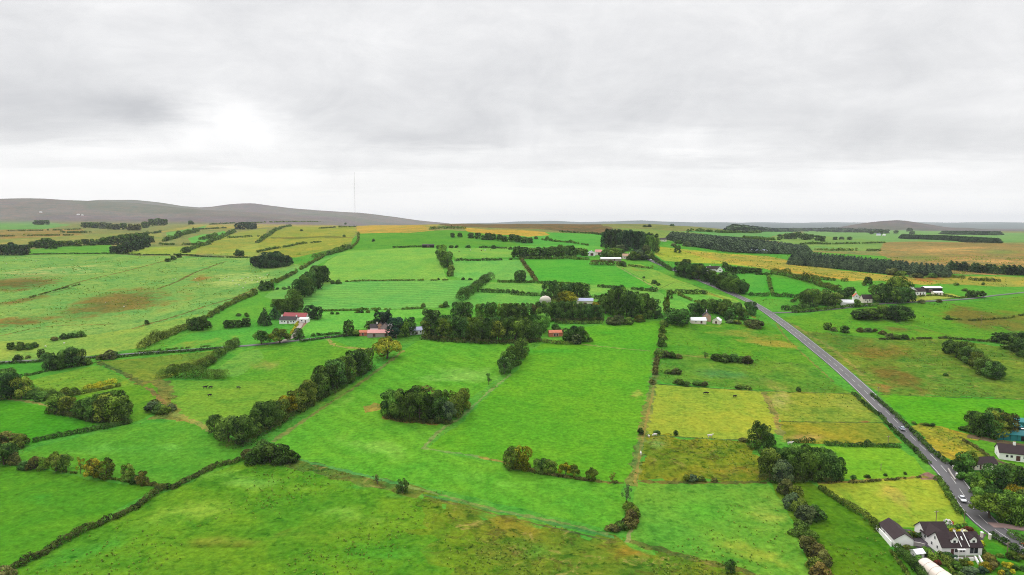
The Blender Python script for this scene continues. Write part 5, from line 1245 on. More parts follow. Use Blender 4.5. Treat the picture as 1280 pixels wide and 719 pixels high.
for pts, hh, ww, tn, lab in [
    ([(200, 306.5), (230, 306.3), (262, 306)], 3, 5, 'mid', 'thin far hedge below the short emerald field hedge'),
    ([(285, 297.5), (303, 297), (322, 296)], 3, 5, 'mid', 'thin far hedge left of the yellow green hill field'),
    ([(242, 287.5), (262, 286.5), (282, 285.5)], 4, 6, 'dark', 'thin far hedge left of the small far clump'),
    ([(78, 291), (95, 291.5), (113, 291)], 4, 7, 'mid', 'scrubby far hedge below the distant grey wood'),
    ([(0, 296), (40, 295), (90, 294.5)], 3, 5, 'olive', 'far field hedge on the brown left slope'),
    ([(10, 289), (60, 288.5), (100, 287)], 3, 5, 'olive', 'faint far hedge under the emerald strip'),
    ([(150, 296), (175, 294), (200, 291)], 4, 6, 'dark', 'far hedge above the far left copse'),
    ([(310, 279), (350, 278), (400, 277.5)], 4, 6, 'olive', 'faint skyline hedge left of the mast'),
    ([(262, 281), (290, 279.5), (310, 279)], 4, 6, 'dark', 'skyline hedge above the small far clump'),
    ([(400, 286), (420, 284.5), (445, 284)], 3, 5, 'olive', 'faint hedge at the top of the yellow hill field'),
    ([(538, 287), (555, 286), (580, 286)], 2.5, 8, 'mid', 'low green scrub at the moor edge on the hill'),
    ([(322, 316), (345, 311), (372, 306), (400, 303)], 3, 4, 'mid', 'hedge along the lower edge of the yellow hill field'),
    ([(448, 292), (448, 300), (440, 310)], 2, 3, 'olive', 'hedge between yellow and emerald hill fields'),
    ([(600, 310), (620, 310.3), (645, 311), (660, 312)], 2.2, 3, 'dark', 'thin hedge under the hill skyline row'),
    ([(606, 352), (630, 353), (668, 353.5)], 2, 3, 'mid', 'thin hedge right of the slanting tree hedge top'),
    ([(678, 300), (705, 303), (735, 307)], 2.2, 3, 'mid', 'thin hedge crossing the emerald field left of the wood'),
    ([(560, 350.5), (530, 350.8), (480, 351.2), (432, 352.5)], 1.2, 1.8, 'olive', 'low worn hedge between the two hill pastures'),
    ([(404, 389), (450, 388), (500, 387), (528, 386)], 1.6, 2.2, 'mid', 'thin gappy hedge under the striped hill pasture'),
    ([(840, 366), (870, 378), (900, 384)], 1.6, 2.4, 'olive', 'thin hedge slanting behind the hamlet trees'),
    ([(905, 342), (935, 343), (964, 344)], 2.2, 3, 'dark', 'thin hedge above the emerald field right of the road'),
    ([(960, 345), (962, 356), (966, 368)], 2.2, 3, 'mid', 'short hedge between the two emerald right fields'),
    ([(1005, 366), (1000, 372), (990, 378)], 2.2, 3, 'mid', 'short hedge left of the eastern cottage trees'),
    ([(1020, 313), (1060, 313.5), (1100, 314)], 3, 5, 'olive', 'faint hedge behind the spruce plantation'),
    ([(1000, 306), (1050, 305), (1105, 304)], 3, 5, 'mid', 'faint hedge across the far right pasture'),
    ([(905, 300), (940, 299), (975, 300)], 4, 6, 'mid', 'faint hedge beyond the western spruce plantation'),
    ([(860, 290), (900, 291), (950, 291)], 4, 7, 'mid', 'faint far hedge under the distant forest belt'),
    ([(1145, 371), (1170, 369.5), (1200, 373), (1225, 370)], 1.2, 1.8, 'olive', 'thin hedge along the white farm lawn'),
    ([(1180, 399), (1215, 401), (1260, 398), (1290, 392)], 1.0, 1.8, 'olive', 'thin ragged hedge on the rushy right slope'),
    ([(1100, 424.5), (1140, 424), (1182, 423), (1240, 428)], 1.2, 1.8, 'bramble', 'thin ragged hedge above the dark slope row'),
    ([(38, 372), (70, 363), (100, 356)], 1.0, 1.6, 'olive', 'faint rushy bank on the left pasture'),
]:
    hedge(pts, hh, ww, tn, lab, lump=.5, gaps=.22)
plant_all()

def rushes(n=19000):
    r = np.random.default_rng(21)
    cen, ar, wl, tri = RUSHY[0]
    p = ar * np.clip(wl, .3, 1) ** 1.5 / np.maximum(cen[:, 1], 200) ** 1.1; p /= p.sum()
    k = r.choice(len(cen), n * 3, p=p)
    a = r.uniform(0, 1, (len(k), 2)); m = a.sum(1) > 1; a[m] = 1 - a[m]
    T = tri[k]; P = T[:, 0] + (T[:, 1] - T[:, 0]) * a[:, :1] + (T[:, 2] - T[:, 0]) * a[:, 1:]
    cl = np.sin(P[:, 0] / 9 + 2 * np.sin(P[:, 1] / 23)) + np.sin(P[:, 1] / 13 + 1.5 * np.sin(P[:, 0] / 17)) + r.normal(size=len(P)) * .7
    P = P[(cl > .6) & (P[:, 1] < 1000)][:n]
    road = np.min(np.abs(P[:, None, 0] - MAIN[None, ::6, 0]) + np.abs(P[:, None, 1] - MAIN[None, ::6, 1]), axis=1) if len(P) else 0
    P = P[road > 14]
    z = height(P[:, 0], P[:, 1]); s = r.uniform(.30, .72, len(P)) * np.clip(P[:, 1] / 480, .8, 1.4)
    B = np.column_stack([P, z]); VV = []; tone = []
    for j in range(5):
        th = r.uniform(0, 6.283, len(P)); w = np.column_stack([np.cos(th), np.sin(th), np.zeros(len(P))]) * (s * .55)[:, None]
        lean = np.column_stack([r.normal(size=(len(P), 2)) * .28, np.full(len(P), .75)]) * s[:, None]
        VV.append(np.stack([B - w * .5, B + w * .5, B + w + lean, B - w + lean], 1)); tone.append(r.uniform(.35, .9, len(P)))
    V = np.concatenate(VV).reshape(-1, 3); base = V.mean(0)
    o = link('rushes', np_mesh('rushes', V - base, np.arange(len(V)).reshape(-1, 4), [M_LEAF], False, {'tone': ('FACE', 'FLOAT', np.concatenate(tone))}), loc=tuple(base))
    o.color = (.150, .215, .046, 1); tag(o, kind='stuff')
rushes()
# ---------------------------------------------------------------- buildings
def plain(name, rgb, rough=.8, var=.18, scale=1.2, spec=.2, streak=False):
    m, n, bs = new_mat(name, rough, spec)
    pos = n.new('ShaderNodeTexCoord').outputs['Object']
    if streak: pos = n.vmath('MULTIPLY', pos, (1, 1, .25))
    k = n.noise(pos, scale, 5, .65)
    f = n.noise(pos, scale * 6, 3, .6)
    g = n.math('MULTIPLY_ADD', n.math('ADD', n.math('MULTIPLY', k, .7), n.math('MULTIPLY', f, .3)), 2 * var, 1 - var)
    n.l.new(n.mix(1.0, rgb, n.comb(g, g, g), 'MULTIPLY'), bs.inputs['Base Color'])
    return m
def slates(name, rgb, pitch=.35, rough=.75, var=.3):
    """courses of slate or ribs of sheeting as fine bands across the slope"""
    m, n, bs = new_mat(name, rough, .3)
    pos = n.new('ShaderNodeTexCoord').outputs['Object']
    k = n.noise(pos, .9, 5, .65); x, y, z = n.sep(pos)[:3]
    c = n.math('SINE', n.math('MULTIPLY', z, 2 * math.pi / pitch))
    g = n.math('ADD', n.math('MULTIPLY_ADD', k, 2 * var, 1 - var), n.math('MULTIPLY', c, .05))
    n.l.new(n.mix(1.0, rgb, n.comb(g, g, g), 'MULTIPLY'), bs.inputs['Base Color'])
    return m
M_RENDER = plain('white_render', (.82, .81, .78), .85, .06, .7, .2, True)
M_CREAM = plain('cream_render', (.70, .63, .54), .85, .14, .7, .2, True)
M_BRICK = plain('sandy_brick', (.42, .27, .18), .9, .2, 2.0)
M_STONE = plain('grey_stone', (.28, .25, .23), .95, .25, 1.6)
M_ROOF = slates('brown_tiles', (.036, .023, .025), .35, .9)
M_ROOF_G = slates('grey_slates', (.050, .042, .044), .35, .9)
M_ROOF_R = slates('red_sheeting', (.30, .055, .06), .3, .6)
M_ROOF_P = slates('pink_sheeting', (.50, .22, .20), .3, .6)
M_ROOF_W = slates('white_sheeting', (.74, .74, .75), .3, .5, .12)
M_ROOF_B = slates('blue_grey_sheeting', (.34, .36, .50), .3, .5, .15)
M_RUST = slates('rusty_sheeting', (.46, .15, .08), .25, .8, .45)
M_TEAL = slates('teal_sheeting', (.010, .155, .165), .25, .55, .25)
M_GLASS = plain('window_glass', (.022, .026, .032), .12, .1, 1.0, .6)
M_FRAME = plain('white_frame', (.72, .72, .70), .5, .05)
M_DOOR = plain('painted_door', (.09, .035, .03), .6, .1)
M_DARK = plain('dark_paint_and_shade', (.014, .012, .013), .95, .2)  # dark paint; on the open barn it stands for inside shade
M_CONC = plain('concrete', (.36, .33, .31), .95, .2)
M_POLY = plain('cream_polythene', (.66, .57, .50), .45, .08, .5, .4)
M_WOOD = plain('weathered_wood', (.22, .16, .10), .95, .25)

def box(a, b):
    (x0, y0, z0), (x1, y1, z1) = a, b
    V = [(x, y, z) for z in (z0, z1) for y in (y0, y1) for x in (x0, x1)]
    return np.array(V, float), [(0, 2, 3, 1), (4, 5, 7, 6), (0, 1, 5, 4), (2, 6, 7, 3), (0, 4, 6, 2), (1, 3, 7, 5)]
def poly_obj(name, parts, mat, parent, loc=(0, 0, 0), rot=0.0, bevel=0.0):
    V, F = join(parts)
    me = bpy.data.meshes.new(name); me.from_pydata([tuple(v) for v in V], [], F); me.materials.append(mat); me.update()
    o = link(name, me, parent, loc, rot)
    if bevel:
        b = o.modifiers.new('bevel', 'BEVEL'); b.width = bevel; b.segments = 1
    return o
def root_at(name, x, y, rot, label, cat, group=None, sink=0.0):
    o = bpy.data.objects.new(name, None); C.objects.link(o)
    o.location = (x, y, hz(x, y) - sink); o.rotation_euler = (0, 0, math.radians(rot))
    tag(o, label, cat, group); return o
def gable_walls(L, W, wh, rh, base=-1.6):
    x, y = L / 2, W / 2
    V = [(-x, -y, base), (x, -y, base), (x, y, base), (-x, y, base), (-x, -y, wh), (x, -y, wh), (x, y, wh), (-x, y, wh), (-x, 0, wh + rh), (x, 0, wh + rh)]
    F = [(0, 1, 5, 4), (2, 3, 7, 6), (1, 2, 6, 9, 5), (3, 0, 4, 8, 7)]
    return np.array(V, float), F
def gable_roof(L, W, wh, rh, ov=.35, th=.16):
    x = L / 2 + ov * .8; y = W / 2 + ov; s = rh / (W / 2); ze = wh - ov * s + .02; zr = wh + rh + .02
    V = [(-x, -y, ze), (x, -y, ze), (x, 0, zr), (-x, 0, zr), (x, y, ze), (-x, y, ze)]
    V += [(a, b, c + th) for a, b, c in V]
    F = [(0, 3, 2, 1), (3, 5, 4, 2), (6, 7, 8, 9), (9, 8, 10, 11), (0, 1, 7, 6), (4, 5, 11, 10), (1, 2, 8, 7), (2, 4, 10, 8), (3, 0, 6, 9), (5, 3, 9, 11)]
    return np.array(V, float), F
def opening(parent, kind, side, along, z, w, h, L, W, glass=None, frame=None, at_y=None):
    """window or door proud of the wall it sits in; side F/B along x, L/R along y"""
    d = .06; t = .10
    if side in 'FB':
        s = -1 if side == 'F' else 1; rot = 0 if side == 'F' else math.pi
        loc = (along, s * (W / 2 if at_y is None else at_y), z)
    else:
        s = -1 if side == 'L' else 1; rot = -math.pi / 2 if side == 'L' else math.pi / 2
        loc = (s * L / 2, along, z)
    fr = [box((-w / 2, -d, 0), (-w / 2 + t, .02, h)), box((w / 2 - t, -d, 0), (w / 2, .02, h)), box((-w / 2 + t, -d, 0), (w / 2 - t, .02, t)), box((-w / 2 + t, -d, h - t), (w / 2 - t, .02, h))]
    if kind == 'window':
        if w > 1.3: fr.append(box((-t / 2, -d * .8, t), (t / 2, .02, h - t)))
        o = poly_obj('window', fr, frame or M_FRAME, parent, loc, rot)
        poly_obj('pane', [box((-w / 2 + t, -.03, t), (w / 2 - t, .01, h - t))], glass or M_GLASS, o)
    else:
        o = poly_obj('door', [box((-w / 2 + t, -.03, 0), (w / 2 - t, .01, h - t))], glass or M_DOOR, parent, loc, rot)
        poly_obj('door_frame', fr[:2] + fr[3:], frame or M_FRAME, o)
        poly_obj('handle', [box((w / 2 - .32, -.10, h * .46), (w / 2 - .22, -.02, h * .5))], M_FRAME, o)
    return o
def chimney(roof, x, y, z, h=1.1, mat=None, s=.42):
    c = poly_obj('chimney', [box((x - s, y - s * .8, z - 1.0), (x + s, y + s * .8, z + h)), box((x - s * 1.12, y - s * .92, z + h), (x + s * 1.12, y + s * .92, z + h + .12))], mat or M_RENDER, roof)
    poly_obj('chimney_pot', [tube([(x - s * .45, y, z + h + .1), (x - s * .45, y, z + h + .55)], [.15, .12], 8), tube([(x + s * .45, y, z + h + .1), (x + s * .45, y, z + h + .55)], [.15, .12], 8)], M_BRICK, c)
def house(name, x, y, rot, L, W, wh, rh, label, cat, wall=None, roof=None, wins=(), doors=(), chims=(), group=None, ov=.35, cw=None):
    r = root_at(name, x, y, rot, label, cat, group)
    poly_obj('wall', [gable_walls(L, W, wh, rh)], wall or M_RENDER, r)
    ro = poly_obj('roof', [gable_roof(L, W, wh, rh, ov)], roof or M_ROOF, r)
    for (s, a, z, w, h) in wins: opening(r, 'window', s, a, z, w, h, L, W)
    for (s, a, z, w, h) in doors: opening(r, 'door', s, a, z, w, h, L, W)
    for cx in chims: chimney(ro, cx, 0, wh + rh, mat=cw or M_RENDER)
    return r, ro

# --- the big white house by the road bend
def white_house():
    L, W, wh, rh = 12.2, 6.6, 2.7, 3.0
    r, ro = house('white_house', 134.4, 198.9, 1.0, L, W, wh, rh, 'white dormer house with dark brown roofs beside the road bend', 'house',
                  wins=[('F', .15, 1.0, 1.6, 1.1), ('F', 3.6, .5, 2.6, 1.9), ('F', -1.5, .9, 1.5, 1.2), ('L', -1.2, 1.1, .8, 1.1), ('L', 1.4, 1.1, .8, 1.1), ('L', .1, 3.4, .8, 1.1), ('R', -1.0, 1.0, 1.2, 1.2), ('R', .2, 3.3, .9, 1.0)],
                  doors=[('F', -2.9, 0.05, 1.1, 2.1)])
    for k, dx in ((0, -1.9), (1, 3.9)):                     # dormers with small gables
        d = poly_obj('dormer', [gable_walls_y(dx, -1.35, 2.0, 2.3, 3.1, 4.55, .95)], M_RENDER, r)
        poly_obj('dormer_roof', [gable_roof_y(dx, -1.35, 2.0, 2.3, 4.55, .95)], M_ROOF, d)
        w = opening(d, 'window', 'F', dx, 3.45, 1.0, .95, L, W, at_y=2.55)
    for dx in (-.35, 2.05):                                   # white copings that cross the front slope
        y0, z0 = -W / 2 - .25, wh - .1; y1, z1 = 0, wh + rh + .15
        V, F = box((dx - .09, y0, 0), (dx + .09, y1, .2))
        V[:, 2] += np.where(V[:, 1] < -.1, z0 + .12, z1)
        poly_obj('coping', [(V, F)], M_RENDER, ro)
    V, F = box((.65, -2.0, 0), (1.05, -1.2, .1)); V[:, 2] += wh + rh + .2 + (V[:, 1]) * rh / (W / 2)
    poly_obj('roof_light', [(V, F)], M_FRAME, ro)
    chimney(ro, -.35, .1, wh + rh, .55, s=.26); chimney(ro, 2.05, .1, wh + rh, .6, s=.26)
    # rear ranges
    for (nm, ox, oy, L2, W2, h2, r2, rot) in (('rear_range', -2.6, 4.8, 6.6, 5.4, 2.6, 2.2, 90), ('side_range', -1.6, 8.8, 7.4, 5.4, 2.6, 2.3, 0)):
        s = poly_obj(nm, [gable_walls(L2, W2, h2, r2)], M_RENDER, r, (ox, oy, 0), math.radians(rot))
        poly_obj('range_roof', [gable_roof(L2, W2, h2, r2)], M_ROOF, s)
        opening(s, 'window', 'F' if rot else 'L', 0 if rot else -.6, 1.0, 1.2, 1.1, L2, W2)
        opening(s, 'window', 'B' if rot else 'F', -2.0, 1.0, 1.2, 1.1, L2, W2)
        opening(s, 'window', 'B' if rot else 'F', 1.2 if rot else -3.2, 1.0, 1.0, 1.1, L2, W2)
    poly_obj('porch', [box((-1.9, -4.5, 2.15), (0.5, -3.3, 2.28)), box((-1.85, -4.45, -1), (-1.7, -4.3, 2.15)), box((.3, -4.45, -1), (.45, -4.3, 2.15))], M_RENDER, r)
def gable_walls_y(cx, hw, w, depth, z0, z1, gh):
    x0, x1 = cx - w / 2, cx + w / 2; y0, y1 = -2.55, -.6
    V = [(x0, y0, z0), (x1, y0, z0), (x1, y1, z0 + 1.2), (x0, y1, z0 + 1.2), (x0, y0, z1), (x1, y0, z1), (x1, y1, z1), (x0, y1, z1), (cx, y0, z1 + gh), (cx, y1, z1 + gh)]
    return np.array(V, float), [(0, 1, 5, 8, 4), (1, 2, 6, 5), (3, 0, 4, 7), (2, 3, 7, 9, 6)]
def gable_roof_y(cx, hw, w, depth, z1, gh, ov=.22, th=.12):
    x = w / 2 + ov; y0, y1 = -2.55 - .2, -.3; s = gh / (w / 2); ze = z1 - ov * s
    V = [(cx - x, y0, ze), (cx - x, y1, ze), (cx, y1, z1 + gh + .02), (cx, y0, z1 + gh + .02), (cx + x, y1, ze), (cx + x, y0, ze)]
    V += [(a, b, c + th) for a, b, c in V]
    F = [(0, 1, 2, 3), (3, 2, 4, 5), (6, 9, 8, 7), (9, 11, 10, 8), (0, 3, 9, 6), (3, 5, 11, 9), (1, 7, 8, 2), (2, 8, 10, 4), (0, 6, 7, 1), (5, 4, 10, 11)]
    return np.array(V, float), F
white_house()
# garage
g, gr = house('garage', 120.5, 205.8, -97.0, 11.0, 5.5, 2.5, 1.8, 'long white garage with a dark roof left of the dormer house', 'garage',
              wins=[('F', -2.0, 1.0, 1.0, .8)], doors=[('B', 2.5, 0.02, 2.6, 2.3), ('B', -2.0, 0.02, 2.6, 2.3)])
poly_obj('side_wall', [box((-6.2, -3.7, -1.5), (5.4, -3.4, 1.6))], M_RENDER, g)
# polytunnel
def polytunnel(x, y, rot, L=15.0, R=2.6):
    r = root_at('polytunnel', x, y, rot, 'cream polythene tunnel beside the long clipped hedge', 'polytunnel')
    V = []; F = []; n = 14; m = 11
    for i in range(m):
        for j in range(n + 1):
            a = math.pi * j / n
            sag = 1 - .015 * (1 - abs(((i * 1.0) % 2) - 0))
            V.append((L * (i / (m - 1) - .5), -math.cos(a) * R * sag, math.sin(a) * R * sag * 1.02 - .1))
    for i in range(m - 1):
        for j in range(n):
            k = i * (n + 1) + j; F.append((k, k + 1, k + n + 2, k + n + 1))
    c = poly_obj('cover', [(np.array(V), F)], M_POLY, r)
    for s, nm in ((-1, 'end_panel'), (1, 'end_panel')):
        E = [(s * (L / 2 - .02), -math.cos(math.pi * j / n) * R * .97, math.sin(math.pi * j / n) * R * .97 - .1) for j in range(n + 1)]
        poly_obj(nm, [(np.array(E), [tuple(range(n + 1))])], M_POLY, r)
    hp = [tube([(L * t, -math.cos(math.pi * j / n) * (R + .03), math.sin(math.pi * j / n) * (R + .03) - .1) if False else (L * t, -math.cos(math.pi * j / n) * (R + .02), math.sin(math.pi * j / n) * (R * 1.02 + .02) - .1) for j in range(n + 1)], [.035] * (n + 1), 5) for t in np.linspace(-.5, .5, 7)]
    poly_obj('hoops', hp, M_CONC, r)
    poly_obj('door', [box((-L / 2 - .05, -.6, 0), (-L / 2 + .02, .6, 1.9))], M_WOOD, r)
polytunnel(120.3, 182.0, -84)
# little sheds and garden walls
s, _ = house('garden_shed', *at(1146.5, 697), 12, 2.8, 2.2, 1.9, .7, 'small white garden shed between garage and polytunnel', 'shed', roof=M_ROOF_W, doors=[('F', 0, 0, .9, 1.7)], wins=[('L', 0, .9, .7, .6)])
def wall_run(name, pts, h, t, mat, label, cat='wall', cope=True):
    W = resample(np.array([at(*p) for p in pts]), 1.5); a, b = offset_line(W, t); z = height(W[:, 0], W[:, 1])
    n = len(W); V = []; F = []
    base = np.array([W[0][0], W[0][1], z[0]])
    for i in range(n):
        for p, dz in ((a[i], -.5), (b[i], -.5), (b[i], h), (a[i], h)): V.append((p[0], p[1], z[i] + dz))
    for i in range(n - 1):
        k = 4 * i
        for j in range(4): F.append((k + j, k + (j + 1) % 4, k + 4 + (j + 1) % 4, k + 4 + j))
    F += [(0, 3, 2, 1), (4 * n - 4, 4 * n - 3, 4 * n - 2, 4 * n - 1)]
    r = bpy.data.objects.new(name, None); C.objects.link(r); r.location = tuple(base); tag(r, label, cat)
    poly_obj('wall_body', [(np.array(V) - base, F)], mat, r)
    if cope:
        Vc = []; a2, b2 = offset_line(W, t + .12)
        for i in range(n):
            for p, dz in ((a2[i], h + .003), (b2[i], h + .003), (b2[i], h + .10), (a2[i], h + .10)): Vc.append((p[0], p[1], z[i] + dz))
        poly_obj('coping', [(np.array(Vc) - base, F)], M_CONC if mat is not M_RENDER else M_FRAME, r)
wall_run('terrace_wall', [(1193, 701), (1205, 701.5), (1217, 701)], .8, .3, M_RENDER, 'low white terrace wall in front of the dormer house')
wall_run('step_wall', [(1218.5, 698), (1223, 706)], .7, .3, M_RENDER, 'white step wall sloping from the terrace, left of the pair', 'wall')
wall_run('step_wall', [(1223.5, 697), (1228, 705)], .7, .3, M_RENDER, 'white step wall sloping from the terrace, right of the pair', 'wall')
wall_run('yard_wall', [(1142, 682), (1150, 683), (1156, 685)], 1.1, .3, M_CONC, 'pale concrete yard wall right of the garage gable')
wall_run('roadside_wall', [(1185, 588), (1189, 595), (1194, 602)], .9, .35, M_STONE, 'stone roadside wall with pale piers opposite the lay-by')
def gate_pier(u, v, label, mat, h=1.5):
    x, y = at(u, v); r = root_at('gate_pier', x, y, 10, label, 'gate pier', 'gate piers along the road')
    poly_obj('shaft', [box((-.32, -.32, -.5), (.32, .32, h))], mat, r, bevel=.03)
    poly_obj('cap', [box((-.4, -.4, h + .003), (.4, .4, h + .14)), (np.array([(-.4, -.4, h + .143), (.4, -.4, h + .143), (.4, .4, h + .143), (-.4, .4, h + .143), (0, 0, h + .45)], float), [(0, 1, 4), (1, 2, 4), (2, 3, 4), (3, 0, 4)])], M_FRAME, r)
gate_pier(1227, 671.5, 'cream gate pier at the garden drive, left one by the bush', M_CREAM)
gate_pier(1237, 674, 'cream gate pier at the garden drive, right one by the dark hedge', M_CREAM)
gate_pier(1192, 587, 'cream gate pier on the stone roadside wall, farther one', M_CREAM)
gate_pier(1196, 597, 'cream gate pier on the stone roadside wall, nearer one', M_CREAM)
# bungalow and outbuilding right of the road
x0, y0 = 195.3, 265.9; rb = math.radians(-22)
cx = x0 + 7.2 * math.cos(rb) - 3.4 * math.sin(rb); cy = y0 + 7.2 * math.sin(rb) + 3.4 * math.cos(rb)
house('bungalow', cx, cy, -22, 14.4, 6.8, 2.9, 2.5, 'white bungalow with purple brown roof in front of teal sheds', 'house', roof=M_ROOF,
      wins=[('F', -4.6, 1.0, 1.0, 1.1), ('F', -3.1, 1.0, 1.0, 1.1), ('F', 1.4, 1.0, 1.4, 1.2), ('F', 4.5, 1.0, 1.4, 1.2), ('L', 0, 1.0, .8, 1.0)], doors=[('F', -.9, .02, 1.6, 2.1)], chims=[-1.6])
house('cottage_outbuilding', 183.2, 258.6, 4, 9.2, 4.6, 2.3, 1.8, 'low cream outbuilding with dark roof by the big round tree', 'outbuilding', wall=M_CREAM,
      wins=[('F', .6, .8, 1.2, 1.1), ('F', -3.4, .8, .6, .9)], doors=[('F', -2.2, .02, 1.0, 1.9)])
wall_run('garden_fence', [(1236, 572), (1246, 577), (1256, 581), (1270, 585), (1290, 590)], .9, .12, M_WOOD, 'dark timber garden fence before the white bungalow', 'fence', False)
def teal_shed(u, v, rot, L, W, h, label):
    x, y = at(u, v); r = root_at('sheeted_shed', x, y, rot, label, 'shed', 'teal sheds at the right edge')
    poly_obj('wall', [box((-L / 2, -W / 2, -1.0), (L / 2, W / 2, h))], M_TEAL, r)
    V, F = box((-L / 2 - .3, -W / 2 - .3, h + .003), (L / 2 + .3, W / 2 + .3, h + .15)); V[:, 2] += np.where(V[:, 1] > 0, .9, 0)
    poly_obj('roof', [(V, F)], M_TEAL, r)
    ps = [box((-L / 2 + i * L / 6 - .06, -W / 2 - .08, -.5), (-L / 2 + i * L / 6 + .06, -W / 2 - .003, h)) for i in range(7)]
    poly_obj('posts', ps, M_DARK, r)
    poly_obj('door', [box((L * .1, -W / 2 - .07, 0), (L * .1 + 2.2, -W / 2 - .003, h * .86))], M_DARK, r)
teal_shed(1268, 549, -12, 15.5, 4.2, 2.3, 'long teal sheeted shed nearest to the white bungalow')
teal_shed(1261, 539, -8, 8.5, 4.0, 2.6, 'teal sheeted shed half hidden behind the tree clump')
teal_shed(1280, 534, -10, 9.0, 4.0, 2.6, 'teal sheeted shed standing farthest back')
# white cottage on the lane
house('white_cottage', -168.4, 511.6, -8, 13.5, 5.6, 2.7, 2.2, 'white cottage with brown slate roof between dark conifers', 'house', roof=M_ROOF_G,
      wins=[('F', -4.6, .9, 1.1, 1.2), ('F', -2.4, .9, 1.1, 1.2), ('F', 2.6, .9, 1.1, 1.2), ('F', 4.8, .9, 1.1, 1.2)], doors=[('F', .2, .02, 1.2, 2.1)], chims=[-5.8, 5.8])
house('long_byre', -166.0, 520.0, -8, 18.5, 5.2, 3.4, 2.4, 'long byre with bright red roof behind the white cottage', 'barn', roof=M_ROOF_R, wins=[('F', 8.2, 1.0, .9, .9)], doors=[('R', 0, .02, 1.8, 2.2)])
house('cottage_annex', -156.6, 511.0, -8, 6.5, 4.2, 2.6, 1.1, 'small white annex with pale roof right of the white cottage', 'annex', roof=M_ROOF_W, wins=[('F', -1.4, .9, 1.1, 1.1)], doors=[('F', 1.4, .02, 1.0, 2.0)])
# pink roofed farm
F0 = at(468, 419); F1 = at(484, 418)
house('pink_roofed_barn', at(478, 419.5)[0], at(478, 419.5)[1] - 1, 3, 19, 6, 2.6, 1.7, 'long low barn with faded pink roof behind the amber tree', 'barn', wall=M_STONE, roof=M_ROOF_P, doors=[('F', -5, .02, 2.4, 2.3), ('F', 3, .02, 2.4, 2.3)])
house('farmhouse', at(467.5, 415.5)[0], at(467.5, 415.5)[1] + 1, 8, 5.2, 5.5, 3.4, 2.2, 'small white gabled house left of the farm yard', 'house', roof=M_ROOF_G, wins=[('F', -1.2, 1.0, .9, 1.0), ('F', 1.2, 1.0, .9, 1.0)], doors=[('F', 0, .02, .9, 2.0)], chims=[2.0])
house('stone_barn', at(475, 414.5)[0], at(475, 414.5)[1] + 2, 96, 8, 5.0, 3.8, 2.4, 'stone barn with sandy gable end in the pink roofed farm', 'barn', wall=M_BRICK, roof=M_ROOF_G, doors=[('L', 0, .02, 1.6, 2.3)])
house('grey_barn', at(481, 414.5)[0], at(481, 414.5)[1] + 2, 96, 8, 5.4, 3.6, 2.2, 'grey stone barn next to the sandy gabled barn', 'barn', wall=M_STONE, roof=M_ROOF_G, doors=[('L', 0, .02, 1.6, 2.3)])
house('white_shed', at(487, 414)[0], at(487, 414)[1] + 2, 94, 7, 4.6, 3.2, 1.8, 'white shed at the right end of the farm barns', 'shed', roof=M_ROOF_W, doors=[('L', 0, .02, 1.4, 2.2)])
house('rusty_lean_to', at(454, 419)[0], at(454, 419)[1], 5, 5, 3.6, 2.2, 1.2, 'little rusty shed at the western end of the farm', 'shed', wall=M_RUST, roof=M_RUST, doors=[('F', 0, .02, 1.4, 1.8)])
house('pale_farmhouse', at(521, 417)[0], at(521, 417)[1], 12, 10, 5.5, 2.7, 1.9, 'pale house half hidden right of the dark farm trees', 'house', wall=M_RENDER, roof=M_ROOF_B, wins=[('F', -2.5, 1, 1.1, 1.1), ('F', 2.5, 1, 1.1, 1.1)], doors=[('F', 0, .02, 1, 2)])
# red barn
house('red_barn', at(695, 421)[0], at(695, 421)[1] + 2.5, 8, 9.6, 4.6, 2.5, 1.3, 'small rusty red barn with dark openings beside a dark round tree', 'barn', wall=M_RUST, roof=M_RUST, doors=[('F', -1.2, .02, 1.5, 2.0), ('F', .6, .02, 1.5, 2.0)])
bpy.context.view_layer.update()
# white dome and grey barn in the hamlet
def dome(u, v, R, label):
    x, y = at(u, v); r = root_at('slurry_store', x, y + R, 0, label, 'store')
    V = []; F = []; n = 24
    for i in range(6):
        a = i / 5 * math.pi / 2 * .96
        for j in range(n): V.append((math.cos(a) * R * 1.0 * math.cos(6.283 * j / n), math.cos(a) * R * math.sin(6.283 * j / n), 1.6 + math.sin(a) * R * .72))
    for i in range(5):
        for j in range(n): F.append((i * n + j, i * n + (j + 1) % n, (i + 1) * n + (j + 1) % n, (i + 1) * n + j))
    F.append(tuple(range(5 * n, 6 * n)))
    o = poly_obj('cover', [(np.array(V), F)], plain('dome_cover', (.52, .47, .40), .7, .15), r)
    T = tube([(0, 0, -1), (0, 0, 1.6)], [R * .98, R * .98], 24); poly_obj('tank_wall', [T], M_CONC, r)
    poly_obj('vent', [tube([(0, 0, 1.6 + R * .70), (0, 0, 1.6 + R * .72 + .6)], [.25, .25], 8)], M_CONC, r)
dome(682, 379, 4.9, 'cream domed store rising above the hamlet wood')
house('grey_roofed_barn', at(731, 382)[0], at(731, 382)[1], -4, 13, 7, 4.2, 1.8, 'grey roofed barn half hidden behind the hamlet wood', 'barn', wall=M_CREAM, roof=M_ROOF_B, doors=[('F', 0, .02, 3, 3)])
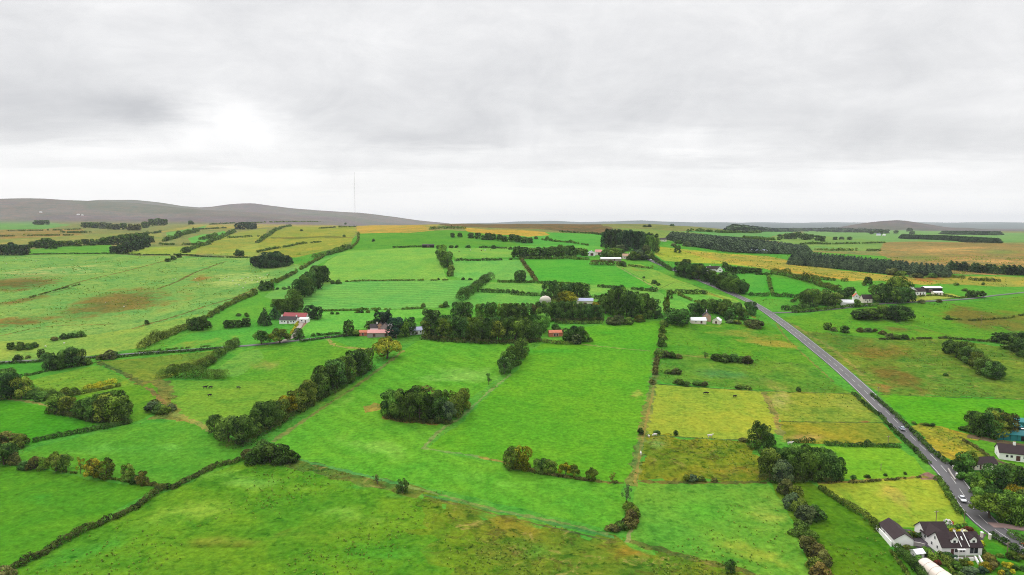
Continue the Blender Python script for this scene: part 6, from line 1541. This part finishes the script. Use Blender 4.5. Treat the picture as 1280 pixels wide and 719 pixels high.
# hamlet by the road
house('white_roofed_shed', at(873.5, 405)[0], at(873.5, 405)[1] + 2.5, -3, 11, 5.2, 2.4, 1.8, 'low shed with shining white roof beside the dark bush', 'shed', wall=M_CREAM, roof=M_ROOF_W, doors=[('F', 2, .02, 1.6, 2.0)], wins=[('F', -2, .8, 1, 1)])
house('brick_house', at(885, 402)[0], at(885, 402)[1] + 4, 78, 8, 6.0, 3.6, 2.6, 'sandy brick house with its gable to the field', 'house', wall=M_BRICK, roof=M_ROOF_G, wins=[('L', 0, 1.0, 1.0, 1.1), ('L', 0, 3.9, .8, 1.0)], doors=[('F', 0, .02, 1, 2)], chims=[2.8])
house('small_gabled_shed', at(897.5, 405)[0], at(897.5, 405)[1] + 2.5, 62, 6.5, 5.4, 2.2, 2.0, 'small cream gabled shed with white roof nearest the road', 'shed', wall=M_CREAM, roof=M_ROOF_W, doors=[('L', 0, .02, 1.6, 1.9)])
# bungalow on the ochre field
house('hill_bungalow', at(892, 339.5)[0], at(892, 339.5)[1] + 3, -6, 13, 6.5, 2.7, 2.6, 'white bungalow with brown roof below the ochre field', 'house', wins=[('F', -4.4, .9, 1.3, 1.2), ('F', -1.6, .9, 1.3, 1.2), ('F', 2.8, .9, 1.3, 1.2)], doors=[('F', .6, .02, 1.1, 2.1)], chims=[-3])
house('gabled_wing', at(899.5, 340)[0], at(899.5, 340)[1] + 1, 84, 7, 5.5, 2.7, 3.2, 'white gabled wing right of the brown roofed bungalow', 'house', wins=[('L', 0, .9, 1.6, 1.3), ('L', 0, 3.1, .9, 1.0)])
# hilltop farm
house('blue_barn', at(740, 320)[0], at(740, 320)[1] + 4, 88, 9, 8.0, 3.6, 2.2, 'barn with blue grey curved roof on the hilltop farm', 'barn', wall=M_RENDER, roof=M_ROOF_B, doors=[('L', 0, .02, 3.6, 3.2)])
house('salmon_barn', at(748.5, 319)[0], at(748.5, 319)[1] + 4, 4, 8, 6.5, 3.6, 2.6, 'barn with salmon pink roof next to the blue barn', 'barn', wall=M_CREAM, roof=M_ROOF_P, doors=[('F', 0, .02, 2.6, 2.8)])
house('long_hill_shed', at(764, 326.5)[0], at(764, 326.5)[1] + 4, -3, 23, 6, 2.4, 1.2, 'long pale roofed shed behind the dark brown hedge', 'shed', wall=M_STONE, roof=M_ROOF_W, doors=[('F', 4, .02, 2.4, 2.0)])
house('hilltop_farmhouse', at(783.5, 324)[0], at(783.5, 324)[1] + 3, 4, 9.5, 6, 3.4, 2.4, 'cream farmhouse below the hilltop wood', 'house', wall=M_CREAM, roof=M_BRICK, wins=[('F', -2.6, 1, 1.1, 1.2), ('F', 2.6, 1, 1.1, 1.2)], doors=[('F', 0, .02, 1.1, 2.1)], chims=[3.6])
house('roadside_cottage', at(814, 321)[0], at(814, 321)[1] + 2, 70, 8, 5, 3, 2.2, 'grey gabled cottage where the road tops the hill', 'house', wall=M_STONE, roof=M_ROOF_B, wins=[('L', 0, 1, 1, 1.2)], doors=[('F', 0, .02, 1, 2)])
house('hill_shed', at(535, 309.5)[0], at(535, 309.5)[1] + 3, 5, 16, 7, 2.8, 1.3, 'dark shed alone on the emerald hill field', 'shed', wall=M_DARK, roof=M_ROOF_G, doors=[('F', 0, .02, 3, 2.4)])
house('ruined_house', at(829, 302)[0], at(829, 302)[1] + 3, 0, 10, 6, 3.0, 2.2, 'pale old house beside the road beyond the hilltop wood', 'house', wall=M_CREAM, roof=M_ROOF_G, wins=[('F', -2, 1, 1, 1), ('F', 2, 1, 1, 1)])
house('long_moor_shed', at(949, 316.5)[0], at(949, 316.5)[1] + 3, -2, 22, 9, 3.4, 1.6, 'long grey farm shed on the far ochre field', 'shed', wall=M_CONC, roof=M_ROOF_B, doors=[('F', 0, .02, 4, 3)])
# eastern farm and cottages
ef = at(1149, 369.5)
house('eastern_farmhouse', ef[0], ef[1] + 4, 3, 12.5, 7, 3.2, 2.9, 'white farmhouse with dark dormered roof by the dark tree clump', 'house', roof=M_ROOF, wins=[('F', -4.0, 1.0, 1.2, 1.2), ('F', -1.4, 1.0, 1.2, 1.2), ('F', 3.8, 1.0, 1.2, 1.2), ('L', 0, 1.0, 1.2, 1.2)], doors=[('F', 1.2, .02, 1.1, 2.1)], chims=[-5.4])
house('eastern_gable', at(1141.5, 368.5)[0], at(1141.5, 368.5)[1] + 3, 80, 9, 6.2, 3.3, 2.8, 'white gable wing at the left end of the eastern farmhouse', 'house', roof=M_ROOF_W, wins=[('L', 0, 1.0, 1.0, 1.2)])
house('white_roofed_barn', at(1169, 367)[0], at(1169, 367)[1] + 6, 2, 16, 7, 4.2, 1.2, 'white roofed barn, walls painted dark as open shaded inside, right of the eastern farmhouse', 'barn', wall=M_DARK, roof=M_ROOF_W, doors=[('F', -3, .02, 3, 3)])  # near-black walls stand for the shade inside an open barn
house('farm_annex', at(1173, 369)[0], at(1173, 369)[1] + 2, 4, 8, 4.5, 2.2, .9, 'low cream annex in front of the open barn', 'shed', wall=M_CREAM, roof=M_ROOF_W, wins=[('F', -1.5, .8, 1, .9)], doors=[('F', 1.5, .02, 1, 1.9)])
house('white_garage', at(1061, 382.5)[0], at(1061, 382.5)[1] + 3, -16, 10, 6.5, 2.6, 2.0, 'white shed with pale grey roof left of the eastern cottages', 'shed', roof=M_ROOF_W, doors=[('R', 0, .02, 2.2, 2.2)])
house('gabled_cottage', at(1073.5, 377)[0], at(1073.5, 377)[1] + 5, 72, 7, 5, 3.6, 2.6, 'white gabled cottage with rusty roof, left of the pair', 'house', roof=M_RUST, wins=[('L', 0, 3.4, .9, 1.0)], chims=[2])
house('dark_roofed_cottage', at(1084.5, 379)[0], at(1084.5, 379)[1] + 3, 2, 8.2, 5.5, 3.6, 3.0, 'cream cottage with dark purple roof, right of the pair', 'house', wall=M_CREAM, roof=M_ROOF, wins=[('F', -1.6, 1.4, 1.0, 1.6), ('F', 1.8, 1.4, 1.0, 1.6)], doors=[('F', 0, .02, .9, 1.9)])
house('old_grey_shed', at(1035, 374)[0], at(1035, 374)[1] + 2, 0, 8, 5, 2.6, 1.4, 'grey shed half hidden among the eastern cottage trees', 'shed', wall=M_STONE, roof=M_ROOF_B, doors=[('F', 0, .02, 2, 2)])
# specks of farms on the far hills
def speck(u, v, L, label, roof=M_ROOF_G, wall=None, rot=0):
    x, y = at(u, v)
    house('distant_house', x, y, rot, L, L * .55, L * .28, L * .2, label, 'house', wall=wall, roof=roof, wins=[('F', -L * .25, L * .1, L * .1, L * .1), ('F', L * .25, L * .1, L * .1, L * .1)], group='distant farmhouses')
speck(98, 269, 13, 'distant white farmhouse on the left moor, right one', M_ROOF_W)
speck(103, 269.5, 9, 'distant white outbuilding just right of the moor farmhouse', M_ROOF_W)
speck(51, 266, 12, 'distant white farmhouse on the left moor, left one', M_ROOF_W)
speck(1092, 291, 13, 'distant pale farmhouse below the hill, leftmost', M_ROOF_W)
speck(1098, 294.5, 15, 'distant farm with greyish roof below the hill', M_ROOF_B)
speck(1105, 294.8, 10, 'distant white house just right of the grey roofed farm', M_ROOF_W)
speck(1068, 290.5, 20, 'distant long white shed left of the hill', M_ROOF_W)
speck(1111, 290.5, 8, 'distant white cottage on the flank of the hill', M_ROOF_W)
speck(1139, 291.5, 8, 'distant white cottage right of the hill flank trees', M_ROOF_W)
# tall mast on the ridge
def mast():
    x = (445 - 640) / 853 * 2650; y = 2650.; z0 = hz(x, y)
    r = root_at('radio_mast', x, y, 0, 'very tall thin radio mast on the skyline', 'mast')
    H = CAMZ + 60.5 * y / 853 - z0; s = .95; P = []
    for k in range(3):
        a = 2.094 * k; P.append(tube([(s * math.cos(a), s * math.sin(a), -2), (s * math.cos(a), s * math.sin(a), H)], [.11, .11], 5))
    z = 0; i = 0
    while z < H - 3:
        for k in range(3):
            a, b = 2.094 * k, 2.094 * (k + 1)
            P.append(tube([(s * math.cos(a), s * math.sin(a), z), (s * math.cos(b), s * math.sin(b), z + 3)], [.05, .05], 4))
        z += 3
    poly_obj('lattice', P, M_CONC, r)
    poly_obj('antenna', [tube([(0, 0, H), (0, 0, H + 7)], [.5, .35], 8)], M_CONC, r)
    st = []
    for k in range(3):
        a = 2.094 * k + .5
        for f in (.45, .9): st.append(tube([(s * math.cos(a), s * math.sin(a), H * f), (H * .42 * math.cos(a), H * .42 * math.sin(a), hz(x + H * .42 * math.cos(a), y + H * .42 * math.sin(a)) - z0)], [.03, .03], 4))
    poly_obj('guy_wires', st, M_CONC, r)
mast()
# ---------------------------------------------------------------- poles, cars, animals, garden
def pole(u, v, hpx, label, arm=True):
    x, y = at(u, v); h = hpx * px_size(y); r = root_at('telegraph_pole', x, y, 15, label, 'pole', 'telegraph poles')
    poly_obj('shaft', [tube([(0, 0, -.8), (0, 0, h)], [.14, .10], 8)], M_WOOD, r)
    if arm:
        poly_obj('crossarm', [box((-.8, -.06, h - .5), (.8, .06, h - .38))], M_WOOD, r)
        poly_obj('insulators', [tube([(a, 0, h - .38), (a, 0, h - .2)], [.05, .04], 6) for a in (-.7, -.25, .25, .7)], M_FRAME, r)
pole(1169, 668, 32, 'telegraph pole rising behind the dormer house roof')
pole(1205, 653, 12, 'short pale pole in the hedge above the dormer house', False)
pole(1259, 695, 19, 'pole standing on the lawn by the dark road hedge')
pole(1097.5, 494, 11, 'pale pole at the corner of the vivid right field')
pole(1110, 556, 12, 'thin pole in the olive field left of the road')
pole(1296 - 195, 588, 0.1 + 9, 'thin pole in the bright field left of the road', False)
pole(1130, 400, 14, 'pole above the rushy slope beside the dark trees')
pole(1226, 410, 16, 'tall pole standing on the rushy slope at right')
pole(932, 385, 10, 'pole on the verge left of the road at the hamlet')

def paint(name, rgb):
    m, n, bs = new_mat(name, .3, .5); bs.inputs['Base Color'].default_value = (*rgb, 1); bs.inputs['Coat Weight'].default_value = .4
    return m
M_TYRE = plain('tyre', (.02, .02, .02), .9, .1); M_RIM = plain('rim', (.45, .45, .46), .35, .05)
M_LAMP = plain('lamp_glass', (.75, .75, .72), .1, .03); M_TAIL = plain('tail_lamp', (.35, .02, .02), .2, .03)
def car(x, y, rot, col, label):
    """x forward"""
    r = root_at('car', x, y, 0, label, 'car', 'cars on the main road'); r.rotation_euler = (0, 0, rot)
    r.location.z += .14 + .0004 * y
    mt = paint('car_paint', col)
    prof = [(-2.1, .35), (-2.15, .75), (-2.0, .95), (-1.2, 1.0), (.75, .98), (1.7, .82), (2.05, .65), (2.1, .35)]
    def extr(pr, ws, mat, nm):
        V = []; n = len(pr)
        for s in (-1, 1):
            for (px_, pz), w in zip(pr, ws): V.append((px_, s * w, pz))
        F = [tuple(range(n))[::-1], tuple(range(n, 2 * n))] + [(i, (i + 1) % n, n + (i + 1) % n, n + i) for i in range(n)]
        return poly_obj(nm, [(np.array(V, float), F)], mat, r, bevel=.05)
    extr(prof, [.84, .86, .86, .88, .88, .86, .82, .80], mt, 'body')
    extr([(-1.75, .985), (-1.25, 1.42), (.05, 1.44), (.95, .985)], [.80, .64, .64, .80], M_GLASS, 'window')
    rf = extr([(-1.38, 1.40), (-1.2, 1.475), (.0, 1.485), (.18, 1.42)], [.66, .62, .62, .66], mt, 'roof')
    for sx in (-1.3, 1.3):
        for sy in (-1, 1):
            w = poly_obj('wheel', [tube([(sx, sy * .66, .32), (sx, sy * .9, .32)], [.32, .32], 16)], M_TYRE, r)
            th = [(sx + .2 * math.cos(a), sy * .905, .32 + .2 * math.sin(a)) for a in np.linspace(0, 6.283, 12, endpoint=False)]
            poly_obj('rim', [(np.array(th), [tuple(range(12)) if sy < 0 else tuple(range(12))[::-1]])], M_RIM, w)
    for sy in (-1, 1):
        poly_obj('headlight', [box((2.03, sy * .62 - .16, .58), (2.13, sy * .62 + .16, .72))], M_LAMP, r)
        poly_obj('tail_light', [box((-2.19, sy * .66 - .13, .62), (-2.10, sy * .66 + .13, .82))], M_TAIL, r)
        poly_obj('mirror', [box((.62, sy * .95 - .1, .98), (.74, sy * .95 + .1, 1.1))], mt, r)
def on_road(u, v, side, rev, col, label):
    p = np.array(at(u, v)); i = int(np.argmin(np.linalg.norm(MAIN - p, axis=1))); i = min(max(i, 1), len(MAIN) - 2)
    t = MAIN[i + 1] - MAIN[i - 1]; t /= np.linalg.norm(t); n = np.array([-t[1], t[0]])
    q = MAIN[i] + n * side; a = math.atan2(t[1], t[0]) + (math.pi if rev else 0)
    car(q[0], q[1], a, col, label)
on_road(1204, 628, 1.8, True, (.62, .63, .66), 'white car on the road bend by the copse')
on_road(1131.5, 537.5, 1.2, False, (.40, .46, .56), 'pale blue grey car on the straight of the road')
on_road(1279, 686, -1.4, False, (.50, .03, .03), 'red car leaving at the right edge of the road')
on_road(814.5, 326, 1.5, True, (.66, .66, .66), 'tiny white car where the road tops the hill')

def tractor(u, v, rot):
    x, y = at(u, v); r = root_at('tractor', x, y, rot, 'red tractor with white cab among the teal sheds', 'tractor')
    red = paint('tractor_red', (.50, .05, .035))
    poly_obj('bonnet', [box((.2, -.45, .8), (2.0, .45, 1.5))], red, r, bevel=.1)
    poly_obj('chassis', [box((-1.2, -.35, .6), (2.0, .35, .8))], M_DARK, r)
    cb = poly_obj('cab', [box((-1.2, -.7, 1.2), (.2, .7, 2.5))], M_GLASS, r, bevel=.06)
    poly_obj('cab_roof', [box((-1.3, -.8, 2.5), (.3, .8, 2.66))], M_FRAME, cb)
    for sx, R, w in ((-.8, .85, .4), (1.5, .5, .3)):
        for sy in (-1, 1):
            wh = poly_obj('wheel', [tube([(sx, sy * .75, R), (sx, sy * (.75 + w), R)], [R, R], 18)], M_TYRE, r)
            poly_obj('rim', [tube([(sx, sy * (.75 + w), R), (sx, sy * (.77 + w), R)], [R * .55, R * .5], 14), ], red, wh)
    poly_obj('exhaust', [tube([(1.2, .2, 1.5), (1.2, .2, 2.3)], [.05, .05], 6)], M_DARK, r)
tractor(1277, 543, 160)

# --- cattle and sheep: one continuous body each
def beast_mesh(name, chain, rad, legs, mat):
    bm = bmesh.new(); vs = []
    me = bpy.data.meshes.new(name + '_skeleton'); V = []; E = []; R = []
    for p, q in zip(chain, rad): V.append(p); R.append(q)
    E += [(i, i + 1) for i in range(len(chain) - 1)]
    for at_i, pts in legs:
        prev = at_i
        for p, q in pts:
            V.append(p); R.append(q); E.append((prev, len(V) - 1)); prev = len(V) - 1
    bm.free(); me.from_pydata(V, E, [])
    o = bpy.data.objects.new(name, me); C.objects.link(o)
    sk = o.modifiers.new('skin', 'SKIN'); su = o.modifiers.new('sub', 'SUBSURF'); su.levels = su.render_levels = 1
    for i, q in enumerate(R): me.skin_vertices[0].data[i].radius = (q, q)
    me.skin_vertices[0].data[0].use_root = True
    dg = bpy.context.evaluated_depsgraph_get(); dg.update()
    m2 = bpy.data.meshes.new_from_object(o.evaluated_get(dg)); bpy.data.objects.remove(o)
    m2.name = name; m2.materials.clear(); m2.materials.append(mat)
    m2.polygons.foreach_set('use_smooth', np.ones(len(m2.polygons), bool))
    return m2
def cow_legs(bz):
    L = []
    for sx, i in ((-.62, 1), (.58, 3)):
        for s in (-1, 1):
            if sx < 0: L.append((i, [((sx, s * .2, .78), .19), ((sx + .08, s * .2, .58), .11), ((sx - .10, s * .2, .38), .07), ((sx - .04, s * .2, .06), .06)]))
            else: L.append((i, [((sx, s * .19, .72), .15), ((sx, s * .19, .42), .08), ((sx - .02, s * .19, .06), .06)]))
    L.append((0, [((-1.0, 0, 1.05), .05), ((-1.04, 0, .55), .04)]))
    return L
COW_GRAZE = ([(-.85, 0, 1.10), (-.6, 0, 1.08), (0, 0, 1.02), (.6, 0, 1.06), (.98, 0, .95), (1.25, 0, .55), (1.42, 0, .22)], [.20, .36, .40, .36, .22, .15, .10])
COW_STAND = ([(-.85, 0, 1.10), (-.6, 0, 1.08), (0, 0, 1.02), (.6, 0, 1.06), (.95, 0, 1.2), (1.22, 0, 1.42), (1.52, 0, 1.32)], [.20, .36, .40, .36, .24, .17, .11])
def hide(name, rgb):
    m, n, bs = new_mat(name, .9, .1); oi = n.new('ShaderNodeObjectInfo')
    pos = n.new('ShaderNodeTexCoord').outputs['Object']
    k = n.noise(pos, 1.4, 3, .5); n.l.new(n.mix(n.math('MULTIPLY', n.ramp(k, .45, .55), .35), oi.outputs['Color'], n.mix(.5, oi.outputs['Color'], (.2, .18, .16))), bs.inputs['Base Color'])
    return m
M_HIDE = hide('hide', None)
GRAZE = beast_mesh('cow', *COW_GRAZE, cow_legs(0), M_HIDE); STAND = beast_mesh('cow', *COW_STAND, cow_legs(0), M_HIDE)
SHEEPM = beast_mesh('sheep', [(-.42, 0, .58), (-.25, 0, .60), (.1, 0, .60), (.34, 0, .60), (.52, 0, .62), (.70, 0, .52)], [.16, .26, .28, .25, .13, .08],
                    [(1, [((-.25, s * .13, .32), .07), ((-.27, s * .13, .04), .045)]) for s in (-1, 1)] + [(3, [((.3, s * .12, .3), .07), ((.3, s * .12, .04), .045)]) for s in (-1, 1)], M_HIDE)
def ear_mesh(s, dx, z):
    return join([(np.array([(dx, .10 * s, z), (dx - .05, .12 * s, z + .02), (dx - .08, .34 * s, z + .06), (dx, .30 * s, z - .02)], float), [(0, 1, 2, 3)])])
def beast(name, me, u, v, rot, rgb, label, cat, group, sc=1.0):
    x, y = at(u, v); o = link(name, me, None, (x, y, hz(x, y)), math.radians(rot), (sc, sc, sc)); o.color = (*rgb, 1); tag(o, label, cat, group)
BLK, WHT, BRN = (.016, .015, .015), (.62, .58, .52), (.13, .06, .03)
beast('cow', STAND, 256.5, 486, 20, BLK, 'black cow standing, largest of the herd on the lime pasture', 'cow', 'black cattle on the lime pasture', 1.15)
beast('cow', GRAZE, 263.5, 485.5, 170, BLK, 'black cow grazing just right of the standing one', 'cow', 'black cattle on the lime pasture')
beast('cow', GRAZE, 262, 495.5, 60, BLK, 'black cow grazing nearest, below the other three', 'cow', 'black cattle on the lime pasture')
beast('cow', GRAZE, 298, 486, 10, BLK, 'black cow grazing alone at the right of its herd', 'cow', 'black cattle on the lime pasture')
beast('cow', GRAZE, 883, 493.5, 160, BLK, 'black cow grazing on the yellow field, left one', 'cow', 'black cattle on the yellow field', 1.2)
beast('cow', GRAZE, 918.5, 497, 20, BLK, 'black cow grazing on the yellow field, right one', 'cow', 'black cattle on the yellow field')
beast('cow', STAND, 887.5, 547, 5, WHT, 'white cow standing on the fence line below the yellow field', 'cow', 'white cattle by the rushes', 1.1)
beast('cow', GRAZE, 818.5, 545.5, 200, WHT, 'white cow grazing beside the small dark bush', 'cow', 'white cattle by the rushes')
beast('cow', GRAZE, 811, 547, 100, WHT, 'white cow at the corner of the rushes', 'cow', 'white cattle by the rushes', .9)
beast('cow', STAND, 801, 569, 80, WHT, 'white cow standing at the edge of the tan track', 'cow', 'white cattle by the rushes', .95)
beast('cow', STAND, 987.5, 556.5, 0, WHT, 'white cow in front of the short dark hedge', 'cow', 'white cattle by the rushes', 1.1)
beast('cow', STAND, 464, 438, 10, BRN, 'brown cow on the pale curved track by the farm', 'cow', None, 1.0)
for i, (u, v, lab) in enumerate([(574, 315, 'leftmost'), (588, 313.5, 'second from left'), (602, 314, 'third from left'), (606.5, 313.6, 'fourth from left'), (613.5, 313, 'rightmost')]):
    beast('cow', GRAZE, u, v, i * 70, WHT if i % 2 else BRN, f'{"white" if i % 2 else "brown"} cow, {lab} of five on the hill field', 'cow', 'cattle on the hill field', 1.1)
rs = random.Random(3)
SH = [(295, 356), (299, 357), (307, 354), (304, 360.5), (310, 347.5), (291, 352), (315, 351), (319, 345), (286, 347), (281, 349), (302, 349), (325, 348), (329, 346), (334, 344), (322, 353), (275, 351), (216, 350), (219, 349), (248, 356), (244, 349), (57, 434), (80, 430), (132, 379), (155, 384), (20, 325), (45, 327), (8, 330), (90, 325), (120, 327)]
for i, (u, v) in enumerate(SH):
    far_ = 'on the upper left hillside' if u < 140 and v < 340 else 'on the rushy pasture' if v > 365 else 'on the left hillside'
    beast('sheep', SHEEPM, u, v, rs.uniform(0, 360), (.70, .66, .58), f'small white sheep grazing {far_} among its scattered flock', 'sheep', 'sheep ' + far_, 1.25)

# --- garden round the dormer house
GS = [(1133, 669, 8, 9, 'dark'), (1138, 670, 8, 8, 'gold'), (1142, 671, 8, 6, 'yellow'), (1160, 668, 6, 9, 'dark'), (1134, 687, 7, 10, 'olive'), (1142, 689, 7, 10, 'mid'), (1148, 703, 10, 12, 'green'), (1158, 695, 13, 16, 'green'), (1166, 701, 12, 16, 'mid'),
      (1160, 705, 8, 12, 'olive'), (1172, 708, 10, 12, 'red'), (1184, 697, 8, 14, 'dark'), (1193, 699, 6, 10, 'blue'), (1186, 706, 12, 18, 'olive'), (1195, 712, 12, 14, 'mid'), (1203, 706, 9, 12, 'olive'), (1208, 703, 7, 10, 'dark'), (1212, 705, 5, 8, 'yellow'),
      (1227, 692, 8, 10, 'dark'), (1233, 698, 7, 9, 'rust'), (1237, 704, 14, 18, 'brown'), (1232, 712, 12, 14, 'amber'), (1241, 712, 12, 14, 'rust'), (1228, 716, 9, 14, 'blue'), (1214, 718, 11, 22, 'grey'), (1200, 722, 8, 14, 'olive'),
      (1257, 709, 7, 12, 'gold'), (1263, 708, 7, 8, 'yellow'), (1256, 714, 6, 9, 'dark'), (1270, 712, 7, 9, 'dark'), (1279, 713, 7, 8, 'dark'), (1253, 719, 8, 9, 'amber'), (1266, 716, 5, 6, 'yellow'), (1266, 699, 11, 16, 'olive'), (1277, 698, 7, 12, 'brown'), (1261, 722, 8, 10, 'dark'),
      (1187, 663, 9, 14, 'mid'), (1192, 667, 8, 10, 'gold'), (1199, 668, 8, 8, 'yellow'), (1206, 668, 9, 8, 'white'), (1211, 667, 10, 12, 'red'), (1217, 668, 7, 8, 'mid'), (1219, 673, 9, 7, 'white'), (1226, 681, 6, 8, 'yellow'), (1224, 686, 7, 9, 'olive'), (1184, 668, 5, 9, 'green'), (1250, 696, 5, 8, 'mid')]
AREA = {}
for g in GS:
    u, v = g[0], g[1]
    ph = 'behind the dormer house' if v < 676 and u > 1180 else 'by the garage yard' if u < 1156 and v < 692 else 'beside the polytunnel' if u < 1182 and v > 690 else 'under the terrace' if u < 1222 and v > 690 else 'at the lawn corner' if u > 1244 else 'right of the terrace'
    AREA.setdefault(ph, []).append(g)
for ph, items in AREA.items():
    n0 = len(PENDING); grove(ph + ' in the garden', items, 'garden shrubs', kind='shrub')
    for f, lab, grp in PENDING[n0:]: tree(f[0], f[1], f[2], f[3], f[5], f[4], lab, grp)
    del PENDING[n0:]
def flower_bush(u, v):
    x, y = at(u, v); t = tree_at(x, y, 3.2, 2.6, 'shrub', 'green', 'tall bush with white blossom and red heart above the dormer house', 'garden shrubs')
    r = np.random.default_rng(8)
    for nm, n, col, rad in (('white_blossom', 500, (.75, .72, .70), .46), ('red_blossom', 160, (.55, .02, .03), .22)):
        D = unit(r.normal(size=(n, 3))); P = D * rad * r.uniform(.8, 1.12, n)[:, None]; P[:, 2] = np.abs(P[:, 2]) * 1.05 + .28
        if nm[0] == 'r': P += np.array([0, -.34, .12])
        V, F = leaf_quads(P, D, .12, .5, r)
        o = link(nm, np_mesh(nm, V, F, [plain(nm, col, .8, .1)]), t)
flower_bush(1184.5, 659)
hedge([(1122, 690), (1133, 701), (1143, 712), (1155, 726)], 2.8, 1.6, 'dark', 'tall straight clipped hedge running along the polytunnel', lump=.05, leaf=.3)
hedge([(1175, 693), (1182, 704), (1190, 716), (1196, 726)], 1.3, 1.0, 'olive', 'thin clipped hedge between the polytunnel and the garden', lump=.1, leaf=.3)
hedge([(1114, 690), (1121, 700), (1129, 711), (1139, 724)], .7, 1.2, 'olive', 'scruffy field hedge left of the tall clipped hedge', lump=.4)
hedge([(1136, 673), (1150, 671), (1165, 667), (1180, 663), (1195, 661), (1206, 660)], 1.2, 1.6, 'dark', 'garden boundary hedge below the bright yellow field', lump=.35)
